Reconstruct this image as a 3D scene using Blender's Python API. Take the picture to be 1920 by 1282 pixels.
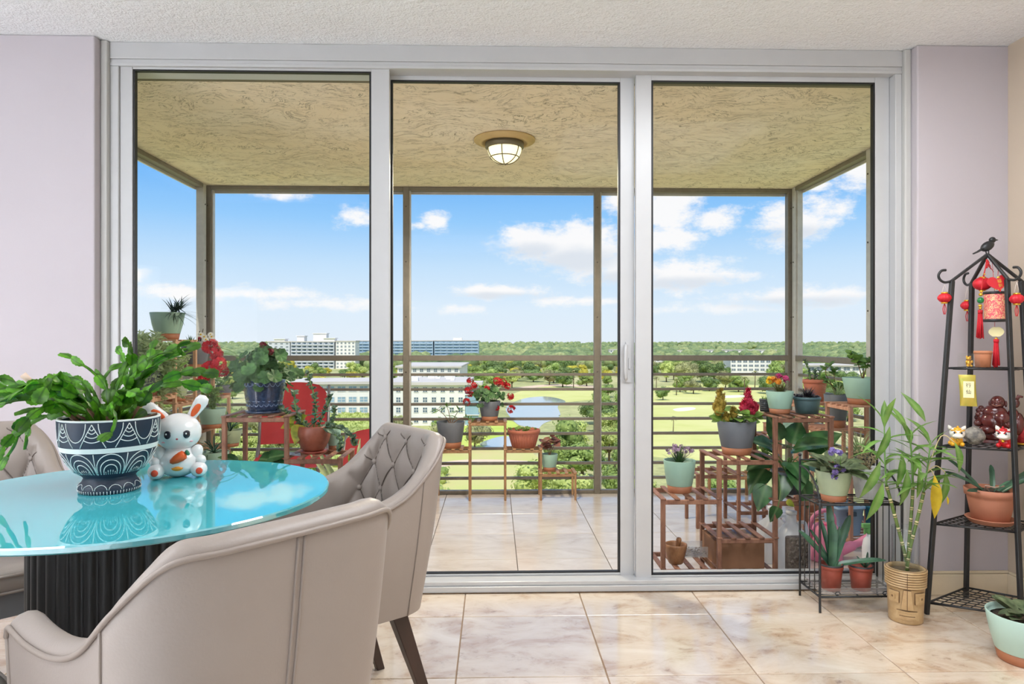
import bpy, bmesh, math, random
from mathutils import Vector, Matrix, Euler, noise

# ------------------------------------------------------------------ scene, camera, sky, sun, exposure
scene = bpy.context.scene
for o in list(bpy.data.objects):
    bpy.data.objects.remove(o, do_unlink=True)
COL = scene.collection
PI = math.pi
EYE = 1.12                       # camera height above the room floor (m)
YAW = math.radians(1.5)
F = 1280.0                       # 24 mm lens on 36 mm film, in pixels of the 1920 frame
cam_d = bpy.data.cameras.new('camera')
cam = bpy.data.objects.new('camera', cam_d)
COL.objects.link(cam)
cam_d.sensor_width = 36; cam_d.lens = 24; cam_d.clip_start = .02; cam_d.clip_end = 20000
cam.location = (0, 0, EYE)
cam.rotation_euler = (PI / 2, 0, -YAW)
scene.camera = cam

vs = scene.view_settings
vs.view_transform = 'Standard'; vs.look = 'None'; vs.gamma = 1; vs.use_curve_mapping = False
vs.exposure = 0.3
cy = scene.cycles
cy.max_bounces = 7; cy.diffuse_bounces = 4; cy.glossy_bounces = 3; cy.transmission_bounces = 5; cy.transparent_max_bounces = 12
cy.caustics_reflective = False; cy.caustics_refractive = False; cy.blur_glossy = .5; cy.sample_clamp_indirect = 6

def dirxy(px):
    u = (px - 960) / F
    s, c = math.sin(YAW), math.cos(YAW)
    return s + c * u, c - s * u
def X(px, y):                    # world x on the plane at distance y
    a, b = dirxy(px); return y * a / b
def Z(px, py, y):                # world z on the plane at distance y
    a, b = dirxy(px); return EYE + (y / b) * (641 - py) / F
def G(px, py, z=0.0):            # world x, y on the level z
    a, b = dirxy(px); t = (EYE - z) * F / (py - 641); return t * a, t * b
def XS(px, y, n):                # metres spanned by n pixels at distance y
    return n * y / F

def srgb(r, g, b):
    def c(v):
        v /= 255.0
        return v / 12.92 if v <= .04045 else ((v + .055) / 1.055) ** 2.4
    return (c(r), c(g), c(b))

# ---- world
W = bpy.data.worlds.new('sky'); scene.world = W; W.use_nodes = True
nt = W.node_tree; nt.nodes.clear()
def wn(t, **k):
    n = nt.nodes.new(t)
    for a, b in k.items(): setattr(n, a, b)
    return n
def wl(a, b): nt.links.new(a, b)
def wmath(op, a, b=None, c=None, clamp=False):
    n = wn('ShaderNodeMath', operation=op, use_clamp=clamp)
    for i, v in enumerate((a, b, c)):
        if v is None: continue
        if hasattr(v, 'node'): wl(v, n.inputs[i])
        else: n.inputs[i].default_value = v
    return n.outputs[0]
def wvec(op, a, b=None, c=None):
    n = wn('ShaderNodeVectorMath', operation=op)
    for i, v in enumerate((a, b, c)):
        if v is None: continue
        if hasattr(v, 'node'): wl(v, n.inputs[i])
        else: n.inputs[i].default_value = v
    return n.outputs[1] if op == 'LENGTH' else n.outputs[0]
def build_sky():
    tc = wn('ShaderNodeTexCoord')
    sep = wn('ShaderNodeSeparateXYZ'); wl(tc.outputs['Generated'], sep.inputs[0])
    x, y, z = sep.outputs
    el = wmath('ARCSINE', z)
    az = wmath('ARCTAN2', x, y)
    ramp = wn('ShaderNodeValToRGB'); wl(wmath('DIVIDE', el, PI / 2, clamp=True), ramp.inputs[0])
    cr = ramp.color_ramp
    stops = [(0.0, (228, 238, 249)), (.03, (222, 237, 252)), (.07, (196, 225, 252)), (.11, (150, 203, 252)),
             (.15, (110, 180, 248)), (.25, (96, 165, 240)), (.5, (84, 148, 226)), (1.0, (70, 130, 210))]
    cr.elements[0].position = 0; cr.elements[0].color = (*srgb(*stops[0][1]), 1)
    cr.elements[1].position = 1; cr.elements[1].color = (*srgb(*stops[-1][1]), 1)
    for p, c in stops[1:-1]:
        e = cr.elements.new(p); e.color = (*srgb(*c), 1)
    comb = wn('ShaderNodeCombineXYZ'); wl(az, comb.inputs[0]); wl(el, comb.inputs[1])
    st = wvec('MULTIPLY', comb.outputs[0], (1, 2.0, 1))
    def noise_at(scale, detail, rough=.6):
        n = wn('ShaderNodeTexNoise', noise_dimensions='2D'); n.inputs['Scale'].default_value = scale
        n.inputs['Detail'].default_value = detail; n.inputs['Roughness'].default_value = rough
        wl(st, n.inputs['Vector']); return n.outputs['Fac']
    n1 = noise_at(18, 5, .68)
    nz = wmath('MULTIPLY_ADD', n1, 2.4, -1.2)
    # single cumulus clouds: azimuth, elevation (rad), half width, half height, strength
    blobs = [(-.338, .212, .040, .013, 1), (-.300, .206, .028, .014, 1), (-.200, .178, .028, .016, 1),
             (-.086, .173, .023, .015, 1.15), (-.105, .168, .02, .006, .7),
             (.055, .142, .050, .026, 1.2), (.120, .137, .072, .040, 1.3), (.185, .106, .050, .024, 1),
             (.185, .2, .03, .02, .9), (.250, .190, .055, .034, 1.1), (.315, .170, .035, .018, 1), (.25, .146, .05, .02, 1.1),
             (.27, .095, .085, .022, 1.15), (.415, .158, .055, .026, 1.1), (.455, .18, .03, .02, .8), (.5, .225, .04, .03, 1), (.448, .207, .018, .011, .9),
             (-.54, .120, .04, .02, 1.05), (-.485, .084, .024, .012, 1.05), (-.40, .066, .15, .011, .8),
             (-.24, .052, .10, .010, .75), (.01, .073, .085, .0105, 1), (.13, .060, .08, .008, .8), (-.045, .047, .035, .008, .8),
             (.42, .062, .10, .014, .9), (.32, .047, .10, .008, .7)]
    dens = None; low = None
    for i, (a, e, w, h, s) in enumerate(blobs):
        w *= 1.25; h *= 1.3
        v = wvec('MULTIPLY_ADD', comb.outputs[0], (1 / w, 1 / h, 0), (-a / w, -e / h, 0))
        r = wmath('MULTIPLY_ADD', wvec('LENGTH', v), -s, s)
        dens = r if dens is None else wmath('MAXIMUM', dens, r)
    # grey bellies of the big clouds
    for a, e, w, h in [(.055, .132, .055, .014), (.120, .118, .085, .022), (.185, .092, .06, .014), (.27, .083, .09, .012), (.41, .146, .06, .012), (.01, .067, .09, .007), (.42, .053, .11, .010)]:
        v = wvec('MULTIPLY_ADD', comb.outputs[0], (1 / w, 1 / h, 0), (-a / w, -e / h, 0))
        r = wmath('MULTIPLY_ADD', wvec('LENGTH', v), -1.0, 1.0)
        low = r if low is None else wmath('MAXIMUM', low, r)
    # the rest of the sky: broken cumulus of the same kind all around
    behind = wmath('MULTIPLY_ADD', noise_at(4.2, 3, .55), 5.0, -2.35)
    mask = wmath('MAXIMUM', wmath('GREATER_THAN', wmath('ABSOLUTE', az), .66), wmath('GREATER_THAN', el, .29))
    behind = wmath('ADD', wmath('MULTIPLY', behind, mask), wmath('MULTIPLY_ADD', mask, 2.0, -2.0))
    dens = wmath('MAXIMUM', dens, behind)
    cov = wmath('MULTIPLY_ADD', nz, .75, dens)
    mr = wn('ShaderNodeMapRange', interpolation_type='SMOOTHSTEP'); wl(cov, mr.inputs['Value'])
    mr.inputs['From Min'].default_value = -.02; mr.inputs['From Max'].default_value = .72
    sh = wn('ShaderNodeMapRange', interpolation_type='SMOOTHSTEP'); wl(wmath('MULTIPLY_ADD', nz, .3, low), sh.inputs['Value'])
    sh.inputs['From Min'].default_value = -.25; sh.inputs['From Max'].default_value = .75
    cm = wn('ShaderNodeMix', data_type='RGBA'); wl(sh.outputs[0], cm.inputs['Factor'])
    cm.inputs['A'].default_value = (*srgb(253, 251, 252), 1); cm.inputs['B'].default_value = (*srgb(224, 229, 238), 1)
    hz = wn('ShaderNodeMapRange'); wl(el, hz.inputs['Value']); hz.inputs['From Min'].default_value = .0; hz.inputs['From Max'].default_value = .06; hz.inputs['To Max'].default_value = .96
    fin = wn('ShaderNodeMix', data_type='RGBA'); wl(wmath('MULTIPLY', mr.outputs[0], hz.outputs[0]), fin.inputs['Factor'])
    wl(ramp.outputs[0], fin.inputs['A']); wl(cm.outputs['Result'], fin.inputs['B'])
    bg = wn('ShaderNodeBackground'); wl(fin.outputs['Result'], bg.inputs[0]); bg.inputs[1].default_value = .84
    out = wn('ShaderNodeOutputWorld'); wl(bg.outputs[0], out.inputs[0])
build_sky()
W.cycles.sampling_method = 'MANUAL'; W.cycles.sample_map_resolution = 1024

sun_d = bpy.data.lights.new('sun', 'SUN'); sun_d.energy = 2.9; sun_d.angle = math.radians(.6); sun_d.color = (1, .95, .86)
sun = bpy.data.objects.new('sun', sun_d); COL.objects.link(sun)
sun.rotation_euler = Euler((math.radians(36), 0, math.radians(-10)), 'XYZ')      # high sun behind the building
sun.location = (0, -20, 60)

# ------------------------------------------------------------------ helpers
rnd = random.Random(7)
def R(a, b): return rnd.uniform(a, b)

class MB:
    """collects shapes, builds ONE mesh object"""
    def __init__(s): s.v = []; s.f = []; s.sm = []; s.mi = []
    def add(s, vs_, fs, smooth=False, mi=0, M=None):
        o = len(s.v)
        if M is not None: vs_ = [tuple(M @ Vector(p)) for p in vs_]
        s.v += [tuple(p) for p in vs_]
        for f in fs: s.f.append(tuple(i + o for i in f)); s.sm.append(smooth); s.mi.append(mi)
        return s
    def box(s, x0, x1, y0, y1, z0, z1, mi=0, M=None):
        v = [(x0, y0, z0), (x1, y0, z0), (x1, y1, z0), (x0, y1, z0), (x0, y0, z1), (x1, y0, z1), (x1, y1, z1), (x0, y1, z1)]
        f = [(0, 3, 2, 1), (4, 5, 6, 7), (0, 1, 5, 4), (1, 2, 6, 5), (2, 3, 7, 6), (3, 0, 4, 7)]
        return s.add(v, f, False, mi, M)
    def bar(s, a, b, w, h, mi=0, up=(0, 0, 1)):
        a, b = Vector(a), Vector(b); d = (b - a); L = d.length; d.normalize()
        u = Vector(up)
        if abs(d.dot(u)) > .98: u = Vector((0, 1, 0))
        x = d.cross(u).normalized(); u = x.cross(d).normalized()
        M = Matrix.Translation(a) @ Matrix((x, d, u)).transposed().to_4x4()
        return s.box(-w / 2, w / 2, 0, L, -h / 2, h / 2, mi, M)
    def tube(s, pts, r, n=8, caps=True, closed=False, mi=0, smooth=True, flat=1.0):
        pts = [Vector(p) for p in pts]; m = len(pts)
        rr = r if isinstance(r, (list, tuple)) else [r] * m
        verts = []; prev = None
        for i, p in enumerate(pts):
            if closed: t = pts[(i + 1) % m] - pts[i - 1]
            else: t = pts[min(i + 1, m - 1)] - pts[max(i - 1, 0)]
            if t.length < 1e-9: t = Vector((0, 0, 1))
            t.normalize()
            if prev is None:
                u = Vector((0, 0, 1)) if abs(t.z) < .9 else Vector((1, 0, 0))
                a = t.cross(u).normalized()
            else:
                a = prev - t * prev.dot(t)
                if a.length < 1e-6: a = t.orthogonal()
                a.normalize()
            prev = a; b = t.cross(a)
            for k in range(n):
                q = 2 * PI * k / n
                verts.append(p + (a * math.cos(q) + b * math.sin(q) * flat) * rr[i])
        fs = []
        for i in range(m if closed else m - 1):
            j = (i + 1) % m
            for k in range(n):
                k2 = (k + 1) % n
                fs.append((i * n + k, i * n + k2, j * n + k2, j * n + k))
        if caps and not closed:
            fs.append(tuple(range(n - 1, -1, -1))); fs.append(tuple((m - 1) * n + k for k in range(n)))
        return s.add(verts, fs, smooth, mi)
    def lathe(s, prof, n=28, c=(0, 0, 0), mi=0, smooth=True, M=None, rfun=None, closed_ends=True):
        verts = []; m = len(prof)
        for i, (r, z) in enumerate(prof):
            for k in range(n):
                q = 2 * PI * k / n
                q_r = max(r, 1e-5) * (rfun(q, i) if rfun else 1)
                verts.append((c[0] + q_r * math.cos(q), c[1] + q_r * math.sin(q), c[2] + z))
        fs = []
        for i in range(m - 1):
            for k in range(n):
                k2 = (k + 1) % n
                fs.append((i * n + k, i * n + k2, (i + 1) * n + k2, (i + 1) * n + k))
        if closed_ends:
            fs.append(tuple(range(n - 1, -1, -1))); fs.append(tuple((m - 1) * n + k for k in range(n)))
        return s.add(verts, fs, smooth, mi, M)
    def ball(s, c, r, nu=14, nv=9, mi=0, M=None, fun=None):
        if not isinstance(r, (list, tuple)): r = (r, r, r)
        verts = [(0, 0, -1)]
        for j in range(1, nv):
            a = -PI / 2 + PI * j / nv
            for k in range(nu):
                q = 2 * PI * k / nu
                verts.append((math.cos(a) * math.cos(q), math.cos(a) * math.sin(q), math.sin(a)))
        verts.append((0, 0, 1))
        fs = [(0, 1 + (k + 1) % nu, 1 + k) for k in range(nu)]
        for j in range(nv - 2):
            for k in range(nu):
                k2 = (k + 1) % nu
                fs.append((1 + j * nu + k, 1 + j * nu + k2, 1 + (j + 1) * nu + k2, 1 + (j + 1) * nu + k))
        t = len(verts) - 1; b = 1 + (nv - 2) * nu
        fs += [(b + k, b + (k + 1) % nu, t) for k in range(nu)]
        out = []
        for p in verts:
            k = fun(Vector(p)) if fun else 1
            q = Vector((p[0] * r[0] * k, p[1] * r[1] * k, p[2] * r[2] * k))
            if M is not None: q = M @ q
            out.append((q.x + c[0], q.y + c[1], q.z + c[2]))
        return s.add(out, fs, True, mi)
    def poly(s, pts, z0, z1, mi=0, M=None, smooth=False):           # prism from an outline in xy
        n = len(pts)
        v = [(p[0], p[1], z0) for p in pts] + [(p[0], p[1], z1) for p in pts]
        f = [tuple(range(n - 1, -1, -1)), tuple(range(n, 2 * n))] + [(i, (i + 1) % n, n + (i + 1) % n, n + i) for i in range(n)]
        return s.add(v, f, smooth, mi, M)
    def grid(s, rows, smooth=True, mi=0, closed_u=False, flip=False):   # rows of points
        n = len(rows[0]); v = [p for r in rows for p in r]; f = []
        for i in range(len(rows) - 1):
            for k in range(n if closed_u else n - 1):
                k2 = (k + 1) % n
                q = (i * n + k, i * n + k2, (i + 1) * n + k2, (i + 1) * n + k)
                f.append(q[::-1] if flip else q)
        return s.add(v, f, smooth, mi)
    def mesh(s, name, mats, bevel=0, seg=2, autosmooth=None):
        me = bpy.data.meshes.new(name)
        me.from_pydata(s.v, [], s.f)
        if not isinstance(mats, (list, tuple)): mats = [mats]
        for m in mats: me.materials.append(m)
        me.polygons.foreach_set('use_smooth', s.sm)
        me.polygons.foreach_set('material_index', s.mi)
        if bevel:
            bm = bmesh.new(); bm.from_mesh(me)
            bmesh.ops.remove_doubles(bm, verts=bm.verts, dist=1e-6)
            es = [e for e in bm.edges if len(e.link_faces) == 2 and e.calc_face_angle(0) > .6]
            bmesh.ops.bevel(bm, geom=es, offset=bevel, segments=seg, profile=.5, affect='EDGES', clamp_overlap=True)
            bm.to_mesh(me); bm.free()
        me.update()
        return me
    def build(s, name, mats, parent=None, bevel=0, seg=2, loc=None, rot=None):
        return link(name, s.mesh(name, mats, bevel, seg), parent, loc, rot)

def link(name, me, parent=None, loc=None, rot=None, M=None):
    o = bpy.data.objects.new(name, me); COL.objects.link(o)
    if parent is not None: o.parent = parent
    if M is not None: o.matrix_local = M
    if loc is not None: o.location = loc
    if rot is not None: o.rotation_euler = rot
    return o
def tag(o, label, cat, group=None, kind=None):
    o['label'] = label
    if cat: o['category'] = cat
    if group: o['group'] = group
    if kind: o['kind'] = kind
    return o
def thing(name, label, cat, loc=(0, 0, 0), rotz=0, group=None):
    o = bpy.data.objects.new(name, None); COL.objects.link(o)
    o.empty_display_size = .05
    o.location = loc; o.rotation_euler = (0, 0, rotz)
    return tag(o, label, cat, group)
def struct(o, label=None):
    o['kind'] = 'structure'
    if label: o['label'] = label
    return o
def stuff(o):
    o['kind'] = 'stuff'; return o
def copy_tree(o, parent=None):
    c = o.copy(); COL.objects.link(c); c.parent = parent
    for ch in list(o.children): copy_tree(ch, c)
    return c
def smoothpath(pts, n=6):                      # Catmull-Rom through points
    P = [Vector(p) for p in pts]; out = []
    for i in range(len(P) - 1):
        a = P[max(i - 1, 0)]; b = P[i]; c = P[i + 1]; d = P[min(i + 2, len(P) - 1)]
        for k in range(n):
            t = k / n
            out.append(.5 * ((2 * b) + (c - a) * t + (2 * a - 5 * b + 4 * c - d) * t * t + (3 * b - a - 3 * c + d) * t ** 3))
    out.append(P[-1]); return out
def aim(base, d, up=(0, 0, 1), sx=1, sy=1, sz=1):     # matrix: local +Y along d, local +Z towards up
    d = Vector(d).normalized(); u = Vector(up)
    x = d.cross(u)
    if x.length < 1e-4: x = d.orthogonal()
    x.normalize(); u = x.cross(d)
    return Matrix.Translation(Vector(base)) @ Matrix((x, d, u)).transposed().to_4x4() @ Matrix.Diagonal((sx, sy, sz, 1))

# ------------------------------------------------------------------ materials
MATS = {}
def newmat(name):
    m = bpy.data.materials.new(name); m.use_nodes = True
    t = m.node_tree; t.nodes.clear()
    out = t.nodes.new('ShaderNodeOutputMaterial'); b = t.nodes.new('ShaderNodeBsdfPrincipled')
    t.links.new(b.outputs[0], out.inputs[0]); return m, t, b, out
def N(t, kind, ins=None, **k):
    n = t.nodes.new(kind)
    for a, b in k.items(): setattr(n, a, b)
    for a, b in (ins or {}).items():
        if hasattr(b, 'node'): t.links.new(b, n.inputs[a])
        else: n.inputs[a].default_value = b
    return n
def ramp(t, fac, stops):
    n = t.nodes.new('ShaderNodeValToRGB'); t.links.new(fac, n.inputs[0]); cr = n.color_ramp
    while len(cr.elements) < len(stops): cr.elements.new(.5)
    for e, (p, c) in zip(cr.elements, stops): e.position = p; e.color = (*c, 1)
    return n.outputs[0]
def pos(t, scale=(1, 1, 1), obj=False):
    if obj: src = N(t, 'ShaderNodeTexCoord').outputs['Object']
    else: src = N(t, 'ShaderNodeNewGeometry').outputs['Position']
    return N(t, 'ShaderNodeMapping', {'Vector': src, 'Scale': scale}).outputs[0]
def setp(b, **k):
    names = {'rough': 'Roughness', 'metal': 'Metallic', 'ior': 'IOR', 'coat': 'Coat Weight', 'coat_rough': 'Coat Roughness', 'spec': 'Specular IOR Level',
             'trans': 'Transmission Weight', 'alpha': 'Alpha', 'sheen': 'Sheen Weight'}
    for a, v in k.items(): b.inputs[names[a]].default_value = v
def mat(name, col, var=0, scale=12, bump=0, bscale=40, col2=None, obj=False, rand=0, detail=4, stretch=(1, 1, 1), **k):
    """plain procedural material: colour, mottling by noise, fine relief"""
    if name in MATS: return MATS[name]
    m, t, b, out = newmat(name); col = tuple(col)
    k.setdefault('rough', .5); setp(b, **k)
    if var or col2 or bump or rand:
        p = pos(t, stretch, obj)
    if var or col2:
        nz = N(t, 'ShaderNodeTexNoise', {'Vector': p, 'Scale': scale, 'Detail': detail, 'Roughness': .6}).outputs['Fac']
        c2 = tuple(col2) if col2 else tuple(c * (1 + var) for c in col)
        c1 = col if col2 else tuple(c * (1 - var) for c in col)
        c = ramp(t, nz, [(.3, c1), (.7, c2)])
    else: c = None
    if rand:
        oi = N(t, 'ShaderNodeObjectInfo').outputs['Random']
        v = N(t, 'ShaderNodeMapRange', {'Value': oi, 'To Min': 1 - rand, 'To Max': 1 + rand}).outputs[0]
        hs = N(t, 'ShaderNodeHueSaturation', {'Value': v, 'Color': c if c else (*col, 1)}); c = hs.outputs[0]
    if c: t.links.new(c, b.inputs['Base Color'])
    else: b.inputs['Base Color'].default_value = (*col, 1)
    if bump:
        bn = N(t, 'ShaderNodeTexNoise', {'Vector': p, 'Scale': bscale, 'Detail': 3}).outputs['Fac']
        bp = N(t, 'ShaderNodeBump', {'Height': bn, 'Strength': bump, 'Distance': .01}); t.links.new(bp.outputs[0], b.inputs['Normal'])
    MATS[name] = m; return m
def leafmat(name, col, col2=None, rough=.4, transl=.3, scale=30, rand=.25, vein=None):
    """thin leaf: glossy front, some light through it"""
    if name in MATS: return MATS[name]
    m, t, b, out = newmat(name); setp(b, rough=rough)
    p = pos(t)
    nz = N(t, 'ShaderNodeTexNoise', {'Vector': p, 'Scale': scale, 'Detail': 3}).outputs['Fac']
    c = ramp(t, nz, [(.3, tuple(x * .75 for x in col)), (.7, col2 or tuple(x * 1.25 for x in col))])
    if rand:
        oi = N(t, 'ShaderNodeObjectInfo').outputs['Random']
        v = N(t, 'ShaderNodeMapRange', {'Value': oi, 'To Min': 1 - rand, 'To Max': 1 + rand}).outputs[0]
        c = N(t, 'ShaderNodeHueSaturation', {'Value': v, 'Color': c}).outputs[0]
    if vein:                                      # paler / darker midrib along local y
        tc = N(t, 'ShaderNodeTexCoord').outputs['Object']
        sx = N(t, 'ShaderNodeSeparateXYZ', {0: tc}).outputs[0]
        w = N(t, 'ShaderNodeMath', {0: sx}, operation='ABSOLUTE').outputs[0]
        f = N(t, 'ShaderNodeMapRange', {'Value': w, 'From Min': .0, 'From Max': .10, 'To Min': vein[1], 'To Max': 0}).outputs[0]
        mx = N(t, 'ShaderNodeMix', {'Factor': f, 'B': (*vein[0], 1)}, data_type='RGBA')
        t.links.new(c, mx.inputs['A']); c = mx.outputs['Result']
    t.links.new(c, b.inputs['Base Color'])
    tr = N(t, 'ShaderNodeBsdfTranslucent', {'Color': c})
    mx = N(t, 'ShaderNodeMixShader', {0: transl, 1: b.outputs[0], 2: tr.outputs[0]})
    t.links.new(mx.outputs[0], out.inputs[0])
    MATS[name] = m; return m
def emit(name, col, s):
    if name in MATS: return MATS[name]
    m, t, b, out = newmat(name)
    b.inputs['Base Color'].default_value = (*col, 1); b.inputs['Emission Color'].default_value = (*col, 1); b.inputs['Emission Strength'].default_value = s
    MATS[name] = m; return m
def clear(name, tint=(1, 1, 1), ior=1.3, rough=0.0, body=0.0, bodycol=(1, 1, 1)):
    """thin clear pane or film: fresnel mirror over a see-through sheet"""
    if name in MATS: return MATS[name]
    m, t, b, out = newmat(name)
    tr = N(t, 'ShaderNodeBsdfTransparent', {'Color': (*tint, 1)})
    gl = N(t, 'ShaderNodeBsdfGlossy', {'Roughness': rough})
    f0 = ((ior - 1) / (ior + 1)) ** 2
    lwt = N(t, 'ShaderNodeLayerWeight', {'Blend': .5}).outputs['Facing']          # Schlick's fresnel, the same from both sides of the sheet
    p5 = N(t, 'ShaderNodeMath', {0: lwt, 1: 5.0}, operation='POWER').outputs[0]
    fr = N(t, 'ShaderNodeMath', {0: p5, 1: (1 - f0) * .6, 2: f0}, operation='MULTIPLY_ADD')
    base = tr.outputs[0]
    if body:
        df = N(t, 'ShaderNodeBsdfDiffuse', {'Color': (*bodycol, 1)}); tl = N(t, 'ShaderNodeBsdfTranslucent', {'Color': (*bodycol, 1)})
        dd = N(t, 'ShaderNodeMixShader', {0: .5, 1: df.outputs[0], 2: tl.outputs[0]})
        base = N(t, 'ShaderNodeMixShader', {0: body, 1: tr.outputs[0], 2: dd.outputs[0]}).outputs[0]
    mx = N(t, 'ShaderNodeMixShader', {0: fr.outputs[0], 1: base, 2: gl.outputs[0]})
    t.links.new(mx.outputs[0], out.inputs[0])
    MATS[name] = m; return m
# ------------------------------------------------------------------ setting: room shell
CEIL = 2.44; YW = 2.985; YF = 3.045; XL, XR = -1.72, 1.88; XWALL = 2.29
DECK = -0.10; YRAIL = 5.495; BXL, BXR = X(392, YRAIL), X(1480, YRAIL); BCEIL = 2.36

def m_popcorn():
    m, t, b, out = newmat('popcorn_ceiling'); setp(b, rough=.95)
    p = pos(t)
    n = N(t, 'ShaderNodeTexNoise', {'Vector': p, 'Scale': 95, 'Detail': 3, 'Roughness': .6}).outputs['Fac']
    n2 = N(t, 'ShaderNodeTexNoise', {'Vector': p, 'Scale': 30, 'Detail': 2}).outputs['Fac']
    h = N(t, 'ShaderNodeMath', {0: n, 1: n2}, operation='ADD').outputs[0]
    t.links.new(ramp(t, n, [(.35, (.88, .90, .93)), (.6, (.95, .97, 1.0))]), b.inputs['Base Color'])
    bp = N(t, 'ShaderNodeBump', {'Height': h, 'Strength': .55, 'Distance': .02}); t.links.new(bp.outputs[0], b.inputs['Normal'])
    return m
def m_stucco():
    m, t, b, out = newmat('troweled_stucco'); setp(b, rough=.85)
    p0 = pos(t)
    wz = N(t, 'ShaderNodeTexNoise', {'Vector': p0, 'Scale': 2.2, 'Detail': 3}).outputs['Color']
    wv = N(t, 'ShaderNodeVectorMath', {0: wz, 1: (.5, .5, .5)}, operation='SUBTRACT').outputs[0]
    wv = N(t, 'ShaderNodeVectorMath', {0: wv, 'Scale': .55}, operation='SCALE').outputs[0]
    p = N(t, 'ShaderNodeVectorMath', {0: p0, 1: wv}, operation='ADD').outputs[0]
    def cracks(sx, sy, width, moff, mlo, mhi):
        q = N(t, 'ShaderNodeMapping', {'Vector': p, 'Scale': (sx, sy, 1), 'Location': (moff, moff, 0)}).outputs[0]
        n = N(t, 'ShaderNodeTexNoise', {'Vector': q, 'Scale': 1.0, 'Detail': 4, 'Roughness': .62}).outputs['Fac']
        a = N(t, 'ShaderNodeMath', {0: n, 1: .5}, operation='SUBTRACT').outputs[0]
        a = N(t, 'ShaderNodeMath', {0: a}, operation='ABSOLUTE').outputs[0]
        c = N(t, 'ShaderNodeMapRange', {'Value': a, 'From Min': 0, 'From Max': width, 'To Min': 1, 'To Max': 0}).outputs[0]
        mk = N(t, 'ShaderNodeTexNoise', {'Vector': p, 'Scale': 7 + moff, 'Detail': 3}).outputs['Fac']
        mk = N(t, 'ShaderNodeMapRange', {'Value': mk, 'From Min': mlo, 'From Max': mhi}).outputs[0]
        return N(t, 'ShaderNodeMath', {0: c, 1: mk}, operation='MULTIPLY').outputs[0]
    c1 = cracks(6, 22, .016, 1.3, .40, .56); c2 = cracks(11, 42, .020, 4.1, .42, .58)
    c = N(t, 'ShaderNodeMath', {0: c1, 1: c2}, operation='MAXIMUM', use_clamp=True).outputs[0]
    base = ramp(t, N(t, 'ShaderNodeTexNoise', {'Vector': p0, 'Scale': 1.6, 'Detail': 4}).outputs['Fac'], [(.3, (.95, .80, .60)), (.7, (.97, .87, .73))])
    mx = N(t, 'ShaderNodeMix', {'Factor': N(t, 'ShaderNodeMath', {0: c, 1: .75}, operation='MULTIPLY').outputs[0], 'A': base, 'B': (.22, .16, .08, 1)}, data_type='RGBA')
    t.links.new(mx.outputs['Result'], b.inputs['Base Color'])
    inv = N(t, 'ShaderNodeMath', {0: 1.0, 1: c}, operation='SUBTRACT').outputs[0]
    bp = N(t, 'ShaderNodeBump', {'Height': inv, 'Strength': .6, 'Distance': .006}); t.links.new(bp.outputs[0], b.inputs['Normal'])
    return m
def m_tile(name, c1, c2, c3, rough, stain):
    m, t, b, out = newmat(name); setp(b, rough=rough, spec=.6)
    oi = N(t, 'ShaderNodeObjectInfo').outputs['Random']
    off = N(t, 'ShaderNodeVectorMath', {0: (17., 31., 7.), 'Scale': 1.0}, operation='SCALE'); t.links.new(oi, off.inputs['Scale'])
    p = N(t, 'ShaderNodeVectorMath', {0: pos(t, (1, 1.7, 1)), 1: off.outputs[0]}, operation='ADD').outputs[0]
    n1 = N(t, 'ShaderNodeTexNoise', {'Vector': p, 'Scale': 4.5, 'Detail': 8, 'Roughness': .62, 'Distortion': .6}).outputs['Fac']
    n2 = N(t, 'ShaderNodeTexNoise', {'Vector': p, 'Scale': 22, 'Detail': 6, 'Roughness': .7, 'Distortion': .4}).outputs['Fac']
    base = ramp(t, n1, [(.28, c1), (.5, c2), (.72, c3)])
    sp = N(t, 'ShaderNodeMapRange', {'Value': n2, 'From Min': .56, 'From Max': .72, 'To Min': 0, 'To Max': stain}).outputs[0]
    mk = N(t, 'ShaderNodeMapRange', {'Value': n1, 'From Min': .4, 'From Max': .56, 'To Min': 1, 'To Max': .1}).outputs[0]
    sp = N(t, 'ShaderNodeMath', {0: sp, 1: mk}, operation='MULTIPLY').outputs[0]
    mx = N(t, 'ShaderNodeMix', {'Factor': sp, 'A': base, 'B': (c1[0] * .38, c1[1] * .32, c1[2] * .28, 1)}, data_type='RGBA')
    v = N(t, 'ShaderNodeMapRange', {'Value': oi, 'To Min': .93, 'To Max': 1.07}).outputs[0]
    hs = N(t, 'ShaderNodeHueSaturation', {'Value': v, 'Color': mx.outputs['Result']})
    t.links.new(hs.outputs[0], b.inputs['Base Color'])
    t.links.new(N(t, 'ShaderNodeMapRange', {'Value': n2, 'To Min': rough * .75, 'To Max': rough * 1.35}).outputs[0], b.inputs['Roughness'])
    bp = N(t, 'ShaderNodeBump', {'Height': n2, 'Strength': .06, 'Distance': .01}); t.links.new(bp.outputs[0], b.inputs['Normal'])
    return m
mPink = mat('pink_wall_paint', srgb(193, 186, 191), var=.015, scale=2, bump=.03, bscale=160, rough=.75)
mBeige = mat('beige_wall_paint', srgb(204, 188, 168), var=.02, scale=2, bump=.03, bscale=160, rough=.75)
mWhite = mat('white_frame_paint', (.53, .535, .54), var=.02, scale=9, rough=.32)
mRoomW = mat('white_room_paint', (.88, .89, .90), rough=.8, var=.01)
mCream = mat('cream_baseboard', srgb(228, 213, 186), var=.02, rough=.45)
mCasing = mat('ivory_casing', (.53, .525, .505), rough=.4, var=.01)
mPop = m_popcorn(); mStucco = m_stucco()
mTile = m_tile('travertine_tile', srgb(182, 150, 120), srgb(216, 199, 179), srgb(230, 218, 203), .16, .75)
mTile2 = m_tile('balcony_tile', srgb(208, 192, 176), srgb(224, 211, 198), srgb(234, 224, 213), .22, .25)
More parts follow.
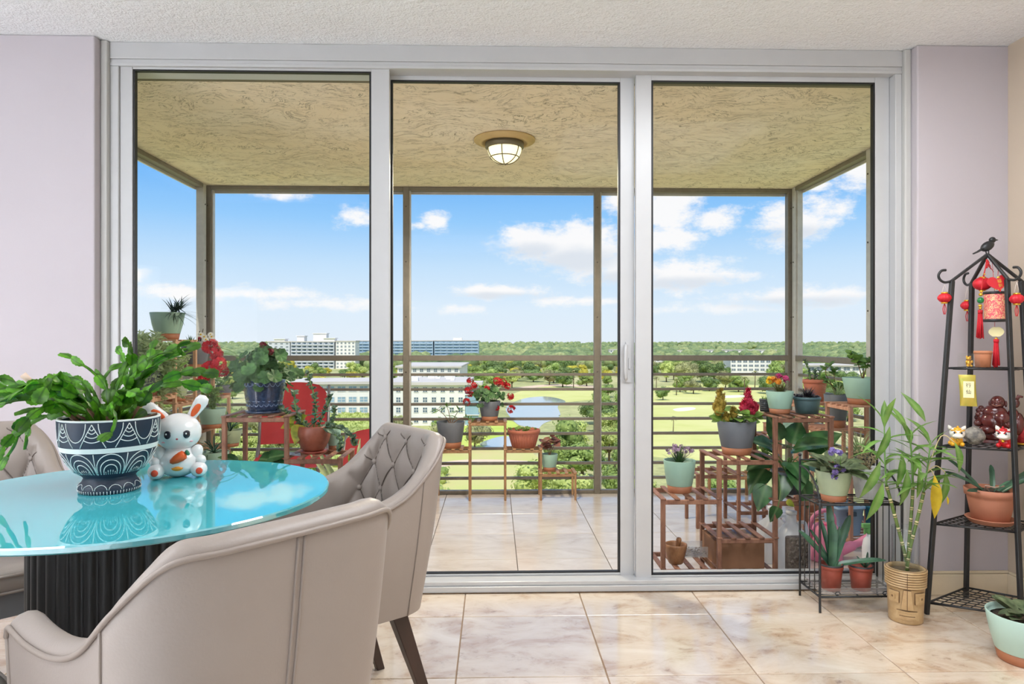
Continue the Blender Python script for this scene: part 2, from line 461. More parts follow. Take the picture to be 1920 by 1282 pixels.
for _m in (mTile2, mTile):
    for _n in _m.node_tree.nodes:
        if _n.type == 'BSDF_PRINCIPLED': setp(_n, ior=1.6, coat=.35 if _m is mTile2 else .8, coat_rough=.14 if _m is mTile2 else .08)
mGrout = mat('grout', srgb(150, 128, 108), var=.1, rough=.9)
mGrout2 = mat('dark_grout', srgb(92, 82, 74), var=.1, rough=.9)
mBlack = mat('black_gasket', (.008, .008, .009), rough=.5)
mGlass = clear('window_glass', (.985, .99, .985), 1.09)
mConc = mat('painted_concrete', srgb(214, 196, 150), var=.06, scale=3, rough=.85)

# floor and its tiles
fl = struct(MB().box(-3.3, XWALL, -4.0, 3.2, -.3, -.004).build('floor', mGrout), 'room floor of travertine tiles')
TS = .507
gx0 = X(868, 2.789); gy0 = G(960, 1155)[1]
tile_me = MB().box(-TS / 2 + .0022, TS / 2 - .0022, -TS / 2 + .0022, TS / 2 - .0022, -.012, 0).mesh('tile', mTile, bevel=.0014, seg=1)
def clip_tile(x0, x1, y0, y1, mt):
    return MB().box(x0 + .0022, x1 - .0022, y0 + .0022, y1 - .0022, -.012, 0).mesh('tile', mt, bevel=.0014, seg=1)
def lay(parent, ox, oy, xa, xb, ya, yb, z, shared, mt):
    i0 = math.floor((xa - ox) / TS); i1 = math.ceil((xb - ox) / TS); j0 = math.floor((ya - oy) / TS); j1 = math.ceil((yb - oy) / TS)
    for i in range(i0, i1):
        for j in range(j0, j1):
            x0, x1, y0, y1 = ox + i * TS, ox + (i + 1) * TS, oy + j * TS, oy + (j + 1) * TS
            if x0 >= xa - 1e-4 and x1 <= xb + 1e-4 and y0 >= ya - 1e-4 and y1 <= yb + 1e-4:
                link('tile', shared, parent, loc=((x0 + x1) / 2, (y0 + y1) / 2, z))
            else:
                a, b, c, d = max(x0, xa), min(x1, xb), max(y0, ya), min(y1, yb)
                if b - a > .02 and d - c > .02:
                    link('tile', clip_tile(a, b, c, d, mt), parent, loc=(0, 0, z))
struct(MB().box(-2.9, 1.9, -3.6, .6, .0005, .012).build('bounce_rug', mat('bounce_white', (.85, .85, .86), rough=.95, bump=.5, bscale=200)), 'unseen white rug added to bounce light')  # unseen rug added to bounce light up to the ceiling
lay(fl, gx0, gy0, -3.3, XWALL, -2.6, YF - .002, 0, tile_me, mTile)

struct(MB().box(-3.5, XWALL + .2, -4.2, 3.2, CEIL, CEIL + .3).build('ceiling', mPop), 'white popcorn ceiling')
wl_ = MB().box(-3.5, XL, YW, 3.2, -.3, CEIL); 
struct(wl_.build('wall_front_left', mPink, bevel=.006), 'pale pink wall beside the sliding doors')
struct(MB().box(XR, XWALL + .2, YW, 3.2, -.3, CEIL).build('wall_front_right', mPink, bevel=.006), 'pale pink wall behind the black corner shelf')
struct(MB().box(XWALL, XWALL + .2, -4.2, YW - .0005, -.3, CEIL).build('wall_right', mBeige), 'beige side wall')
struct(MB().box(-3.5, -3.3, -4.2, YW - .0005, -.3, CEIL).build('wall_left', mRoomW))
struct(MB().box(-3.3, XWALL, -4.2, -4.0, -.3, CEIL).build('wall_back', mRoomW))
bb = MB()
for (z0, z1, d) in ((0, .092, .014), (.092, .104, .009)): bb.box(XR + .0, XWALL, YW - d, YW - .0005, z0, z1)
struct(bb.build('baseboard_front', mCream, bevel=.003), 'cream baseboard')
bb = MB()
for (z0, z1, d) in ((0, .092, .014), (.092, .104, .009)): bb.box(XWALL - d, XWALL - .0005, -4, YW - .015, z0, z1)
struct(bb.build('baseboard_right', mCream, bevel=.003), 'cream baseboard')
# light switch plate edge on the beige wall
sw = thing('wall_switch', 'white switch plate on the beige wall', 'switch', (XWALL - .001, 2.66, 1.08))
MB().box(-.008, -.0005, -.04, .04, -.06, .06).build('plate', mWhite, sw, bevel=.003)
MB().box(-.013, -.008, -.012, .012, -.025, .025).build('toggle', mWhite, sw, bevel=.002)

# ---- sliding door frame (outer frame), panels
fr = struct(bpy.data.objects.new('trim_1', None), 'white frame around the sliding doors'); COL.objects.link(fr)
xa, xb = X(205, YF), X(1692, YF)
MB().box(XL + .0005, xa, YF - .02, 3.2, 0, CEIL - .0005).build('casing', mCasing, fr, bevel=.006)
MB().box(xb, XR - .0005, YF - .02, 3.2, 0, CEIL - .0005).build('casing', mCasing, fr, bevel=.006)
h = MB()
h.box(xa, xb, YF, 3.2, Z(960, 117, YF), CEIL - .0005); h.box(xa, xb, YF + .006, 3.2, Z(960, 124, YF), Z(960, 117, YF)); h.box(xa, xb, YF + .002, 3.2, Z(960, 130, YF), Z(960, 124, YF))
h.build('head', mWhite, fr, bevel=.002)
HZ = Z(960, 130, YF)
jl0, jl1 = xa, X(221, YF); jr0, jr1 = X(1680, YF), xb
MB().box(jl0, jl1, YF + .004, 3.2, 0, HZ).build('jamb', mWhite, fr, bevel=.003)
MB().box(jr0, jr1, YF + .004, 3.2, 0, HZ).build('jamb', mWhite, fr, bevel=.003)
s_ = MB(); s_.box(jl1, jr0, YF, 3.2, 0, .028); s_.box(jl1, jr0, YF + .012, 3.2, .028, .047)
s_.build('sill', mWhite, fr, bevel=.003)
dirt = MB().box(jl1, jr0, YF - .006, YF - .0005, 0, .004).build('sealant', mat('dirty_sealant', srgb(92, 72, 50), var=.4, scale=60, rough=.9), fr)

def panel(name, label, x0, x1, y, wl, wr, zb, zt, thick=.03):
    p = struct(bpy.data.objects.new(name, None), label); COL.objects.link(p)
    y0, y1 = y - thick / 2, y + thick / 2
    MB().box(x0, x0 + wl, y0, y1, .045, zt + .05).build('stile', mWhite, p, bevel=.002)
    MB().box(x1 - wr, x1, y0, y1, .045, zt + .05).build('stile', mWhite, p, bevel=.002)
    MB().box(x0 + wl, x1 - wr, y0 + .002, y1, zt, zt + .05).build('rail', mWhite, p, bevel=.002)
    MB().box(x0 + wl, x1 - wr, y0 + .002, y1, .0475, zb).build('rail', mWhite, p, bevel=.002)
    a, b = x0 + wl, x1 - wr; g = .009
    MB().box(a + g * .3, b - g * .3, y - .003, y + .003, zb, zt).build('pane', mGlass, p)
    k = MB()
    k.box(a, a + g, y0 + .004, y1 - .004, zb, zt); k.box(b - g, b, y0 + .004, y1 - .004, zb, zt)
    k.box(a + g, b - g, y0 + .004, y1 - .004, zt - g * .8, zt); k.box(a + g, b - g, y0 + .004, y1 - .004, zb, zb + g * .6)
    k.build('gasket', mBlack, p)
    return p
panel('door_1', 'fixed glass door panel with wide view of the corner post', jl1 + .001, X(731, 3.075), 3.075, X(250, 3.07) - jl1, X(731, 3.075) - X(697, 3.075), .058, 2.327)
d2 = panel('door_2', 'middle sliding glass panel with pull handle', X(722, 3.145), X(1188, 3.145), 3.145, X(733, 3.145) - X(722, 3.145), X(1188, 3.145) - X(1162, 3.145), .058, 2.318)
panel('door_3', 'glass door panel in front of the brown stepped plant stands', X(1191, 3.11), jr0 - .001, 3.11, X(1220, 3.11) - X(1191, 3.11), jr0 - .001 - X(1638, 3.11), .056, 2.314)
# pull handle on the middle panel
hx, hz = X(1174, 3.125), Z(1174, 679, 3.125)
hd = MB().tube(smoothpath([(hx, 3.128, hz - .075), (hx - .006, 3.105, hz - .068), (hx - .009, 3.098, hz), (hx - .006, 3.105, hz + .068), (hx, 3.128, hz + .075)], 6), .008, 10)
hd.box(hx - .002, hx + .022, 3.122, 3.1295, hz - .092, hz + .092)
hd.box(hx + .010, hx + .018, 3.116, 3.123, hz - .03, hz + .02)
hd.build('handle', mWhite, d2)

# ------------------------------------------------------------------ balcony
bf = struct(MB().box(BXL - .2, BXR + .2, 3.2, YRAIL + .13, DECK - .28, DECK - .004).build('floor_balcony', mGrout2), 'tiled balcony floor')
bx0 = X(969, G(969, 1048, DECK)[1]); by0 = G(969, 1048, DECK)[1]
tile2 = MB().box(-TS / 2 + .002, TS / 2 - .002, -TS / 2 + .002, TS / 2 - .002, -.012, 0).mesh('tile', mTile2, bevel=.0012, seg=1)
lay(bf, bx0, by0, BXL - .05, BXR + .05, 3.21, YRAIL + .03, DECK, tile2, mTile2)
cb = struct(MB().box(BXL - .18, BXR + .18, 3.2, YRAIL + .11, BCEIL, BCEIL + .3).build('ceiling_balcony', mStucco, bevel=.01), 'rough cream stucco balcony ceiling')
# the house wall to the balcony, beyond both ends of the door opening, is the back of wall_front; lintel above the door
struct(MB().box(XL - .3, XR + .3, 3.2005, 3.23, BCEIL - .022, BCEIL - .0005).build('trim_2', mat('door_track_bronze', srgb(112, 104, 84), rough=.6, var=.1)))

mAlu = mat('bronze_grey_aluminium', srgb(128, 120, 108), var=.10, scale=25, rough=.45, metal=.25)
mAlu2 = mat('pale_aluminium', srgb(196, 192, 186), var=.08, scale=20, rough=.4, metal=.2)
mScrew = mat('screw', srgb(95, 88, 80), rough=.5, metal=.5)
rail_zs = [(666, 676)] + [(699.5 + 27.75 * k, 704.5 + 27.75 * k) for k in range(8)] + [(918, 924)]
rail_z = [(Z(960, b, YRAIL), Z(960, a, YRAIL)) for a, b in rail_zs]
rail_z[-1] = (DECK + .002, DECK + .028)
def railing(name, label, p0, p1, posts):
    """posts: list of (fraction along, width, name)"""
    r = thing(name, label, 'railing', (p0[0], p0[1], DECK))
    a = math.atan2(p1[1] - p0[1], p1[0] - p0[0]); r.rotation_euler = (0, 0, a)
    L = math.hypot(p1[0] - p0[0], p1[1] - p0[1])
    ps = [f * L for f in posts]
    for q in ps:
        MB().box(q - .024, q + .024, -.03, .03, 0, BCEIL - DECK - .001).build('post', mAlu2 if len(posts) == 2 else mAlu, r, bevel=.003)  # side posts paler: the light on them put into the colour
        MB().box(q + .024, q + .036, -.012, .03, .03, BCEIL - DECK - .03).build('screen_channel', mAlu2, r, bevel=.001)
        for zz in (.42, .98, 1.42, 1.86, 2.3):
            MB().lathe([(.006, 0), (.006, .003), (.003, .005)], 8, (0, 0, 0), M=Matrix.Translation((q, -.03, zz)) @ Matrix.Rotation(PI / 2, 4, 'X')).build('screw', mScrew, r)
    ends = [0] + ps + [L]; ends = sorted(set(ends))
    for s0, s1 in zip(ends[:-1], ends[1:]):
        if s1 - s0 < .1: continue
        for k, (z0, z1) in enumerate(rail_z):
            if k == 0: d0, d1, nm = -.026, .026, 'top_rail'
            elif k == len(rail_z) - 1: d0, d1, nm = -.02, .03, 'bottom_rail'
            else: d0, d1, nm = -.006, .022, 'slat'
            MB().box(s0 + .024, s1 - .024, d0, d1, z0 - DECK, z1 - DECK).build(nm, mAlu, r, bevel=.002, seg=1)
        MB().box(s0 + .024, s1 - .024, -.028, .028, BCEIL - DECK - .032, BCEIL - DECK - .001).build('head_channel', mAlu, r, bevel=.002, seg=1)
        MB().box(s0 + .024, s1 - .024, .0285, .040, BCEIL - DECK - .05, BCEIL - DECK - .001).build('screen_channel', mAlu2, r, bevel=.001)
    return r
LF = BXR - BXL
pf = [(X(px, YRAIL) - BXL) / LF for px in (762, 1119)]
railing('balcony_railing', 'front balcony railing with two slim posts rising to the stucco ceiling', (BXL, YRAIL), (BXR, YRAIL), [0.0] + pf + [1.0])
railing('balcony_railing', 'side balcony railing behind the potted shrub and terracotta pot', (BXR + .03, YRAIL - .075), (BXR + .03, 3.21), [0.0, .495])
railing('balcony_railing', 'side balcony railing behind the tall plant rack with white daisies', (BXL - .03, 3.21), (BXL - .03, YRAIL - .075), [.505, 1.0])

# ceiling lamp of the balcony
lp = thing('ceiling_lamp', 'round caged bulkhead lamp on the stucco balcony ceiling', 'lamp', (X(946, 4.18), 4.18, BCEIL))
mBronze = mat('lamp_bronze', srgb(122, 112, 92), rough=.45, metal=.3, var=.05)
MB().lathe([(.02, -.002), (.188, -.002), (.186, -.012), (.160, -.016), (.156, -.024), (.135, -.028), (.132, -.020), (.115, -.020)][::-1], 48).build('ceiling_ring', mat('lamp_ring', srgb(206, 176, 122), rough=.6, var=.06), lp)
MB().lathe([(.112, -.020), (.118, -.024), (.118, -.052), (.108, -.058), (.02, -.058)][::-1], 40).build('collar', mBronze, lp)
MB().lathe([(.104 * math.cos(a), -.056 - .092 * math.sin(a)) for a in [k * PI / 2 / 10 for k in range(11)]][::-1], 36).build('glass_bowl', emit('lamp_glow', (1.0, .90, .58), 1.0), lp)
cg = MB()
def bowlpt(a, q, o=.0035): return ((.104 + o) * math.cos(a) * math.cos(q), (.104 + o) * math.cos(a) * math.sin(q), -.056 - (.092 + o) * math.sin(a))
for q in (0.35, 0.35 + PI / 3, 0.35 + 2 * PI / 3):
    cg.tube([bowlpt(a, q) for a in [k * PI / 20 for k in range(0, 11)]] + [bowlpt(a, q + PI) for a in [k * PI / 20 for k in range(9, -1, -1)]], .0032, 6)
cg.tube([bowlpt(.62, 2 * PI * k / 36) for k in range(36)], .0032, 6, closed=True)
cg.build('cage', mBronze, lp)
ld = bpy.data.lights.new('lamp_bulb', 'SPOT'); ld.energy = 130; ld.color = (1, .88, .68); ld.shadow_soft_size = .09; ld.spot_size = math.radians(168); ld.spot_blend = .4
lo = bpy.data.objects.new('lamp_bulb', ld); COL.objects.link(lo); lo.location = (X(946, 4.18), 4.18, BCEIL - .165)

# unseen fill panels added on the ceiling to brighten the room
def add_fill_panel(x, y, w, d, s, label):
    r = thing('fill_panel', label, 'light', (x, y, CEIL), 0, 'unseen fill panels added to the room')
    MB().box(-w / 2 - .03, w / 2 + .03, -d / 2 - .03, d / 2 + .03, -.05, -.001).build('housing', mWhite, r, bevel=.01)
    MB().box(-w / 2, w / 2, -d / 2, d / 2, -.062, -.0505).build('diffuser', emit('fill_diffuser_%d' % round(s * 10), (.94, .97, 1.02), s), r)
for x, y, w, L, lb in ((-1.9, .6, 1.4, 3.5, 'unseen square fill panel added on the ceiling before the white wall'), (-.6, -2.6, 1.6, 3.0, 'unseen square fill panel added on the ceiling over the rug'),
                       (1.0, 1.74, 1.15, 8.6, 'unseen square fill panel added on the ceiling near the sliding doors')):
    add_fill_panel(x, y, w, w, L, lb)
# unseen glowing columns added by the white side wall as fill light
def fill_column(x, y, label):
    r = thing('fill_column', label, 'lamp', (x, y, .0005), 0, 'unseen fill columns added to the room')
    MB().lathe([(0, 0), (.17, 0), (.17, .02), (.02, .022), (0, .022)], 32).build('base', mWhite, r)
    MB().lathe([(.20, .10), (.205, .4), (.205, 1.5), (.20, 1.75)], 32, closed_ends=False).build('fill_shade', emit('fill_glow', (.95, .98, 1.03), 6.2), r)
    MB().tube([(0, 0, .02), (0, 0, 1.74)], .01, 8).build('pole', mWhite, r)
fill_column(-3.02, .35, 'unseen tall glowing column added as fill by the white wall'); fill_column(-3.02, -2.0, 'unseen tall glowing column added as fill beside the white rug')
# ------------------------------------------------------------------ outside, seen from the tenth floor
GZ = -24.0
def GP(px, py): return G(px, py, GZ)
def dist(py): return (EYE - GZ) * F / (py - 641)

def m_ground():
    m, t, b, out = newmat('parkland_ground'); setp(b, rough=.95)
    p = pos(t)
    n1 = N(t, 'ShaderNodeTexNoise', {'Vector': p, 'Scale': .012, 'Detail': 5}).outputs['Fac']
    n2 = N(t, 'ShaderNodeTexNoise', {'Vector': p, 'Scale': .35, 'Detail': 5, 'Roughness': .7}).outputs['Fac']
    c = ramp(t, n1, [(.35, srgb(158, 166, 104)), (.5, srgb(190, 190, 128)), (.65, srgb(208, 202, 148))])
    c2 = ramp(t, n2, [(.35, (.72, .72, .72)), (.65, (1.1, 1.1, 1.1))])
    mx = N(t, 'ShaderNodeMix', {'Factor': 1.0, 'A': c, 'B': c2}, data_type='RGBA', blend_type='MULTIPLY')
    t.links.new(mx.outputs['Result'], b.inputs['Base Color']); return m
mb = MB(); n = 48
mb.add([(9500 * math.cos(2 * PI * k / n), 9500 * math.sin(2 * PI * k / n), GZ) for k in range(n)], [tuple(range(n))])
struct(mb.build('ground_parkland', m_ground()), 'flat parkland stretching to the horizon')

def blob_outline(px_pts, n=6):
    P = [Vector((*GP(*p), 0)) for p in px_pts]; m = len(P); out = []
    for i in range(m):
        a, b, c, d = P[i - 1], P[i], P[(i + 1) % m], P[(i + 2) % m]
        for k in range(n):
            t = k / n
            out.append(.5 * ((2 * b) + (c - a) * t + (2 * a - 5 * b + 4 * c - d) * t * t + (3 * b - a - 3 * c + d) * t ** 3))
    return out
def patch(name, px_pts, dz, mt, label, n=6):
    o = [(p.x, p.y) for p in blob_outline(px_pts, n)]
    ar = sum(o[i - 1][0] * o[i][1] - o[i][0] * o[i - 1][1] for i in range(len(o)))
    if ar < 0: o.reverse()
    q = MB(); q.poly(o, GZ - .2, GZ + dz)
    return struct(q.build(name, mt), label)
mFair = mat('fairway_grass', srgb(204, 206, 118), col2=srgb(222, 218, 146), scale=.06, rough=.95, detail=5)
mFair2 = mat('bright_fairway', srgb(180, 204, 78), col2=srgb(206, 218, 108), scale=.08, rough=.95, detail=5)
mDry = mat('dry_rough', srgb(214, 200, 140), col2=srgb(200, 206, 120), scale=.10, rough=.95, detail=6)
mSand = mat('bunker_sand', srgb(246, 240, 222), var=.04, scale=.5, rough=.95)
mPath = mat('cart_path', srgb(232, 206, 176), var=.05, scale=.5, rough=.9)
def m_water():
    m, t, b, out = newmat('pond_water'); b.inputs['Base Color'].default_value = (.45, .5, .5, 1); setp(b, rough=.06, ior=2.4)
    nz = N(t, 'ShaderNodeTexNoise', {'Vector': pos(t), 'Scale': .8, 'Detail': 3}).outputs['Fac']
    bp = N(t, 'ShaderNodeBump', {'Height': nz, 'Strength': .08, 'Distance': .05}); t.links.new(bp.outputs[0], b.inputs['Normal']); return m
patch('lawn_dry', [(700, 960), (760, 830), (860, 800), (1000, 850), (1020, 960)], .02, mDry, 'dry rough grass')
patch('fairway', [(840, 842), (855, 800), (920, 782), (960, 790), (975, 800), (1010, 808), (985, 822), (930, 834)], .05, mFair2, 'bright green fairway beside the pond')
patch('fairway', [(950, 748), (985, 731), (1060, 722), (1130, 728), (1140, 744), (1080, 752), (1010, 755)], .05, mFair, 'fairway beyond the pond')
patch('fairway', [(1150, 830), (1160, 760), (1215, 728), (1330, 720), (1480, 726), (1560, 745), (1560, 800), (1480, 850), (1300, 862)], .04, mFair, 'wide pale fairway with isolated trees')
patch('cart_path', [(800, 878), (850, 864), (930, 862), (1000, 866), (1000, 872), (930, 869), (850, 872), (800, 888)], .08, mPath, 'pale cart path')
patch('cart_path', [(950, 729), (1040, 720), (1140, 725), (1140, 729), (1040, 724), (950, 733)], .08, mPath, 'pale cart path')
patch('sand_bunker', [(1262, 768), (1275, 765), (1298, 764), (1304, 767), (1290, 770), (1270, 771)], .12, mSand, 'white sand bunker')
patch('sand_bunker', [(1340, 744), (1380, 741), (1400, 743), (1370, 746)], .12, mSand, 'white sand bunker')
mWater = m_water()
patch('pond', [(948, 766), (968, 752), (995, 745), (1030, 744), (1060, 752), (1046, 762), (1050, 780), (1020, 794), (1006, 806), (985, 800), (966, 792)], .09, mWater, 'pond with bright sky reflection')
patch('pond', [(900, 832), (918, 824), (945, 818), (972, 822), (975, 836), (935, 840), (908, 838)], .09, mWater, 'pond with bright sky reflection')

# ---- buildings
mBW = mat('white_render', srgb(236, 234, 230), var=.03, scale=.2, rough=.8)
mBG = mat('pale_grey_render', srgb(206, 210, 216), var=.03, scale=.2, rough=.8)
mBB = mat('blue_grey_render', srgb(178, 200, 216), var=.04, scale=.2, rough=.8)
mRoof = mat('flat_roof_grey', srgb(206, 200, 194), var=.08, scale=.15, rough=.9)
mShade = mat('recess_grey', srgb(142, 150, 160), var=.05, scale=.3, rough=.8)
mPane = mat('building_glass', srgb(92, 112, 128), var=.15, scale=.3, rough=.12)
mPaneB = mat('blue_building_glass', srgb(150, 178, 198), var=.12, scale=.3, rough=.12)
BBOX = []
def inbuild(x, y, r):
    for cx, cy, a, w, dp in BBOX:
        dx, dy = x - cx, y - cy; c, q = math.cos(a), math.sin(a)
        lx, ly = dx * c + dy * q, -dx * q + dy * c
        if abs(lx) < w / 2 + r and -1.5 - r < ly < dp + r: return True
    return False
def building(label, px0, px1, d, hgt, depth, wallm, floors, cols, style, name='apartment_building', roof_over=.6, pane=None, z_extra=0, rot=0):
    (a0, b0), (a1, b1) = dirxy(px0), dirxy(px1)
    x0, y0, x1, y1 = d * a0, d * b0, d * a1, d * b1
    w = math.hypot(x1 - x0, y1 - y0)
    t = thing(name, label, 'building', ((x0 + x1) / 2, (y0 + y1) / 2, GZ), math.atan2(y1 - y0, x1 - x0) + rot)
    BBOX.append((t.location.x, t.location.y, t.rotation_euler.z, w + 2 * roof_over + (9 if 'left of the pond' in label else 0), depth + roof_over))
    pane = pane or mPane
    MB().box(-w / 2, w / 2, 0, depth, 0, hgt).build('wall', wallm, t)
    MB().box(-w / 2 - roof_over, w / 2 + roof_over, -roof_over, depth + roof_over, hgt, hgt + .9).build('roof', mRoof, t)
    fh = hgt / floors
    if style == 'balcony':
        for k in range(floors):
            MB().box(-w / 2 + .4, w / 2 - .4, -1.3, -.01, k * fh + .05, k * fh + .25).build('balcony_slab', wallm, t)
            MB().box(-w / 2 + .4, w / 2 - .4, -1.3, -1.2, k * fh + .25, k * fh + 1.2).build('parapet', wallm, t)
        gl = MB().box(-1.2, 1.2, -.08, .02, .3, fh - .5).mesh('window', pane)
        for k in range(floors):
            for c in range(cols): link('window', gl, t, loc=(-w / 2 + (c + .5) * w / cols, 0, k * fh))
        for c in range(cols + 1): MB().box(-.25, .25, -1.3, -.01, .2, hgt - .1).build('fin_wall', wallm, t, loc=(-w / 2 + .3 + c * (w - .6) / cols, 0, 0))
    else:
        ww = min(w / cols * .5, 2.4) if style == 'square' else w / cols * .72
        fm_ = MB(); fm_.box(-ww / 2, ww / 2, -.10, .02, fh * .30, fh * .80)
        fr2 = MB()
        for q in (-.5, 0, .5): fr2.box(q * ww - .06, q * ww + .06, -.16, -.09, fh * .30, fh * .80)
        for q in (.30, .55, .80): fr2.box(-ww / 2 - .06, ww / 2 + .06, -.16, -.09, fh * q - .06, fh * q + .06)
        gm, fm2 = fm_.mesh('window', pane), fr2.mesh('mullion', mBW)
        for k in range(floors):
            for c in range(cols):
                o = link('window', gm, t, loc=(-w / 2 + (c + .5) * w / cols, 0, k * fh)); link('mullion', fm2, o)
    return t, w
# white high-rise with penthouses
d1 = 640
b1, w1 = building('white high-rise with balconies and rooftop penthouse blocks beyond the trees', 546, 627, d1, 25.0, 18, mBG, 8, 8, 'balcony')
building('white end wing of the high-rise with small square windows', 629.5, 666, d1, 25.5, 18, mBW, 8, 5, 'square')
b1w, _w = building('white end wing of the high-rise with a stepped top', 502, 543.5, d1, 25.0, 18, mBG, 8, 4, 'square')
for px0, px1, h0, h1, dd in [(514, 534, 25.9, 28.2, -9), (548, 562, 25.9, 31.2, 4), (582, 607, 25.9, 33.6, 0), (607, 628, 25.9, 29.0, -9)]:
    cx_ = (546 + 627) / 2 if px0 > 546 else (502 + 543.5) / 2
    a = X(px0, d1) - X(cx_, d1); b = X(px1, d1) - X(cx_, d1)
    q = MB().box(a, b, dd + 9, dd + 18, h0, h1 - .6); q.box(a - .8, b + .8, dd + 8.2, dd + 18.8, h1 - .6, h1)
    q.build('penthouse', mBW, b1 if px0 > 546 else b1w)
building('long blue-grey high-rise with stacked balconies', 668, 812, 760, 26.0, 16, mBB, 8, 12, 'balcony', pane=mPaneB)
b2, w2 = building('blue-grey high-rise wing with a small white rooftop block', 814.5, 897, 760, 26.2, 16, mBB, 8, 7, 'balcony', pane=mPaneB)
MB().box(-4, 6, 3, 9, 27.1, 30.0).build('penthouse', mBW, b2)
# low white buildings near the fairway
b3, w3 = building('white four storey building with wide windows and flat roof, left of the pond', 722, 872, 205, 12.2, 30, mBW, 4, 9, 'square', roof_over=1.0, rot=-.0)
for k in range(4):
    MB().box(w3 / 2 + .02, w3 / 2 + 4.2, -.6, 6, k * 3.05 + .05, k * 3.05 + .3).build('balcony_slab', mBW, b3)
    MB().box(w3 / 2 + .1, w3 / 2 + 4.0, -.3, 5.5, k * 3.05 + .35, k * 3.05 + 2.9).build('glazed_balcony', mPaneB, b3)
MB().box(w3 / 2 + 1.0, w3 / 2 + 5.2, -1.2, 7, 12.2, 13.1).build('roof', mRoof, b3)
rc = random.Random(3)
for k in range(14):
    x, y, s = rc.uniform(-w3 / 2 + 2, w3 / 2 - 2), rc.uniform(6, 27), rc.uniform(.5, 1.2)
    MB().box(x - s, x + s, y - s, y + s, 13.1, 13.1 + s).build('roof_unit', mBW, b3, bevel=.05)
building('white low building with glazed galleries among the pale scrub', 548, 712, 232, 10.8, 24, mBW, 3, 8, 'strip', roof_over=1.1, rot=.10, pane=mPaneB)
building('low building with a long pale roof behind the white four storey block', 745, 862, 345, 12.2, 60, mBW, 4, 9, 'square', roof_over=1.0)
building('white low-rise seen over the tree belt between the fairways', 1370, 1446, 505, 12.0, 18, mBW, 4, 7, 'strip')
building('white low-rise with pale roof beyond the side railing', 1512, 1680, 400, 11.0, 24, mBW, 3, 10, 'strip', roof_over=1.2)
building('far white low-rise half hidden in the forest', 1222, 1292, 960, 12.5, 14, mBW, 3, 9, 'square')
building('far long white low-rise with stepped roof line in the forest', 1318, 1456, 1000, 13.0, 14, mBW, 3, 16, 'square')
building('far white block beside the mullion in the forest', 1143, 1168, 1000, 13.5, 14, mBW, 3, 4, 'square')
building('small white building among trees beside the wide fairway', 1200, 1248, 640, 9.5, 12, mBW, 3, 5, 'square')

# ---- trees
mTrunk = mat('tree_bark', srgb(98, 82, 66), var=.2, scale=3, rough=.9)
TM = {
    'bright': leafmat('bright_crown', srgb(172, 192, 96), srgb(212, 220, 138), rough=.8, transl=.15, scale=.5, rand=.2),
    'mid': leafmat('mid_green_crown', srgb(128, 158, 80), srgb(176, 196, 110), rough=.8, transl=.15, scale=.5, rand=.2),
    'dark': leafmat('deep_green_crown', srgb(92, 122, 68), srgb(140, 162, 94), rough=.8, transl=.12, scale=.5, rand=.2),
    'olive': leafmat('olive_crown', srgb(150, 154, 100), srgb(184, 184, 130), rough=.8, transl=.12, scale=.5, rand=.2),
    'yellow': leafmat('yellow_crown', srgb(206, 196, 66), srgb(226, 216, 100), rough=.8, transl=.15, scale=.5, rand=.12)}
def crown_mesh(seed, mt, w, h, nl=13, nq=120, q=.62):
    r = random.Random(seed); m = MB(); lobes = []
    for i in range(nl):
        a = r.uniform(0, 2 * PI); d = r.uniform(.1, .62) * w; zc = r.uniform(.30, .84) * h * (1.05 - .35 * (d / w))
        s = r.uniform(.26, .44) * w
        lobes.append((d * math.cos(a), d * math.sin(a), zc, s))
    for lx, ly, lz, s in lobes:
        m.ball((lx, ly, lz), (s * .80, s * .80, s * .60), 8, 5)
        for k in range(nq):
            u = Vector((r.gauss(0, 1), r.gauss(0, 1), r.gauss(.25, .9))).normalized(); k_ = r.uniform(.78, 1.12)
            c = Vector((lx + u.x * s * k_, ly + u.y * s * k_, lz + u.z * s * .8 * k_))
            nrm = (u + Vector((r.uniform(-.6, .6), r.uniform(-.6, .6), r.uniform(-.3, .7)))).normalized()
            a = nrm.orthogonal().normalized(); a.rotate(Matrix.Rotation(r.uniform(0, 6.28), 3, nrm)); b = nrm.cross(a)
            e = q * r.uniform(.6, 1.3); f = e * r.uniform(.5, .9)
            m.add([c - a * e * .5, c + b * f * .5 + nrm * e * .12, c + a * e * .5, c - b * f * .5 - nrm * e * .05], [(0, 1, 2, 3)])
    return m.mesh('crown', mt)
def trunk_mesh(seed, h, w):
    r = random.Random(seed); m = MB()
    m.tube([(0, 0, -.3), (r.uniform(-.2, .2), r.uniform(-.2, .2), h * .3), (r.uniform(-.4, .4), r.uniform(-.4, .4), h * .6)], [.35, .26, .16], 7)
    for k in range(4):
        a = r.uniform(0, 6.28)
        m.tube([(0, 0, h * .25), (math.cos(a) * w * .25, math.sin(a) * w * .25, h * .45), (math.cos(a) * w * .5, math.sin(a) * w * .5, h * .62)], [.2, .14, .06], 5)
    return m.mesh('trunk', mTrunk)
PROTO = {}
for i, (k, w, h) in enumerate([('bright', 6, 9), ('mid', 6.5, 10), ('dark', 6, 11), ('olive', 6.5, 9), ('yellow', 5, 7), ('bright', 5, 10), ('mid', 5.5, 8), ('dark', 7, 9)]):
    PROTO.setdefault(k, []).append((crown_mesh(100 + i, TM[k], w, h), trunk_mesh(200 + i, h, w)))
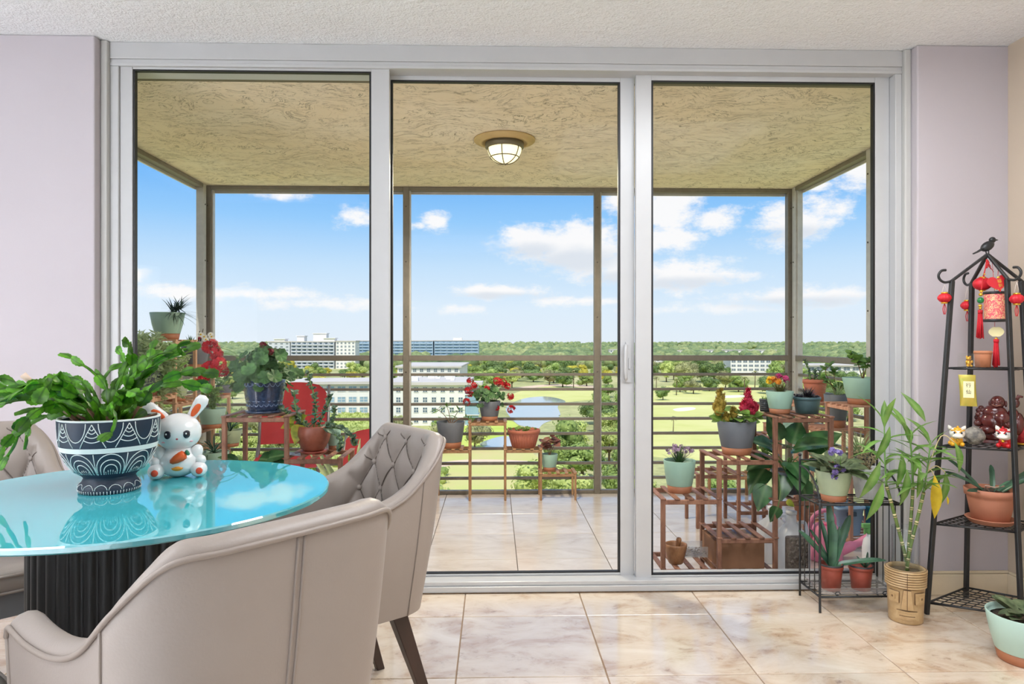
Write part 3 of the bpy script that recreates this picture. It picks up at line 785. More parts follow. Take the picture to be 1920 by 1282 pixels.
def bush_mesh(seed, mt):
    r = random.Random(seed); m = MB()
    for i in range(6):
        a = r.uniform(0, 6.28); d = r.uniform(0, 1.6); s = r.uniform(.8, 1.3); lx, ly, lz = d * math.cos(a), d * math.sin(a), r.uniform(.5, 1.3)
        m.ball((lx, ly, lz * .9), (s * .85, s * .85, s * .8), 7, 5)
        for k in range(34):
            u = Vector((r.gauss(0, 1), r.gauss(0, 1), r.gauss(.4, .8))).normalized(); c = Vector((lx, ly, lz)) + u * s
            a2 = u.orthogonal().normalized(); a2.rotate(Matrix.Rotation(r.uniform(0, 6.28), 3, u)); b = u.cross(a2); e = r.uniform(.25, .5)
            m.add([c - a2 * e * .5, c + b * e * .3, c + a2 * e * .5 + u * e * .5, c - b * e * .3], [(0, 1, 2, 3)])
    return m.mesh('shrub', mt)
def palm_mesh(seed):
    r = random.Random(seed); m = MB()
    m.tube([(0, 0, -.2), (.2, 0, 4), (.3, .1, 8)], [.25, .2, .18], 7, mi=1)
    for k in range(26):
        a = r.uniform(0, 6.28); e = r.uniform(-.7, 1.0); L = r.uniform(1.6, 2.4); p0 = Vector((.3, .1, 8)); d = Vector((math.cos(a) * math.cos(e), math.sin(a) * math.cos(e), math.sin(e)))
        p1 = p0 + d * L * .6; p2 = p0 + d * L + Vector((0, 0, -.7)); s = d.cross(Vector((0, 0, 1))).normalized() * .42
        m.add([p0 - s * .2, p0 + s * .2, p1 + s, p1 - s, p2], [(0, 1, 2, 3), (3, 2, 4)])
    return m
def zone(px, d):
    if d < 130: return 'right below the balcony'
    if d < 300: return 'between the balcony and the first white buildings' if px < 900 else ('beside the pond' if px < 1200 else 'at the near edge of the wide fairway')
    if d < 380: return 'beside the white four storey building' if px < 900 else 'on the pale fairway'
    return 'in the belt in front of the high-rises' if px < 900 else 'in the tree belt behind the fairways'
TREE_LABEL = {'bright': 'bright yellow-green broad tree', 'mid': 'mid green rounded tree', 'dark': 'deep green dense tree',
              'olive': 'olive grey-green loose-crowned tree', 'yellow': 'yellow flowering tree'}
def plant_tree(kind, x, y, s=1, near=True):
    cr, tr = rnd.choice(PROTO[kind])
    zn = zone(960 + F * math.tan(math.atan2(x, y) - YAW), math.hypot(x, y))
    t = thing('tree', TREE_LABEL[kind] + ' ' + zn, 'tree', (x, y, GZ), R(0, 6.28), kind + ' trees ' + zn)
    t.scale = (s * R(.9, 1.15), s * R(.9, 1.15), s * R(.85, 1.15))
    link('crown', cr, t); link('trunk', tr, t)
ntree = 0
TAKEN = []
def free(x, y, r):
    for a, b, q in TAKEN:
        if (a - x) ** 2 + (b - y) ** 2 < (r + q) ** 2: return False
    return True
def scatter(pxr, dr, n, kinds, sr, avoid=None):
    global ntree
    for k in range(n):
        for _ in range(60):
            px = R(*pxr); d = math.sqrt(R(dr[0] ** 2, dr[1] ** 2)) if dr[1] < 4 * dr[0] else R(*dr)
            a, b = dirxy(px); x, y = d * a, d * b
            s = R(*sr); r = 5.9 * s
            if (avoid is None or not avoid(px, d)) and free(x, y, r) and not inbuild(x, y, r * 1.05): break
        else: continue
        TAKEN.append((x, y, r)); plant_tree(rnd.choice(kinds), x, y, s); ntree += 1
# single trees on the fairways
for px, py, k, s in [(1243, 750, 'dark', .62), (1300, 738, 'olive', .95), (1330, 733, 'dark', 1.0), (1385, 735, 'mid', 1.05), (1440, 738, 'dark', 1.1), (1275, 735, 'mid', .9), (1140, 745, 'dark', .8), (1125, 760, 'mid', .8),
                     (1055, 726, 'dark', 1.1), (1030, 722, 'olive', 1.1), (1100, 724, 'mid', 1.0), (960, 728, 'bright', 1.0), (925, 725, 'mid', 1.1), (800, 792, 'olive', .95), (1480, 742, 'mid', 1), (1360, 729, 'olive', 1.1), (1000, 716, 'dark', 1.1)]:
    if inbuild(*GP(px, py), 5): continue
    TAKEN.append((*GP(px, py), 5.6 * s)); plant_tree(k, *GP(px, py), s); ntree += 1
# canopy below the balcony, right half of the middle view
scatter((985, 1180), (92, 128), 16, ['bright', 'bright', 'mid'], (.8, 1.0))
scatter((1060, 1180), (128, 165), 10, ['bright', 'mid', 'bright'], (.75, 1.0))
scatter((1120, 1180), (170, 235), 5, ['mid', 'dark', 'bright'], (.8, 1.1))
scatter((1180, 1440), (82, 100), 20, ['bright', 'bright', 'mid'], (.62, .8))
# left view: pale scrubby crowns between the balcony and the low building
scatter((240, 560), (95, 260), 26, ['bright', 'bright', 'mid', 'olive'], (.6, .85))
scatter((560, 745), (95, 175), 20, ['bright', 'bright', 'bright', 'mid'], (.45, .62))
scatter((240, 440), (260, 420), 8, ['mid', 'bright'], (.8, 1.1))
scatter((745, 900), (152, 185), 7, ['olive', 'mid', 'bright'], (.5, .75))
# belt behind the fairways
scatter((900, 1180), (395, 620), 46, ['dark', 'mid', 'olive', 'bright', 'yellow'], (.9, 1.35))
scatter((1180, 1500), (385, 640), 64, ['dark', 'mid', 'olive', 'dark', 'bright'], (.95, 1.4), avoid=lambda p, d: 1368 < p < 1448 and d < 515)
scatter((1490, 1720), (200, 400), 26, ['dark', 'mid', 'olive', 'bright'], (.8, 1.15))
scatter((560, 900), (300, 560), 44, ['bright', 'mid', 'yellow', 'mid', 'dark'], (.8, 1.15))
scatter((240, 560), (430, 700), 18, ['bright', 'mid', 'yellow'], (.9, 1.2))
pm = palm_mesh(5).mesh('palm', [TM['olive'], mTrunk])
for px, py, s in [(1262, 812, .52), (1268, 741, .9), (1395, 741, 1.0), (1075, 728, 1.1), (942, 722, 1.1), (1160, 730, 1), (1415, 730, 1.1), (1230, 736, .9)]:
    if not free(*GP(px, py), 2.8): continue
    o = tag(link('palm_tree', pm, loc=(*GP(px, py), GZ)), 'palm tree with a bare trunk standing by the fairway', 'tree', 'palms on the golf course'); o.scale = (s, s, s)
bm_ = [bush_mesh(300 + i, TM[k]) for i, k in enumerate(['bright', 'mid', 'bright'])]
for k in range(34):
    px = R(800, 985) if k < 20 else R(700, 830); d = R(92, 108) if k < 20 else R(100, 150)
    a, b = dirxy(px)
    if not free(d * a, d * b, 2.4): continue
    TAKEN.append((d * a, d * b, 2.4))
    o = tag(link('shrub', rnd.choice(bm_), loc=(d * a, d * b, GZ)), 'low shrub at the foot of the building', 'shrub', 'shrubs below the balcony'); s = R(.8, 1.5); o.scale = (s, s, s * R(.8, 1.1))


# pale scrub between the house and the low building: too many small bushes to count
sm_ = MB(); sr_ = random.Random(4)
for k in range(3800):
    px = sr_.uniform(230, 742); d = math.sqrt(sr_.uniform(88 ** 2, 226 ** 2)); a, b = dirxy(px); x, y = d * a, d * b; s = sr_.uniform(.7, 1.7)
    if inbuild(x, y, s + .5) or not free(x, y, s + 1.8): continue
    sm_.ball((x, y, GZ + s * .55), (s * sr_.uniform(.8, 1.3), s * sr_.uniform(.8, 1.3), s * .7), 6, 4)
    for q in range(9):
        u = Vector((sr_.gauss(0, 1), sr_.gauss(0, 1), abs(sr_.gauss(.6, .6)))).normalized(); c = Vector((x, y, GZ + s * .55)) + Vector((u.x * s, u.y * s, u.z * s * .8)); w = u.orthogonal().normalized() * .22
        sm_.add([c - w, c + w, c + u * .5 + Vector((0, 0, .25))], [(0, 1, 2)])
stuff(tag(sm_.build('scrub', TM['bright']), 'pale green scrub covering the ground below the balcony', 'scrub'))

# distant forest: crowns nobody could count
fm = MB(); fr_ = random.Random(11)
for k in range(5200):
    d = 640 * math.exp(fr_.random() * 2.55); px = fr_.uniform(60, 1860)
    a, b = dirxy(px); x, y = d * a, d * b; s = fr_.uniform(5, 9) * (1 + d / 5000)
    if inbuild(x, y, s * 1.3) or not free(x, y, s * 1.2): continue
    if d > 1100 and fr_.random() < .35: pass
    j = [fr_.uniform(.75, 1.25) for _ in range(3)]
    fm.ball((x, y, GZ + s * .75), (s * j[0], s * j[1], s * .75 * j[2]), 7, 5)
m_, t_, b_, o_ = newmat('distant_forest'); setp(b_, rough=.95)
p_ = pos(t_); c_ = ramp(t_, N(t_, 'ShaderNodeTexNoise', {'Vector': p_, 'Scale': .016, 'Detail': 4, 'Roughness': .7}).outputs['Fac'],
    [(.3, srgb(92, 116, 84)), (.45, srgb(122, 142, 96)), (.56, srgb(148, 162, 108)), (.7, srgb(176, 180, 126))])  # muted greens: distance haze put into the base colour
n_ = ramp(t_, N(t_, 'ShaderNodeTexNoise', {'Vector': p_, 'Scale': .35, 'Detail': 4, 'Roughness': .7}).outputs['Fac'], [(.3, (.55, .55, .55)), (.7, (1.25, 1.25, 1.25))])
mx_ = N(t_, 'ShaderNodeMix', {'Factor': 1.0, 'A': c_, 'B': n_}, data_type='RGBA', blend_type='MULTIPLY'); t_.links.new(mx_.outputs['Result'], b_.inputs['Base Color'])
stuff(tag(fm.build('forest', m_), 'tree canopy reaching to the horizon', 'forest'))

# ------------------------------------------------------------------ dining table
TZ = .75; TC = (-.885, 1.705)
tb = thing('dining_table', 'round dining table with turquoise glass top and black fluted pedestal', 'table', (TC[0], TC[1], 0))
def m_turq():
    m, t, b, out = newmat('turquoise_glass'); b.inputs['Base Color'].default_value = (*srgb(70, 178, 190), 1)
    setp(b, rough=.012, ior=3.8, spec=.5); return m
RT = .462
gt = MB(); NT = 160
gt.lathe([(RT - .003, 0), (RT, .003), (RT, .0115), (RT - .003, .0145)], NT, (0, 0, TZ - .0145), smooth=False, closed_ends=False)
for zz, ff in ((TZ, 1), (TZ - .0145, -1)): gt.add([((RT - .003) * math.cos(2 * PI * k / NT), (RT - .003) * math.sin(2 * PI * k / NT), zz) for k in range(NT)], [tuple(range(NT))[::ff]])
gt.build('glass_top', m_turq(), tb)
mFlute = mat('black_fluted_wood', (.022, .021, .021), var=.15, scale=8, rough=.42)
nf = 44
pr = [(.232, .012), (.232, .03), (.226, .2), (.222, .45), (.222, TZ - .03), (.215, TZ - .016)]
MB().lathe(pr, nf * 8, rfun=lambda q, i: 1 - .045 * (1 - abs(math.sin(q * nf / 2)) ** .6)).build('pedestal', mFlute, tb)
MB().lathe([(.0, 0), (.25, 0), (.25, .010), (.245, .0125), (0, .0125)], 64).build('base_plate', mFlute, tb)
MB().lathe([(0, TZ - .0165), (.2, TZ - .0165), (.2, TZ - .0148), (0, TZ - .0148)], 48).build('support_disc', mFlute, tb)

# ------------------------------------------------------------------ dining chairs (local: facing +y)
mLea = mat('greige_leather', srgb(157, 146, 138), var=.03, scale=5, bump=.05, bscale=220, rough=.42)
mPip = mat('greige_piping', srgb(150, 138, 129), var=.03, rough=.45)
mCord = mat('tuft_cord', srgb(104, 93, 86), rough=.5)
mApr = mat('shaded_grey_apron', srgb(112, 112, 114), var=.05, rough=.6)  # grey holds the shade under the seat as colour
mLeg = mat('dark_walnut', srgb(62, 44, 38), var=.25, scale=14, stretch=(1, 1, .12), rough=.38)
HB = .845
top_half = smoothpath([(0, -.285, 0), (.12, -.283, 0), (.195, -.262, 0), (.238, -.205, 0), (.252, -.12, 0), (.256, -.02, 0), (.257, .1, 0), (.255, .20, 0)], 10)
bot_half = smoothpath([(0, -.205, 0), (.11, -.203, 0), (.18, -.188, 0), (.218, -.145, 0), (.228, -.08, 0), (.232, 0, 0), (.234, .1, 0), (.234, .19, 0)], 10)
hts = [.845, .845, .838, .775, .700, .665, .655, .662]
ht_half = [v.z for v in smoothpath([(i, 0, h) for i, h in enumerate(hts)], 10)]
ht_half[-1] = .640; ht_half[-2] = .655; ht_half[-3] = .660
def mirrorcat(h): return [Vector((-p.x, p.y, p.z)) for p in h[:0:-1]] + list(h)
TOPP, BOTP = mirrorcat(top_half), mirrorcat(bot_half); HT = ht_half[:0:-1] + ht_half
NS = len(TOPP); Z0 = .338
ARC = [0]
for i in range(1, NS): ARC.append(ARC[-1] + (TOPP[i] - TOPP[i - 1]).length)
mid = ARC[NS // 2]; ARC = [a - mid for a in ARC]
def interp(arr, u):
    i = min(int(u), NS - 2); f = u - i
    return arr[i] * (1 - f) + arr[i + 1] * f
def idx_of(s):
    for i in range(NS - 1):
        if ARC[i] <= s <= ARC[i + 1]: return i + (s - ARC[i]) / (ARC[i + 1] - ARC[i])
    return 0 if s < 0 else NS - 1.001
def outer(u, z):
    k = (z - Z0) / (HB - Z0); k = k + .10 * math.sin(PI * max(0, min(1, k)))
    p = interp(BOTP, u) * (1 - k) + interp(TOPP, u) * k
    return Vector((p.x, p.y, z))
def inward(u):
    e = .6; a = interp(TOPP, max(0, u - e)); b = interp(TOPP, min(NS - 1.001, u + e)); t = (b - a).normalized()
    return Vector((-t.y, t.x, 0))
TH = .052; WSP, HSP = .15, .17; ZB = .80
def puff(s, z, h):
    p = s / WSP + (z - ZB) / HSP; q = s / WSP - (z - ZB) / HSP
    v = (abs(math.sin(PI * p)) * abs(math.sin(PI * q))) ** .55
    m = max(0, min(1, (h - .012 - z) / .03)) * max(0, min(1, (z - .47) / .05)) * max(0, min(1, (.42 - abs(s)) / .05))
    return (v - .35) * .017 * m
def inner(u, z, extra=0):
    h = interp(HT, u)
    return outer(u, z) + inward(u) * (TH + extra + puff(interp(ARC, u), z, h))
def make_chair(label):
    c = thing('dining_chair', label, 'chair', (0, 0, 0), 0, 'tufted dining chairs around the turquoise table')
    m = MB(); cols = []
    us = []
    for i in range(NS - 1): us += [i, i + .5]
    us.append(NS - 1.001)
    for u in us:
        h = interp(HT, u); row = []
        for j in range(11): row.append(outer(u, Z0 + (h - .022 - Z0) * j / 10))
        n = inward(u); base = outer(u, h - .022)
        for j in range(1, 6):
            a = PI * j / 6; row.append(base + n * (TH / 2) * (1 - math.cos(a)) + Vector((0, 0, .022 * math.sin(a))))
        for j in range(34): row.append(inner(u, (h - .022) + (.43 - (h - .022)) * j / 33))
        cols.append(row)
    m.grid(cols, True)
    nr = len(cols[0])
    for k, row in ((0, cols[0]), (1, cols[-1])):          # padded front of each arm
        cen = sum(row, Vector()) / nr + Vector((0, .012, 0)); fs = [(i, (i + 1) % nr, nr) for i in range(nr)]
        m.add(row + [cen], fs if k == 1 else [f[::-1] for f in fs], True)
    m.build('backrest', mLea, c)
    pp = MB(); pp.tube([outer(u, interp(HT, u) - .020) - inward(u) * .002 for u in us], .0048, 6)
    for k, row in ((0, cols[0]), (1, cols[-1])): pp.tube([p + Vector((0, .003, 0)) for p in row[::2]], .0042, 6)
    pp.build('piping', mPip, c)
    sm = MB()
    for s in (-.30, .30):
        u = idx_of(s); h = interp(HT, u); sm.tube([outer(u, Z0 + (h - .02 - Z0) * j / 10) - inward(u) * .0008 for j in range(11)], .0026, 5)
    for s in (-.006, .006):
        u = idx_of(s); h = interp(HT, u); sm.tube([outer(u, Z0 + (h - .02 - Z0) * j / 10) - inward(u) * .0008 for j in range(11)], .0026, 5)
    sm.build('seam', mPip, c)
    # buttons and cords of the tufting
    bt = MB(); bt.ball((0, 0, 0), (.0095, .0095, .0062), 12, 7); btm = bt.mesh('button', mLea)
    pts = {}
    for i in range(-6, 7):
        for j in range(-6, 7):
            s = (i + j) / 2 * WSP; z = ZB + (i - j) / 2 * HSP
            if abs(s) > .30: continue
            u = idx_of(s); h = interp(HT, u)
            if .49 < z < h - .03: pts[(i, j)] = (u, s, z)
            elif h - .03 <= z < h + .10: pts[(i, j)] = (u, s, h - .006)
    cd = MB()
    for (i, j), (u, s, z) in pts.items():
        h = interp(HT, u)
        if z < h - .02:
            n = inward(u); p = inner(u, z)
            M = aim(p + n * .003, (0, 0, 1), n); link('button', btm, c, M=M)
        for di, dj in ((1, 0), (0, -1), (0, 1)):
            if (i + di, j + dj) in pts:
                u2, s2, z2 = pts[(i + di, j + dj)]; L = []
                for k in range(9):
                    f = k / 8; uu, zz = u + (u2 - u) * f, z + (z2 - z) * f; hh = interp(HT, uu)
                    L.append(inner(uu, min(zz, hh - .022)) + inward(uu) * .0006 if zz < hh - .022 else outer(uu, hh - .022) + inward(uu) * TH * .8 + Vector((0, 0, .013)))
                cd.tube(L, .0021, 5)
    cd.build('tuft_cord', mCord, c)
    # seat cushion, apron, legs
    def rr(w, d0, d1, r, n=7):
        out = []
        for cx, cy, a0 in ((w - r, d1 - r, 0), (-w + r, d1 - r, PI / 2), (-w + r * .4, d0 + r * .4, PI), (w - r * .4, d0 + r * .4, 1.5 * PI)):
            rr_ = r if cy > 0 else r * .4
            for k in range(n): a = a0 + k * PI / 2 / (n - 1); out.append((cx + rr_ * math.cos(a), cy + rr_ * math.sin(a)))
        return out
    st = MB(); rows = []
    for ins, z in ((.012, .405), (.0, .412), (0, .452), (.004, .462), (.014, .470), (.05, .478), (.11, .482)):
        rows.append([Vector((x, y, z)) for x, y in rr(.204 - ins, -.125 + ins, .290 - ins, .075)])
    st.grid(rows, True, closed_u=True); n_ = len(rows[0])
    st.add(rows[-1], [tuple(range(n_))], True); st.add(rows[0], [tuple(range(n_ - 1, -1, -1))])
    s_o = st.build('seat', mLea, c)
    sp = MB(); sp.tube([Vector((x, y, .456)) for x, y in rr(.2055, -.126, .2915, .075)], .0045, 6, closed=True); sp.tube([Vector((x, y, .409)) for x, y in rr(.2045, -.126, .2905, .075)], .004, 6, closed=True)
    sp.build('seat_piping', mPip, s_o)
    ap = MB(); ap.poly(rr(.198, -.12, .278, .07), .335, .4045); ap.build('apron', mApr, c)
    for sx in (-1, 1):
        for fy in (1, 0):
            l = MB()
            if fy: a, b = Vector((sx * .185, .225, .336)), Vector((sx * .200, .255, 0))
            else: a, b = Vector((sx * .165, -.115, .336)), Vector((sx * .185, -.225, 0))
            w0, w1 = .024, .0135; v = []
            for p, w in ((a, w0), (b, w1)): v += [(p.x - w, p.y - w, p.z), (p.x + w, p.y - w, p.z), (p.x + w, p.y + w, p.z), (p.x - w, p.y + w, p.z)]
            l.add(v, [(0, 1, 2, 3), (7, 6, 5, 4), (0, 4, 5, 1), (1, 5, 6, 2), (2, 6, 7, 3), (3, 7, 4, 0)]); l.build('leg', mLeg, c, bevel=.003)
    return c
def face(o, x, y, fx, fy, s=1): o.location = (x, y, 0); o.rotation_euler = (0, 0, math.atan2(fy, fx) - PI / 2); o.scale = (s, s, s)
chC = make_chair('greige leather dining chair turned away, plain back with a centre seam')
chB = copy_tree(chC); chB['label'] = 'greige dining chair with button tufted back between table and middle glass door'
chA = copy_tree(chC); chA['label'] = 'greige tufted dining chair beside the pink wall, behind the patterned planter'
chD = copy_tree(chC); chD['label'] = 'greige dining chair of which only a rounded seat corner shows beside the pedestal'
face(chC, -.515, 1.245, -.77, .64); face(chB, -.475, 2.075, -.83, -.56)
face(chA, -1.60, 2.16, .70, -.71); face(chD, -1.235, 1.215, .62, .78)

# ------------------------------------------------------------------ patterned planter with holiday cactus
pxy = (X(206, 1.735), 1.735)
cp = thing('potted_cactus', 'arching holiday cactus in a navy footed planter with white line pattern', 'plant', (pxy[0], pxy[1], TZ))
prof = [(0, 0), (.066, 0), (.069, .006), (.068, .018), (.060, .028), (.057, .036), (.062, .042), (.080, .055), (.094, .075), (.104, .100), (.110, .130), (.1125, .165), (.113, .180)]
mNavy = mat('navy_glaze', srgb(20, 38, 58), var=.15, scale=20, rough=.5)
mWl = mat('white_slip', srgb(226, 228, 226), var=.04, rough=.6)
po = MB().lathe(prof + [(.1125, .183), (.107, .183), (.105, .168), (.100, .150), (.0, .150)], 64).build('planter', mNavy, cp)
def prad(z):
    for (r0, z0), (r1, z1) in zip(prof[1:-1], prof[2:]):
        if z0 <= z <= z1: return r0 + (r1 - r0) * (z - z0) / (z1 - z0 + 1e-9)
    return prof[-1][0]
def on(q, z, o=.0004): r = prad(z) + o; return Vector((r * math.cos(q), r * math.sin(q), z))
lw = .0011
pt = MB()
for k in range(9):                                  # triangles with little arcs, and big swags between
    q0 = 2 * PI * k / 9
    for sgn in (-1, 1): pt.tube([on(q0 + sgn * f * .26, .176 - f * .056) for f in [i / 6 for i in range(7)]], lw, 5)
    for zz, wq in ((.168, .045), (.160, .08), (.150, .125), (.139, .17)):
        pt.tube([on(q0 + wq * f, zz - .006 * (1 - f * f)) for f in [i / 4 - 1 for i in range(9)]], lw, 5)
    pt.tube([on(q0 + .35 + .23 * math.cos(a), .178 - .045 * math.sin(a)) for a in [PI * i / 12 for i in range(13)]], lw, 5)
    # fans on the lower bowl
    for wq, zz in ((.33, .104), (.25, .090), (.17, .078)):
        pt.tube([on(q0 + .35 + wq * math.sin(a), .052 + (zz - .052) * math.cos(a) ** .8) for a in [-PI / 2 + PI * i / 14 for i in range(15)]], lw, 5)
    pt.tube([on(q0, .050 + .054 * f) for f in [i / 5 for i in range(6)]], lw, 5)
    for i in range(7): q = q0 + .35 + (i - 3) * .06; pt.tube([on(q, .052), on(q, .064 - .0012 * (i - 3) ** 2)], lw * .8, 4)
for k in range(14): pt.tube([on(2 * PI * k / 14 + .2 * math.cos(a), .012 + .012 * math.sin(a), .0012) for a in [PI * i / 6 for i in range(7)]], lw * .8, 4)
for k in range(60): q = 2 * PI * k / 60; pt.tube([on(q, .001, .0012), on(q, .009, .0008)], lw * .8, 4)
pt.build('line_pattern', mWl, po)
MB().grid([[on(2 * PI * k / 64, z, .0010) for k in range(64)] for z in (.106, .110, .114, .118)], True, closed_u=True).build('white_band', mWl, po)
MB().lathe([(.1125, .1795), (.1138, .1815), (.1125, .1845), (.1075, .1845), (.106, .180)], 64, closed_ends=False).build('white_rim', mWl, po)
MB().lathe([(0, .151), (.099, .151), (.09, .160), (.05, .166), (0, .168)], 32, rfun=lambda q, i: 1 + .02 * math.sin(7 * q + i)).build('pebble_soil', mat('cream_pebbles', srgb(206, 190, 168), col2=srgb(150, 130, 108), scale=90, bump=.8, bscale=120, rough=.9), cp)
def seg_mesh():
    m = MB(); L = []
    prof_ = [(0, .14), (.10, .22), (.25, .40), (.32, .36), (.48, .50), (.55, .44), (.72, .50), (.80, .40), (.93, .34), (1.0, .16)]
    for i, (y, w) in enumerate(prof_):
        zc = .10 * math.sin(PI * y)
        L.append([(-w, y, zc - .03), (-w * .5, y, zc + .02), (0, y, zc + .09), (w * .5, y, zc + .02), (w, y, zc - .03)])
    m.grid(L, True); m.grid([[(x, y, z - .06) for x, y, z in r][::-1] for r in L], True)
    return m
mCac = leafmat('cactus_green', srgb(58, 116, 26), srgb(112, 178, 40), rough=.38, transl=.38, scale=40, rand=.42, vein=(srgb(38, 78, 30), .75))
segm = seg_mesh().mesh('leaf_segment', mCac)
rc = random.Random(21); wood = MB()
def chain(a, e0, n, droop, L0=.046, start=(0, 0, .162), br=True, depth=0):
    p = Vector(start); e = e0; az = a
    for i in range(n):
        L = L0 * rc.uniform(.85, 1.15)
        d = Vector((math.cos(az) * math.cos(e), math.sin(az) * math.cos(e), math.sin(e)))
        up = Vector((rc.uniform(-1, 1), rc.uniform(-1.2, .6), rc.uniform(-.2, .9)))
        W = L * rc.uniform(.58, .74)
        if p.x > .04 and p.y > -.03 and p.z + d.z * L < .235: break
        link('leaf_segment', segm, cp, M=aim(p, d, up, W, L, L * .6))
        p = p + d * L * .96; e -= droop * rc.uniform(.6, 1.4); az += rc.uniform(-.25, .25)
        if br and depth < 1 and i >= 1 and rc.random() < .30:
            chain(az + rc.choice((-.7, .7)), e + .3, n - i - 1 + 1, droop * 1.1, L0 * .9, p, False, 1)
for k in range(22):
    a = 2 * PI * k / 22 + rc.uniform(-.1, .1); e = rc.uniform(.2, 1.3); r0 = rc.uniform(.01, .06)
    sp_ = Vector((r0 * math.cos(a), r0 * math.sin(a), .162))
    d = Vector((math.cos(a) * math.cos(e), math.sin(a) * math.cos(e), math.sin(e))); ln = rc.uniform(.03, .09)
    if k % 2 == 0: wood.tube([sp_, sp_ + d * ln * .6, sp_ + d * ln], [.006, .0045, .0035], 6); st_ = sp_ + d * ln * .97
    else: st_ = sp_
    chain(a, e, rc.choice((3, 4, 5, 6)), rc.uniform(.14, .36), start=st_)
# a few long arching branches
for a, e, n, dr in [(2.7, 1.05, 6, .30), (2.95, .95, 6, .34), (3.3, .85, 6, .33), (1.75, 1.25, 5, .28), (.55, .95, 5, .3), (.15, .6, 6, .2), (-.35, .55, 6, .22), (3.7, .6, 5, .28), (-.05, .5, 6, .14), (2.2, 1.2, 5, .3), (.9, 1.2, 5, .25), (5.6, .7, 5, .25), (-1.0, .8, 5, .3), (-2.2, .8, 5, .34)]:
    chain(a, e + .12, n, dr * .9, .045, (.02 * math.cos(a), .02 * math.sin(a), .17))
wood.build('stem', mat('woody_stem', srgb(104, 78, 58), var=.3, scale=60, rough=.9), cp)
MB().tube([(-.055, -.02, .155), (-.15, -.06, .27)], .0022, 6).tube([(-.15, -.06, .27), (-.168, -.068, .292)], [.006, .008], 8).build('plant_marker', mat('bamboo_stick', srgb(222, 196, 176), rough=.6), cp)

# ------------------------------------------------------------------ rabbit figurine
rb = thing('rabbit_figurine', 'glossy white rabbit figurine holding a carrot, on the glass table', 'figurine', (X(335, 1.905), 1.905, TZ + .0005), math.radians(20))
rb.scale = (1.04, 1.04, 1.04)
mWv = mat('white_vinyl', (.86, .85, .85), var=.01, rough=.22, coat=.6)
mOr = mat('orange_vinyl', srgb(232, 96, 38), var=.05, scale=50, rough=.35)
mRed = mat('coral_vinyl', srgb(226, 82, 52), rough=.35); mPk = mat('pink_blush', srgb(244, 170, 180), rough=.5); mEye = mat('black_eye', (.012, .016, .03), rough=.08)
b = MB()
b.ball((0, 0, .040), (.054, .046, .042), 28, 16, fun=lambda p: 1 if p.z > -.75 else .98)
b.ball((0, .002, .066), (.036, .033, .03), 24, 12)
for s in (-1, 1):
    b.ball((s * .050, -.026, .020), (.021, .024, .0205), 18, 10)
    b.ball((s * .041, -.010, .060), (.017, .018, .025), 16, 9, M=Matrix.Rotation(s * .5, 3, 'Y'))
b.ball((.054, -.020, .043), (.014, .015, .014), 12, 8); b.ball((-.054, -.020, .043), (.014, .015, .014), 12, 8)
b.build('body', mWv, rb)
hd_ = MB(); hd_.ball((0, -.003, .118), (.056, .050, .049), 36, 22, fun=lambda p: 1 + .05 * max(0, -p.z) * abs(p.x)); hdo = hd_.build('head', mWv, rb)
for s, M in ((1, Matrix.Translation((.034, 0, .162)) @ Matrix.Rotation(.55, 4, 'Y')), (-1, Matrix.Translation((-.036, 0, .158)) @ Matrix.Rotation(-.95, 4, 'Y'))):
    e = MB(); e.lathe([(.001, -.012), (.012, -.006), (.0145, .014), (.0165, .030), (.0175, .042), (.013, .054), (.001, .058)], 18, M=M @ Matrix.Diagonal((1, .62, 1, 1)))
    eo = e.build('ear', mWv, rb)
    MB().ball((0, 0, 0), (.0085, .0035, .021), 14, 8, M=None).build('inner_ear', mOr, eo).matrix_local = M @ Matrix.Translation((0, -.0085, .016))
hc = Vector((0, -.003, .118)); hr_ = (.056, .050, .049)
def onhead(x, z, o=.0):
    y = -math.sqrt(max(0, 1 - (x / hr_[0]) ** 2 - (z / hr_[2]) ** 2)) * hr_[1]
    return hc + Vector((x, y - o, z))
for s in (-1, 1):
    p = onhead(s * .0225, -.003); n_ = Vector((s * .4, -1, 0)).normalized()
    eo = MB().ball((0, 0, 0), (.0086, .0025, .0098), 18, 10).build('eye', mEye, hdo); eo.matrix_local = aim(p, -n_, (0, 0, 1))
    MB().ball((-.0022, -.0024, .003), (.0022, .0010, .0024), 8, 6).build('eye_glint', mWv, eo)
    MB().tube([onhead(s * (.0225 + .009 * math.cos(a)), -.003 + .0105 * math.sin(a), .0005) for a in [PI * (.15 + .7 * i / 8) for i in range(9)]], .0006, 4).build('eyelash', mEye, hdo)
    MB().ball(onhead(s * .031, -.022), (.0065, .002, .0022), 10, 6).build('blush', mPk, hdo)
MB().ball(onhead(0, -.0135, .0003), (.0028, .002, .0024), 10, 7).build('nose', mat('nose_red', srgb(178, 44, 56), rough=.3), hdo)
ca = MB(); M = Matrix.Translation((.004, -.050, .056)) @ Matrix.Rotation(.15, 4, 'X') @ Matrix.Rotation(1.02, 4, 'Y')
ca.lathe([(.001, -.024), (.007, -.020), (.011, -.008), (.0128, .006), (.0118, .015), (.006, .019), (.001, .02)], 18, M=M); co = ca.build('carrot', mOr, rb)
cl = MB()
for k in range(5): a = k * 1.257; cl.ball(M @ Vector((.004 * math.cos(a), .004 * math.sin(a), .024)), .0042, 8, 6)
cl.build('carrot_top', mat('carrot_green', srgb(30, 120, 88), rough=.5), co)
MB().ball((0, -.0445, .029), (.014, .004, .008), 16, 8, fun=lambda p: 1 if p.z < .1 else .55).build('belly_patch', mat('amber_vinyl', srgb(226, 150, 44), rough=.4), rb)
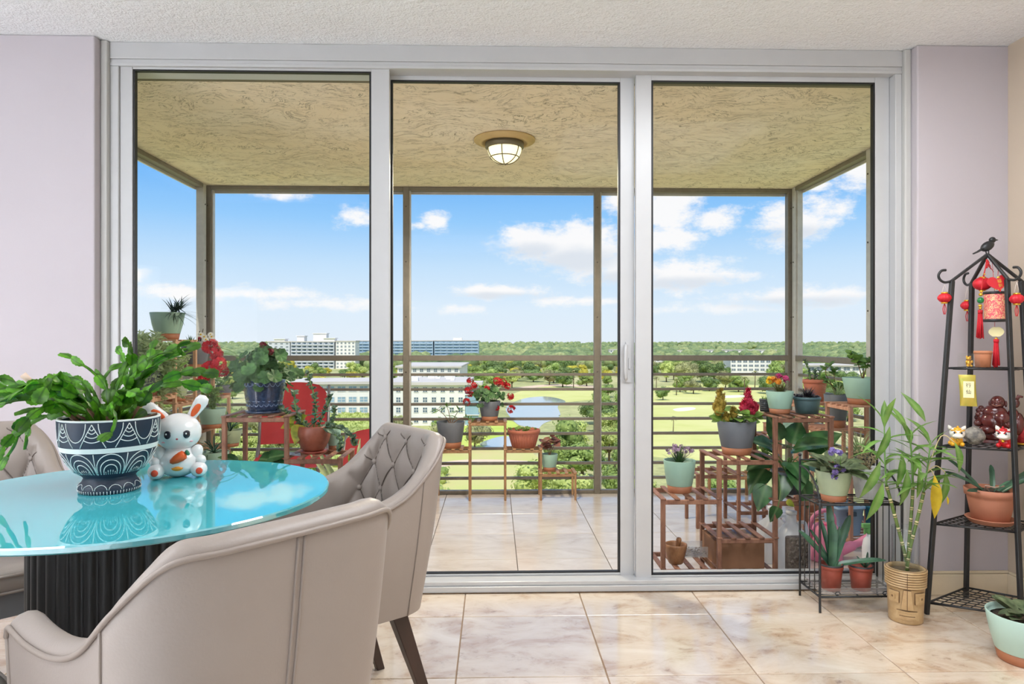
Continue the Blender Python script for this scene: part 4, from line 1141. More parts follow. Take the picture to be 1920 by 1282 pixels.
for s in (-1, 1): MB().ball((s * .052, -.0485, .019), (.0085, .0030, .0088), 14, 8).build('foot_pad', mRed, rb)
# ------------------------------------------------------------------ wooden plant stands
def m_wood(name, c1, c2, rough=.55):
    m, t, b, out = newmat(name); setp(b, rough=rough)
    p = pos(t, (14, 14, 5))
    n1 = N(t, 'ShaderNodeTexNoise', {'Vector': p, 'Scale': 2.2, 'Detail': 6, 'Roughness': .65, 'Distortion': .5}).outputs['Fac']
    oi = N(t, 'ShaderNodeObjectInfo').outputs['Random']
    v = N(t, 'ShaderNodeMapRange', {'Value': oi, 'To Min': .8, 'To Max': 1.2}).outputs[0]
    hs = N(t, 'ShaderNodeHueSaturation', {'Value': v, 'Color': ramp(t, n1, [(.3, c1), (.7, c2)])})
    t.links.new(hs.outputs[0], b.inputs['Base Color']); return m
mWdR = m_wood('weathered_reddish_wood', srgb(112, 74, 58), srgb(156, 112, 90))
mWdP = m_wood('sunlit_pale_wood', srgb(186, 142, 108), srgb(214, 174, 140))  # paler than the other stands: sunlight put into the wood colour
mWdB = m_wood('bamboo_brown_wood', srgb(150, 108, 74), srgb(186, 146, 106))
mWdS = m_wood('sun_pink_wood', srgb(176, 122, 96), srgb(206, 158, 132))  # pinkish tone is the warm light on the stand, put into the colour
def stand(label, x, y, plats, legs, mt, rotz=0, dp=.28, lw=.022, group='slatted wooden plant stands', zbase=DECK):
    """plats: (x0, x1, z top, slats); legs: (x, z top).  local x along the stand, y from front (0) to back (dp)"""
    t = thing('plant_stand', label, 'plant stand', (x, y, zbase), rotz, group)
    for lx, lz in legs:
        for yy in (0, dp - lw): MB().box(lx, lx + lw, yy, yy + lw, 0, lz - zbase - .004).build('leg', mt, t, bevel=.003, seg=1)
    for x0, x1, zt, ns in plats:
        zt = zt - zbase
        for yy in (0, dp - lw):
            a = MB(); a.box(x0 + lw * .6, x1 + lw * .4, yy + .003, yy + lw - .003, zt - .032, zt - .0095); a.build('rail', mt, t, bevel=.003, seg=1)
        w = x1 - x0
        for k in range(ns):
            cx = x0 + lw * .5 + (k + .0) * (w) / max(1, ns - 1)
            sl = MB().box(cx - .013, cx + .013, -.004, dp + .004, zt - .009, zt)
            sl.build('slat', mt, t, bevel=.002, seg=1)
    return t
YR = 3.36; x0 = X(1240, YR); q = .2815
stand('dark brown stepped plant stand with four platforms behind the glass, the cardboard box under it', x0, YR,
      [(0, q, .345, 5), (q, 2 * q, .54, 5), (2 * q, 3 * q, .75, 5), (q, 2 * q, .150, 5), (2 * q, 3 * q, .335, 4), (0, q, 0.0, 5), (q, 2 * q, -.03, 5)],
      [(0, .345), (q, .54), (2 * q, .75), (3 * q, .75)], mWdR, dp=.30)
xl = X(415, YR)
stand('dark brown stepped plant stand holding the blue glazed pot', xl, YR,
      [(0, q + .02, .76, 5), (q + .02, 2 * q, .555, 5), (2 * q, 3 * q, .345, 5), (0, q + .02, .15, 5)],
      [(0, .76), (q + .02, .76), (2 * q, .555), (3 * q, .345)], mWdR, dp=.30)
YC = 5.245; xc = X(816, YC); qc = .283
stand('light brown stepped plant stand with four steps against the front railing', xc, YC,
      [(0, qc * .9, .298, 5), (qc * .9, 1.87 * qc, .508, 5), (1.87 * qc, 2.84 * qc, .298, 5), (2.84 * qc, 3.78 * qc, .113, 5)],
      [(0, .298), (qc * .9, .508), (1.87 * qc, .508), (2.84 * qc, .298), (3.78 * qc, .113)], mWdB, dp=.21, lw=.017)
# along the right railing (rotated: local x runs along +y, front faces -x)
def side_r(label, y, plats, legs, mt, xx=2.345, dp=.27): return stand(label, xx, y, plats, legs, mt, PI / 2, dp)
side_r('pinkish plant stand with sunlight in its colour, by the side railing, under the mint pot with the small shrub', 3.93,
       [(0, .28, .747, 5), (.28, .56, .572, 5), (.28, .56, -.02, 5), (0, .28, -.03, 5), (0, .28, .33, 4)], [(0, .747), (.28, .747), (.56, .572)], mWdS)
side_r('pinkish plant stand in the balcony corner, under the terracotta pot of spiky succulents', 4.66, [(0, .28, .70, 5), (.28, .56, .50, 5)], [(0, .70), (.28, .70), (.56, .50)], mWdS, dp=.26)
stand('low brown plant stand behind the big glossy leaves, under the hanging green strands', 1.32, 4.42, [(0, .27, .26, 4), (.27, .54, .50, 5), (.27, .54, .02, 4)], [(0, .26), (.27, .50), (.54, .50)], mWdR, dp=.28)
stand('very low brown stand by the front railing near the big glossy leaves', 1.70, 5.16, [(0, .3, .10, 5)], [(0, .10), (.3, .10)], mWdB, dp=.24)
# along the left railing, pale wood rack
stand('tall pale wood plant rack by the side railing, topped by mint and grey pots', -1.985, 4.02,
      [(0, .29, .80, 5), (.29, .58, 1.135, 5), (.58, .87, .925, 5), (.87, 1.16, .735, 5), (.29, .58, .74, 5), (.58, .87, .53, 5), (.58, .87, .22, 5), (.87, 1.16, .36, 5), (.29, .58, .30, 5)],
      [(0, .80), (.29, 1.135), (.58, 1.135), (.87, .925), (1.16, .735)], mWdP, PI / 2, dp=.25)

# ------------------------------------------------------------------ pots
mMint = mat('mint_plastic', srgb(150, 184, 168), var=.06, scale=14, rough=.45)
mMint2 = mat('sage_plastic', srgb(168, 182, 150), var=.06, scale=14, rough=.45)
mGreyP = mat('slate_grey_plastic', srgb(104, 108, 116), var=.07, scale=14, rough=.5)
mTer = mat('terracotta_base', srgb(164, 104, 72), var=.08, scale=16, rough=.55)
mTer2 = mat('terracotta_pink', srgb(188, 112, 88), var=.08, scale=16, rough=.6)
mTer3 = mat('red_brown_plastic', srgb(152, 72, 58), var=.06, scale=16, rough=.45)
mSoil = mat('potting_soil', srgb(74, 58, 46), var=.45, scale=110, bump=.9, bscale=150, rough=.95)
def pot(t, rt, rb, h, mt=None, band=mTer, bandh=.22, n=40, soil=True, rim=False, name='pot'):
    mt = mt or mMint; hb = h * bandh if band else 0; rm = rb + (rt - rb) * (bandh if band else 0)
    pr = [(0, hb), (rm * .99, hb), (rm, hb + .002), (rb + (rt - rb) * .62, h * .55), (rt, h - .002), (rt - .0015, h), (rt - .005, h), (rt - .007, h - .012), (rt - .012, h * .86), (0, h * .86)]
    if rim: pr = [(0, hb), (rm, hb), (rt * .93, h * .80), (rt * .93, h * .82), (rt, h * .825), (rt, h - .002), (rt - .002, h), (rt - .007, h), (rt - .009, h * .9), (0, h * .88)]
    p = MB().lathe(pr, n).build(name, mt, t)
    if band: MB().lathe([(0, 0), (rb * .97, 0), (rb, .003), (rm * .985, hb - .0005), (0, hb - .0005)], n).build('saucer_base', band, p)
    if soil: MB().lathe([(0, h * .861), (rt - .0125, h * .861), (rt * .6, h * .875), (0, h * .885)], 24).build('soil', mSoil, t)
    return p
def potted(label, px, y, zb, rpx, hpx, mt=None, taper=.72, group=None, cat='plant', name='potted_plant', **k):
    """rpx, hpx: radius of the rim and height in photograph pixels at distance y"""
    t = thing(name, label, cat, (X(px, y), y, zb + .0006), R(0, 6.28), group)
    t.rotation_euler = (0, 0, 0)
    rt = XS(px, y, rpx); h = XS(px, y, hpx); pot(t, rt, rt * taper, h, mt, **k)
    return t, rt, h

# ---- leaf shapes (unit length along +y)
def leaf_mesh(name, mt, prof, cup=.15, bend=.1, nx=2, wav=0):
    m = MB(); L = []
    for i, (y, w) in enumerate(prof):
        row = []
        for k in range(-nx, nx + 1):
            f = k / nx; row.append((w * f, y, cup * abs(f) * w - bend * y * y + wav * math.sin(i * 2.1 + k * 2.6) * abs(f)))
        L.append(row)
    m.grid(L, True); return m.mesh(name, mt)
LANCE = [(0, .01), (.12, .035), (.3, .075), (.5, .088), (.7, .07), (.88, .032), (1, .002)]
BROAD = [(0, .02), (.08, .2), (.25, .36), (.45, .40), (.65, .33), (.85, .17), (1, .01)]
STRAP = [(0, .06), (.15, .08), (.4, .085), (.7, .075), (.9, .045), (1, .01)]
SPOON = [(0, .05), (.2, .09), (.5, .19), (.72, .23), (.9, .16), (1, .04)]
HEART = [(0, .14), (.06, .38), (.22, .48), (.45, .44), (.68, .30), (.87, .13), (1, .01)]
def disc_leaf(name, mt, lobes=7):
    m = MB(); n = 28; v = [(0, .12, .03)]
    for r, zz in ((.25, .06), (.5, .10)):
        for k in range(n):
            a = 2 * PI * k / n - PI / 2; rr = r * (1 + (.07 * math.cos(lobes * a) if r > .3 else 0)) * (1 if abs(a + PI / 2) > .2 or r < .3 else .6)
            v.append((rr * math.cos(a), .45 + rr * math.sin(a) * .95, zz + .03 * math.cos(lobes * a)))
    f = [(0, 1 + k, 1 + (k + 1) % n) for k in range(n)] + [(1 + k, 1 + n + k, 1 + n + (k + 1) % n, 1 + (k + 1) % n) for k in range(n)]
    v[0] = (0, .45, 0); m.add(v, f, True); return m.mesh(name, mt)
gGer = leafmat('geranium_green', srgb(58, 96, 60), srgb(96, 140, 80), rough=.5, transl=.25, scale=25, rand=.3)
gFresh = leafmat('fresh_green', srgb(96, 140, 62), srgb(142, 180, 86), rough=.45, transl=.3, scale=25, rand=.3)
gPale = leafmat('pale_feathery_green', srgb(178, 206, 146), srgb(208, 224, 172), rough=.55, transl=.45, scale=25, rand=.2)
gDark = leafmat('dark_glossy_green', srgb(40, 78, 48), srgb(74, 118, 66), rough=.25, transl=.18, scale=12, rand=.3, vein=(srgb(130, 160, 110), .5))
gBlue = leafmat('blue_green_succulent', srgb(92, 122, 104), srgb(130, 156, 132), rough=.5, transl=.12, scale=30, rand=.25)
gAloe = leafmat('aloe_green', srgb(44, 78, 64), srgb(76, 116, 88), rough=.3, transl=.1, scale=14, rand=.2)
gBam = leafmat('bamboo_green', srgb(72, 136, 48), srgb(122, 176, 74), rough=.3, transl=.35, scale=18, rand=.3, vein=(srgb(190, 214, 140), .35))
gYel = leafmat('yellow_leaf', srgb(240, 200, 36), srgb(250, 222, 70), rough=.4, transl=.35, scale=18, rand=.05)
gViol = leafmat('violet_leaf_green', srgb(70, 88, 56), srgb(120, 134, 98), rough=.65, transl=.15, scale=30, rand=.3)
gBlk = leafmat('black_grass', srgb(38, 36, 42), srgb(70, 66, 74), rough=.4, transl=.05, scale=30, rand=.2)
gVar = leafmat('variegated_leaf', srgb(110, 146, 50), srgb(214, 204, 80), rough=.35, transl=.3, scale=22, rand=.2)
gGold = leafmat('golden_plume', srgb(136, 116, 34), srgb(186, 160, 66), rough=.8, transl=.15, scale=60, rand=.15)
pRed = leafmat('red_petal', srgb(190, 14, 32), srgb(226, 38, 48), rough=.55, transl=.25, scale=50, rand=.15)
pCrim = leafmat('crimson_plume', srgb(178, 20, 60), srgb(214, 52, 88), rough=.7, transl=.2, scale=60, rand=.1)
pPurp = leafmat('violet_petal', srgb(130, 110, 196), srgb(170, 152, 222), rough=.5, transl=.25, scale=50, rand=.15)
pMauve = leafmat('mauve_petal', srgb(158, 126, 160), srgb(196, 170, 196), rough=.5, transl=.25, scale=50, rand=.15)
pMag = leafmat('magenta_petal', srgb(206, 40, 124), srgb(228, 90, 150), rough=.5, transl=.25, scale=50, rand=.1)
pOrg = leafmat('orange_petal', srgb(240, 130, 40), srgb(250, 176, 60), rough=.5, transl=.25, scale=50, rand=.1)
pWht = leafmat('white_petal', srgb(240, 240, 236), srgb(252, 252, 250), rough=.5, transl=.25, scale=50, rand=.03)
pYlw = leafmat('yellow_petal', srgb(246, 196, 20), srgb(252, 220, 60), rough=.5, transl=.25, scale=50, rand=.05)
mStem = mat('green_stem', srgb(108, 140, 76), var=.15, scale=40, rough=.6)
mBrown = mat('brown_stem', srgb(122, 92, 66), var=.2, scale=40, rough=.8)
LV = {'ger': disc_leaf('leaf', gGer), 'disc': disc_leaf('leaf', gFresh, 5), 'lance': leaf_mesh('leaf', gFresh, LANCE), 'broad': leaf_mesh('leaf', gFresh, BROAD),
      'bam': leaf_mesh('leaf', gBam, LANCE, .3, .35), 'bamw': leaf_mesh('leaf', gBam, [(y, w * 1.25) for y, w in LANCE], .35, .45), 'yel': leaf_mesh('leaf', gYel, [(y, w * 1.5) for y, w in LANCE], .3, .15),
      'heart': leaf_mesh('leaf', gDark, HEART, .12, .25, 3, .02), 'aloe': leaf_mesh('leaf', gAloe, [(0, .05), (.2, .062), (.5, .060), (.75, .062), (.9, .045), (1, .012)], .6, .16),
      'viol': leaf_mesh('leaf', gViol, [(0, .05), (.12, .25), (.35, .38), (.6, .38), (.85, .24), (1, .04)], .2, .25), 'var': leaf_mesh('leaf', gVar, HEART, .15, .3),
      'spoon': leaf_mesh('leaf', gBlue, SPOON, .4, -.05), 'strap': leaf_mesh('leaf', gPale, STRAP, .4, .5), 'gstrap': leaf_mesh('leaf', gAloe, STRAP, .4, .45), 'sage': leaf_mesh('leaf', gBlue, BROAD, .25, .1),
      'coleus': leaf_mesh('leaf', leafmat('coleus_leaf', srgb(122, 104, 66), srgb(176, 110, 104), transl=.3, scale=40), BROAD, .15, .25)}
def lf(t, kind, base, d, L, up=(0, 0, 1), w=1.0): return link('leaf', LV[kind], t, M=aim(base, d, up, L * w, L, L))
def sph(a, e): return Vector((math.cos(a) * math.cos(e), math.sin(a) * math.cos(e), math.sin(e)))
def umbel(mb, c, r, n, petal, rg):                       # ball of little four-petal flowers
    for k in range(n):
        u = Vector((rg.gauss(0, 1), rg.gauss(0, 1), rg.gauss(.2, .9))).normalized(); p = Vector(c) + u * r * rg.uniform(.7, 1)
        a = u.orthogonal().normalized(); a.rotate(Matrix.Rotation(rg.uniform(0, 6), 3, u)); b = u.cross(a)
        for q in range(5):
            an = q * 2 * PI / 5; d = a * math.cos(an) + b * math.sin(an); s = d.cross(u)
            mb.add([p, p + d * petal * .6 + s * petal * .35 + u * petal * .15, p + d * petal + u * petal * .1, p + d * petal * .6 - s * petal * .35 + u * petal * .15], [(0, 1, 2, 3)])
def geranium(t, h, r, n, spread, tall, flowers, seed, leaf=.055, kind='ger', petal=.009):
    rg = random.Random(seed); st = MB()
    for k in range(n):
        a = rg.uniform(0, 2 * PI); e = rg.uniform(-.1, 1.45); L = rg.uniform(.45, 1.0)
        p1 = Vector((math.cos(a) * spread * L * math.cos(e), math.sin(a) * spread * L * math.cos(e) * .9, h + tall * L * max(.12, math.sin(e)) - (.04 if e < .15 else 0)))
        p0 = Vector((math.cos(a) * r * .3, math.sin(a) * r * .3, h * .88))
        st.tube([p0, (p0 + p1) / 2 + Vector((0, 0, .02)), p1], .0014, 4)
        out = Vector((math.cos(a), math.sin(a), 0)); nrm = (out * .75 + Vector((rg.uniform(-.4, .4), rg.uniform(-.9, -.1), rg.uniform(.2, 1)))).normalized()
        s = leaf * rg.uniform(.7, 1.2); d = (out + Vector((rg.uniform(-.5, .5), rg.uniform(-.5, .5), rg.uniform(-.5, .2)))); d = d - nrm * d.dot(nrm)
        lf(t, kind, p1 - d.normalized() * s * .4, d, s, nrm)
    for fx, fy, fz, fr_, fn in flowers:
        c = Vector((fx, fy, fz)); st.tube(smoothpath([(fx * .2, fy * .2, h * .9), (fx * .55, fy * .55, h + (fz - h) * .75 + .01), c], 4), .0018, 5)
        um = MB(); umbel(um, c, fr_, fn, petal, rg); um.build('flower_head', pRed, t)
    st.build('stem', mStem, t)
# small foliage kept in one mesh: fine leaves nobody could count
def tuft(mb, base, n, Lr, er, wid, rg, droop=.6, segs=4, ar=(0, 6.283)):
    for k in range(n):
        a = rg.uniform(*ar); e = rg.uniform(*er); L = rg.uniform(*Lr); d = sph(a, e); side = d.cross(Vector((0, 0, 1)))
        if side.length < 1e-3: side = Vector((1, 0, 0))
        side.normalize(); rows = []; p = Vector(base) + Vector((rg.uniform(-.01, .01), rg.uniform(-.01, .01), 0)); ee = e
        for i in range(segs + 1):
            w = wid * (1 - (i / segs) ** 2 * .95); rows.append([p - side * w, p + side * w])
            ee -= droop * L * 3 / segs * rg.uniform(.6, 1.4); p = p + sph(a, ee) * L / segs
        mb.grid(rows, True)
def spray(mb, p0, p1, n, L, wid, rg, sag=.05):              # feathery spray along a stem
    P = smoothpath([p0, (Vector(p0) + Vector(p1)) / 2 + Vector((0, 0, sag)), p1], 6)
    mb.tube(P, .0012, 4)
    for k in range(n):
        f = rg.uniform(.1, 1); i = min(int(f * (len(P) - 1)), len(P) - 2); c = P[i].lerp(P[i + 1], f * (len(P) - 1) - i)
        d = Vector((rg.uniform(-1, 1), rg.uniform(-1, 1), rg.uniform(-.5, .7))).normalized(); s = d.orthogonal().normalized() * wid; l = L * rg.uniform(.6, 1.2)
        mb.add([c, c + d * l * .5 + s, c + d * l, c + d * l * .5 - s], [(0, 1, 2, 3)])

GP1 = 'two-tone self-watering pots on the balcony stands'
rg = random.Random(77)
YM = YR + .15
# ---- right stand
t, r, h = potted('mint pot of mauve pinks on the lowest step of the brown stand', 1274, YM, .345, 30, 60, mMint)
fo = MB(); tuft(fo, (0, 0, h * .88), 150, (.06, .11), (.35, 1.5), .0022, rg, .4); stuff(fo.build('grassy_foliage', gGer, t))
fh = MB()
for k in range(26):
    a = rg.uniform(0, 6.28); q_ = rg.uniform(.01, .075); c = Vector((q_ * math.cos(a), q_ * math.sin(a) * .8, h + rg.uniform(.045, .085) - q_ * .3)); umbel(fh, c, .008, 3, .010, rg); fh.tube([(0, 0, h * .9), c], .0008, 3)
fh.build('flowers', pMauve, t)
t, r, h = potted('slate grey pot with golden and crimson plumed flowers on the middle step', 1381, YM, .54, 36, 63, mGreyP)
def plume(t, base, H, R0, mt, seed):
    g = random.Random(seed); m = MB()
    for k in range(9):
        f = k / 8; c = Vector(base) + Vector((g.uniform(-.25, .25) * R0, g.uniform(-.25, .25) * R0, H * f)); rr = R0 * (1 - f) * .75 + .006
        m.ball(c, (rr, rr, rr * 1.1), 9, 6)
        for j in range(34):
            u = Vector((g.gauss(0, 1), g.gauss(0, 1), g.gauss(.5, .8))).normalized(); p = c + u * rr * .85; s = u.orthogonal().normalized() * .0035
            m.add([p - s, p + s, p + u * .012 + Vector((0, 0, .006))], [(0, 1, 2)])
    m.build('flower_plume', mt, t)
sm_ = MB()
for bx, by, bz, H, R0, mt, sd in [(-.085, 0, h + .07, .085, .036, gGold, 1), (.062, 0, h + .075, .085, .030, pCrim, 2), (.095, .01, h + .058, .025, .022, pCrim, 3), (.035, -.015, h + .062, .03, .022, pCrim, 4), (.070, -.03, h + .05, .02, .018, pCrim, 5), (-.02, -.01, h + .025, .035, .016, gGold, 6), (-.10, -.02, h + .05, .04, .022, gGold, 7), (-.065, -.03, h + .005, .03, .014, gGold, 8)]:
    plume(t, (bx, by, bz), H, R0, mt, sd); sm_.tube([(bx * .25, by * .25, h * .86), (bx * .8, by * .8, h + .02), (bx, by, bz)], .003, 5)
sm_.build('stem', mStem, t)
for k in range(34):
    a = rg.uniform(0, 6.28); q_ = rg.uniform(.03, .105); p = Vector((q_ * math.cos(a), q_ * math.sin(a) * .7, h + rg.uniform(-.005, .06)))
    lf(t, 'broad', p, (math.cos(a), math.sin(a) - .3, rg.uniform(-.4, .5)), rg.uniform(.045, .075), (rg.uniform(-.3, .3), -.6, .7), .95)
t, r, h = potted('mint pot of orange and magenta flowers on the top step', 1462, YM, .75, 25, 42, mMint)
fo = MB(); tuft(fo, (0, 0, h * .88), 190, (.05, .085), (.15, 1.4), .0018, rg, .4); stuff(fo.build('needle_foliage', leafmat('bronze_needles', srgb(112, 122, 70), srgb(150, 140, 90)), t))
for mt, cs in ((pOrg, [(-.035, -.01, .06), (-.05, 0, .05), (-.02, -.03, .05)]), (pMag, [(.0, .02, .075), (.03, .0, .065), (.045, .02, .055), (.015, .03, .07)]), (pYlw, [(-.06, -.01, .052), (-.042, .02, .062)])):
    m = MB()
    for c in cs: umbel(m, (c[0], c[1], h + c[2]), .012, 9, .013, rg)
    m.build('flowers', mt, t)
t, r, h = potted('dark teal bowl of black grass on the top step', 1513, YM + .0, .75, 25, 31, mat('dark_teal_plastic', srgb(74, 100, 106), var=.08, rough=.45), taper=.8, band=None, rim=True)
fo = MB(); tuft(fo, (0, 0, h * .86), 230, (.045, .085), (.0, 1.3), .0024, rg, .9)
for k in range(60): fo.ball((rg.uniform(-.05, .05), rg.uniform(-.05, .05), h * .95 + rg.uniform(0, .012)), .006, 6, 4)
stuff(fo.build('black_foliage', gBlk, t))
t, r, h = potted('small ribbed charcoal pot peeking out beside the orange-flowered pot', 1434, YM + .085, .75, 10, 24, mat('charcoal_ribbed', srgb(72, 76, 82), var=.1, rough=.5), taper=.85, band=None, rim=True)
rbm = MB()
for k in range(5): rbm.lathe([(r * (.90 + .01 * k), 0), (r * (.95 + .01 * k), .003), (r * (.90 + .01 * k), .006)], 24, (0, 0, h * (.12 + .15 * k)), closed_ends=False)
rbm.build('ribs', MATS['charcoal_ribbed'], t)
fo = MB(); tuft(fo, (0, 0, h * .86), 14, (.02, .04), (.5, 1.4), .003, rg, .4); stuff(fo.build('sprouts', gFresh, t))

# big glossy philodendron on the lower shelf, spilling forward
t, r, h = potted('dark pot of a big glossy-leaved climber spilling out under the top step', 1476, YR + .16, .335, 30, 42, mGreyP, band=None)
for bx, by, bz, dx, dy, dz, L in [(-.05, .02, .10, -.7, -.35, .45, .16), (.03, .0, .11, .5, -.6, .35, .19), (-.10, -.03, .06, -.8, -.5, .0, .15), (.0, -.05, .05, .0, -.9, -.2, .15), (-.12, 0, .01, -.6, -.4, -.5, .14), (.08, -.04, .04, .8, -.5, -.1, .15),
                                  (.10, .0, .11, .7, -.2, .5, .17), (-.02, .05, .15, -.2, .2, .8, .13), (.05, .05, .13, .4, .3, .7, .14), (-.06, -.09, -.01, -.3, -.5, -.7, .12), (.02, -.11, -.03, .2, -.4, -.8, .12), (-.14, -.07, -.06, -.4, -.2, -.85, .12),
                                  (.0, -.1, .02, -.2, -.8, -.3, .13), (.12, -.08, -.02, .6, -.5, -.5, .13), (-.03, -.02, .13, -.5, -.7, .4, .15)]:
    lf(t, 'heart', (bx, by, h + bz), (dx, dy, dz), L * 1.15, (dx * .3, -.55, .8), .8)
st = MB()
for k in range(14): a = rg.uniform(0, 6.28); st.tube(smoothpath([(0, 0, h * .85), (.05 * math.cos(a), .05 * math.sin(a), h + .05), (.12 * math.cos(a), .10 * math.sin(a), h + rg.uniform(-.05, .1))], 4), .003, 5)
st.tube(smoothpath([(-.08, -.08, h), (-.10, -.15, h - .08), (-.12, -.16, h - .17)], 4), .0025, 5)
st.build('stem', mStem, t)
lf(t, 'heart', (-.12, -.16, h - .15), (-.35, -.1, -.9), .085, (0, -1, .1), .85); lf(t, 'var', (-.075, -.165, h - .12), (.8, -.2, -.5), .05, (0, -1, .3), .7)

# ---- things on and under that stand
bx = thing('cardboard_box', 'worn brown cardboard box under the stepped plant stand', 'box', (X(1374, 3.52), 3.525, -.029))
mCard = mat('worn_cardboard', srgb(150, 108, 80), var=.12, scale=9, rough=.85); mPlas = clear('clear_plastic_film', (.94, .95, .95), 1.4, .12, .22, (.9, .9, .92))
hw = XS(1374, 3.45, 51) * .94
MB().box(-hw, hw, -.10, .10, 0, .145).build('carton', mCard, bx, bevel=.003)
f_ = MB()
for s, e in ((-1, .25), (1, .18)): f_.add([(-hw, s * .10, .1455), (hw, s * .10, .1455), (hw * .98, s * .10 - s * .09, .1455 + .008), (-hw * .98, s * .10 - s * .085, .1455 + .004)], [(0, 1, 2, 3)])
f_.build('flap', mCard, bx)
pl = MB(); rows = []
for i in range(9):
    rows.append([(-hw * .9 + 1.8 * hw * i / 8, -.085 + .17 * j / 6, .151 + .006 * abs(math.sin(i * 2.3 + j * 1.7))) for j in range(7)])
pl.grid(rows, True); pl.build('plastic_sheet', mPlas, bx)
mo = thing('mortar_and_pestle', 'wooden mortar with a pestle on the bottom slats of the stepped stand', 'mortar', (X(1268, 3.43), 3.44, .0006))
mMort = m_wood('olive_wood', srgb(118, 76, 48), srgb(186, 136, 96), .4)
MB().lathe([(0, 0), (.034, 0), (.037, .004), (.046, .04), (.056, .085), (.0565, .096), (.052, .098), (.048, .09), (.038, .04), (0, .028)], 36).build('bowl', mMort, mo)
MB().lathe([(.001, 0), (.014, .004), (.016, .02), (.011, .05), (.011, .07), (.014, .085), (.010, .094), (.001, .096)], 18, M=Matrix.Translation((.004, .0, .038)) @ Matrix.Rotation(.16, 4, 'X') @ Matrix.Rotation(.1, 4, 'Y')).build('pestle', mMort, mo)
ty = thing('plastic_tray', 'clear plastic tray of dried debris propped behind the wooden mortar', 'tray', (X(1297, 3.58), 3.575, .0006))
tr_ = MB(); tr_.box(-.085, .085, -.055, .055, 0, .003); 
for a, b, c, d in ((-.085, .085, -.055, -.0525), (-.085, .085, .0525, .055), (-.085, -.0825, -.0525, .0525), (.0825, .085, -.0525, .0525)): tr_.box(a, b, c, d, .003, .055)
tr_.build('tray', mPlas, ty)
db = MB()
for k in range(120): db.ball((rg.uniform(-.075, .075), rg.uniform(-.045, .045), .006 + rg.uniform(0, .02)), (rg.uniform(.003, .008), .004, .003), 6, 4)
stuff(db.build('debris', mat('dried_debris', srgb(112, 86, 62), var=.4, scale=80, rough=.9), ty))
mJug = clear('milky_jug_plastic', (.93, .95, .96), 1.35, .25, .62, (.93, .95, .97))
def jug(label, px, y, w, hgt, body=None):
    t = thing('water_jug', label, 'jug', (X(px, y), y, DECK + .001), 0, None)
    m = MB(); pr = [(0, 0), (w * .46, 0), (w * .5, .01), (w * .5, hgt * .58), (w * .46, hgt * .68), (w * .28, hgt * .80), (w * .16, hgt * .86), (w * .15, hgt * .90), (w * .15, hgt)]
    def sq(q, i): return (1 / max(abs(math.cos(q)), abs(math.sin(q)))) ** .55 if i < 5 else 1
    m.lathe(pr, 40, rfun=sq); m.build('jug_body', mJug, t)
    MB().lathe([(0, hgt), (w * .17, hgt), (w * .17, hgt * 1.05), (0, hgt * 1.05)], 24).build('cap', mat('white_cap', (.85, .86, .88), rough=.4), t)
    MB().tube(smoothpath([(w * .2, 0, hgt * .84), (w * .42, 0, hgt * .86), (w * .52, 0, hgt * .70), (w * .49, 0, hgt * .55)], 6), w * .06, 8).build('jug_handle', mJug, t)
    return t
jug('large milky water jug behind the leg of the stepped stand', 1449, 3.78, .165, .285)
jug('larger milky water jug with a moulded handle beside the dark carved tin', 1484, 3.53, .16, .32)
tin = thing('carved_tin', 'dark brown embossed tin with crowded relief figures beside the white jug', 'tin', (X(1494, 3.335), 3.335, DECK + .001))
mTin = mat('dark_embossed_tin', srgb(84, 74, 66), col2=srgb(128, 116, 106), scale=55, bump=1.0, bscale=80, rough=.5)
MB().box(-.052, .052, -.025, .025, 0, .26).build('tin_body', mTin, tin, bevel=.012, seg=3)
fg = MB()
for k in range(26): fg.ball((rg.uniform(-.042, .042), -.026, rg.uniform(.09, .235)), (.009, .005, .011), 8, 6)
fg.build('relief', mTin, tin)
fg = MB(); fg.tube(smoothpath([(-.03, -.0265, .085), (-.022, -.0265, .10), (-.02, -.0265, .078), (-.005, -.0265, .082), (.01, -.0265, .10), (.012, -.0265, .080), (.03, -.0265, .088)], 5), .0014, 4); fg.box(.0, .035, -.0275, -.0252, .045, .07)
fg.build('script_mark', mat('tin_lettering', srgb(216, 208, 196), rough=.5), tin)
wc = thing('watering_can', 'pink plastic watering can with a looped handle and long spout', 'watering can', (X(1548, 3.78), 3.78, DECK + .001))
mPinkP = mat('pink_plastic', srgb(232, 140, 172), var=.04, scale=10, rough=.35); mPinkD = mat('hot_pink_plastic', srgb(230, 40, 110), rough=.35)
MB().lathe([(0, 0), (.085, 0), (.09, .006), (.086, .10), (.075, .165), (.060, .195), (.045, .20), (.045, .193), (.0, .185)], 36).build('can_body', mPinkP, wc)
MB().lathe([(0, .186), (.040, .186), (.038, .191), (0, .191)], 24).build('opening', mPinkD, wc)
MB().tube(smoothpath([(.07, 0, .04), (.14, -.005, .075), (.20, -.01, .105), (.27, -.015, .175)], 6), [.028] * 8 + [.02] * 6 + [.015] * 5, 12).build('spout', mPinkP, wc)
MB().tube(smoothpath([(.05, 0, .19), (.045, 0, .245), (.0, 0, .275), (-.06, 0, .25), (-.09, 0, .18), (-.085, 0, .08)], 6), .0115, 10).build('handle', mPinkP, wc)
bk = thing('storage_basket', 'pale blue plastic basket with a handle slot, on the low slats by the side railing', 'basket', (2.10, 4.06, -.0295), .12)
m = MB(); w0, w1, H = .070, .088, .175
def ring(w, z, r): 
    o_ = []
    for cx, cy, a0 in ((w - r, w - r, 0), (-w + r, w - r, PI / 2), (-w + r, -w + r, PI), (w - r, -w + r, 1.5 * PI)):
        for k in range(5): a = a0 + k * PI / 8; o_.append(Vector((cx + r * math.cos(a), cy + r * math.sin(a), z)))
    return o_
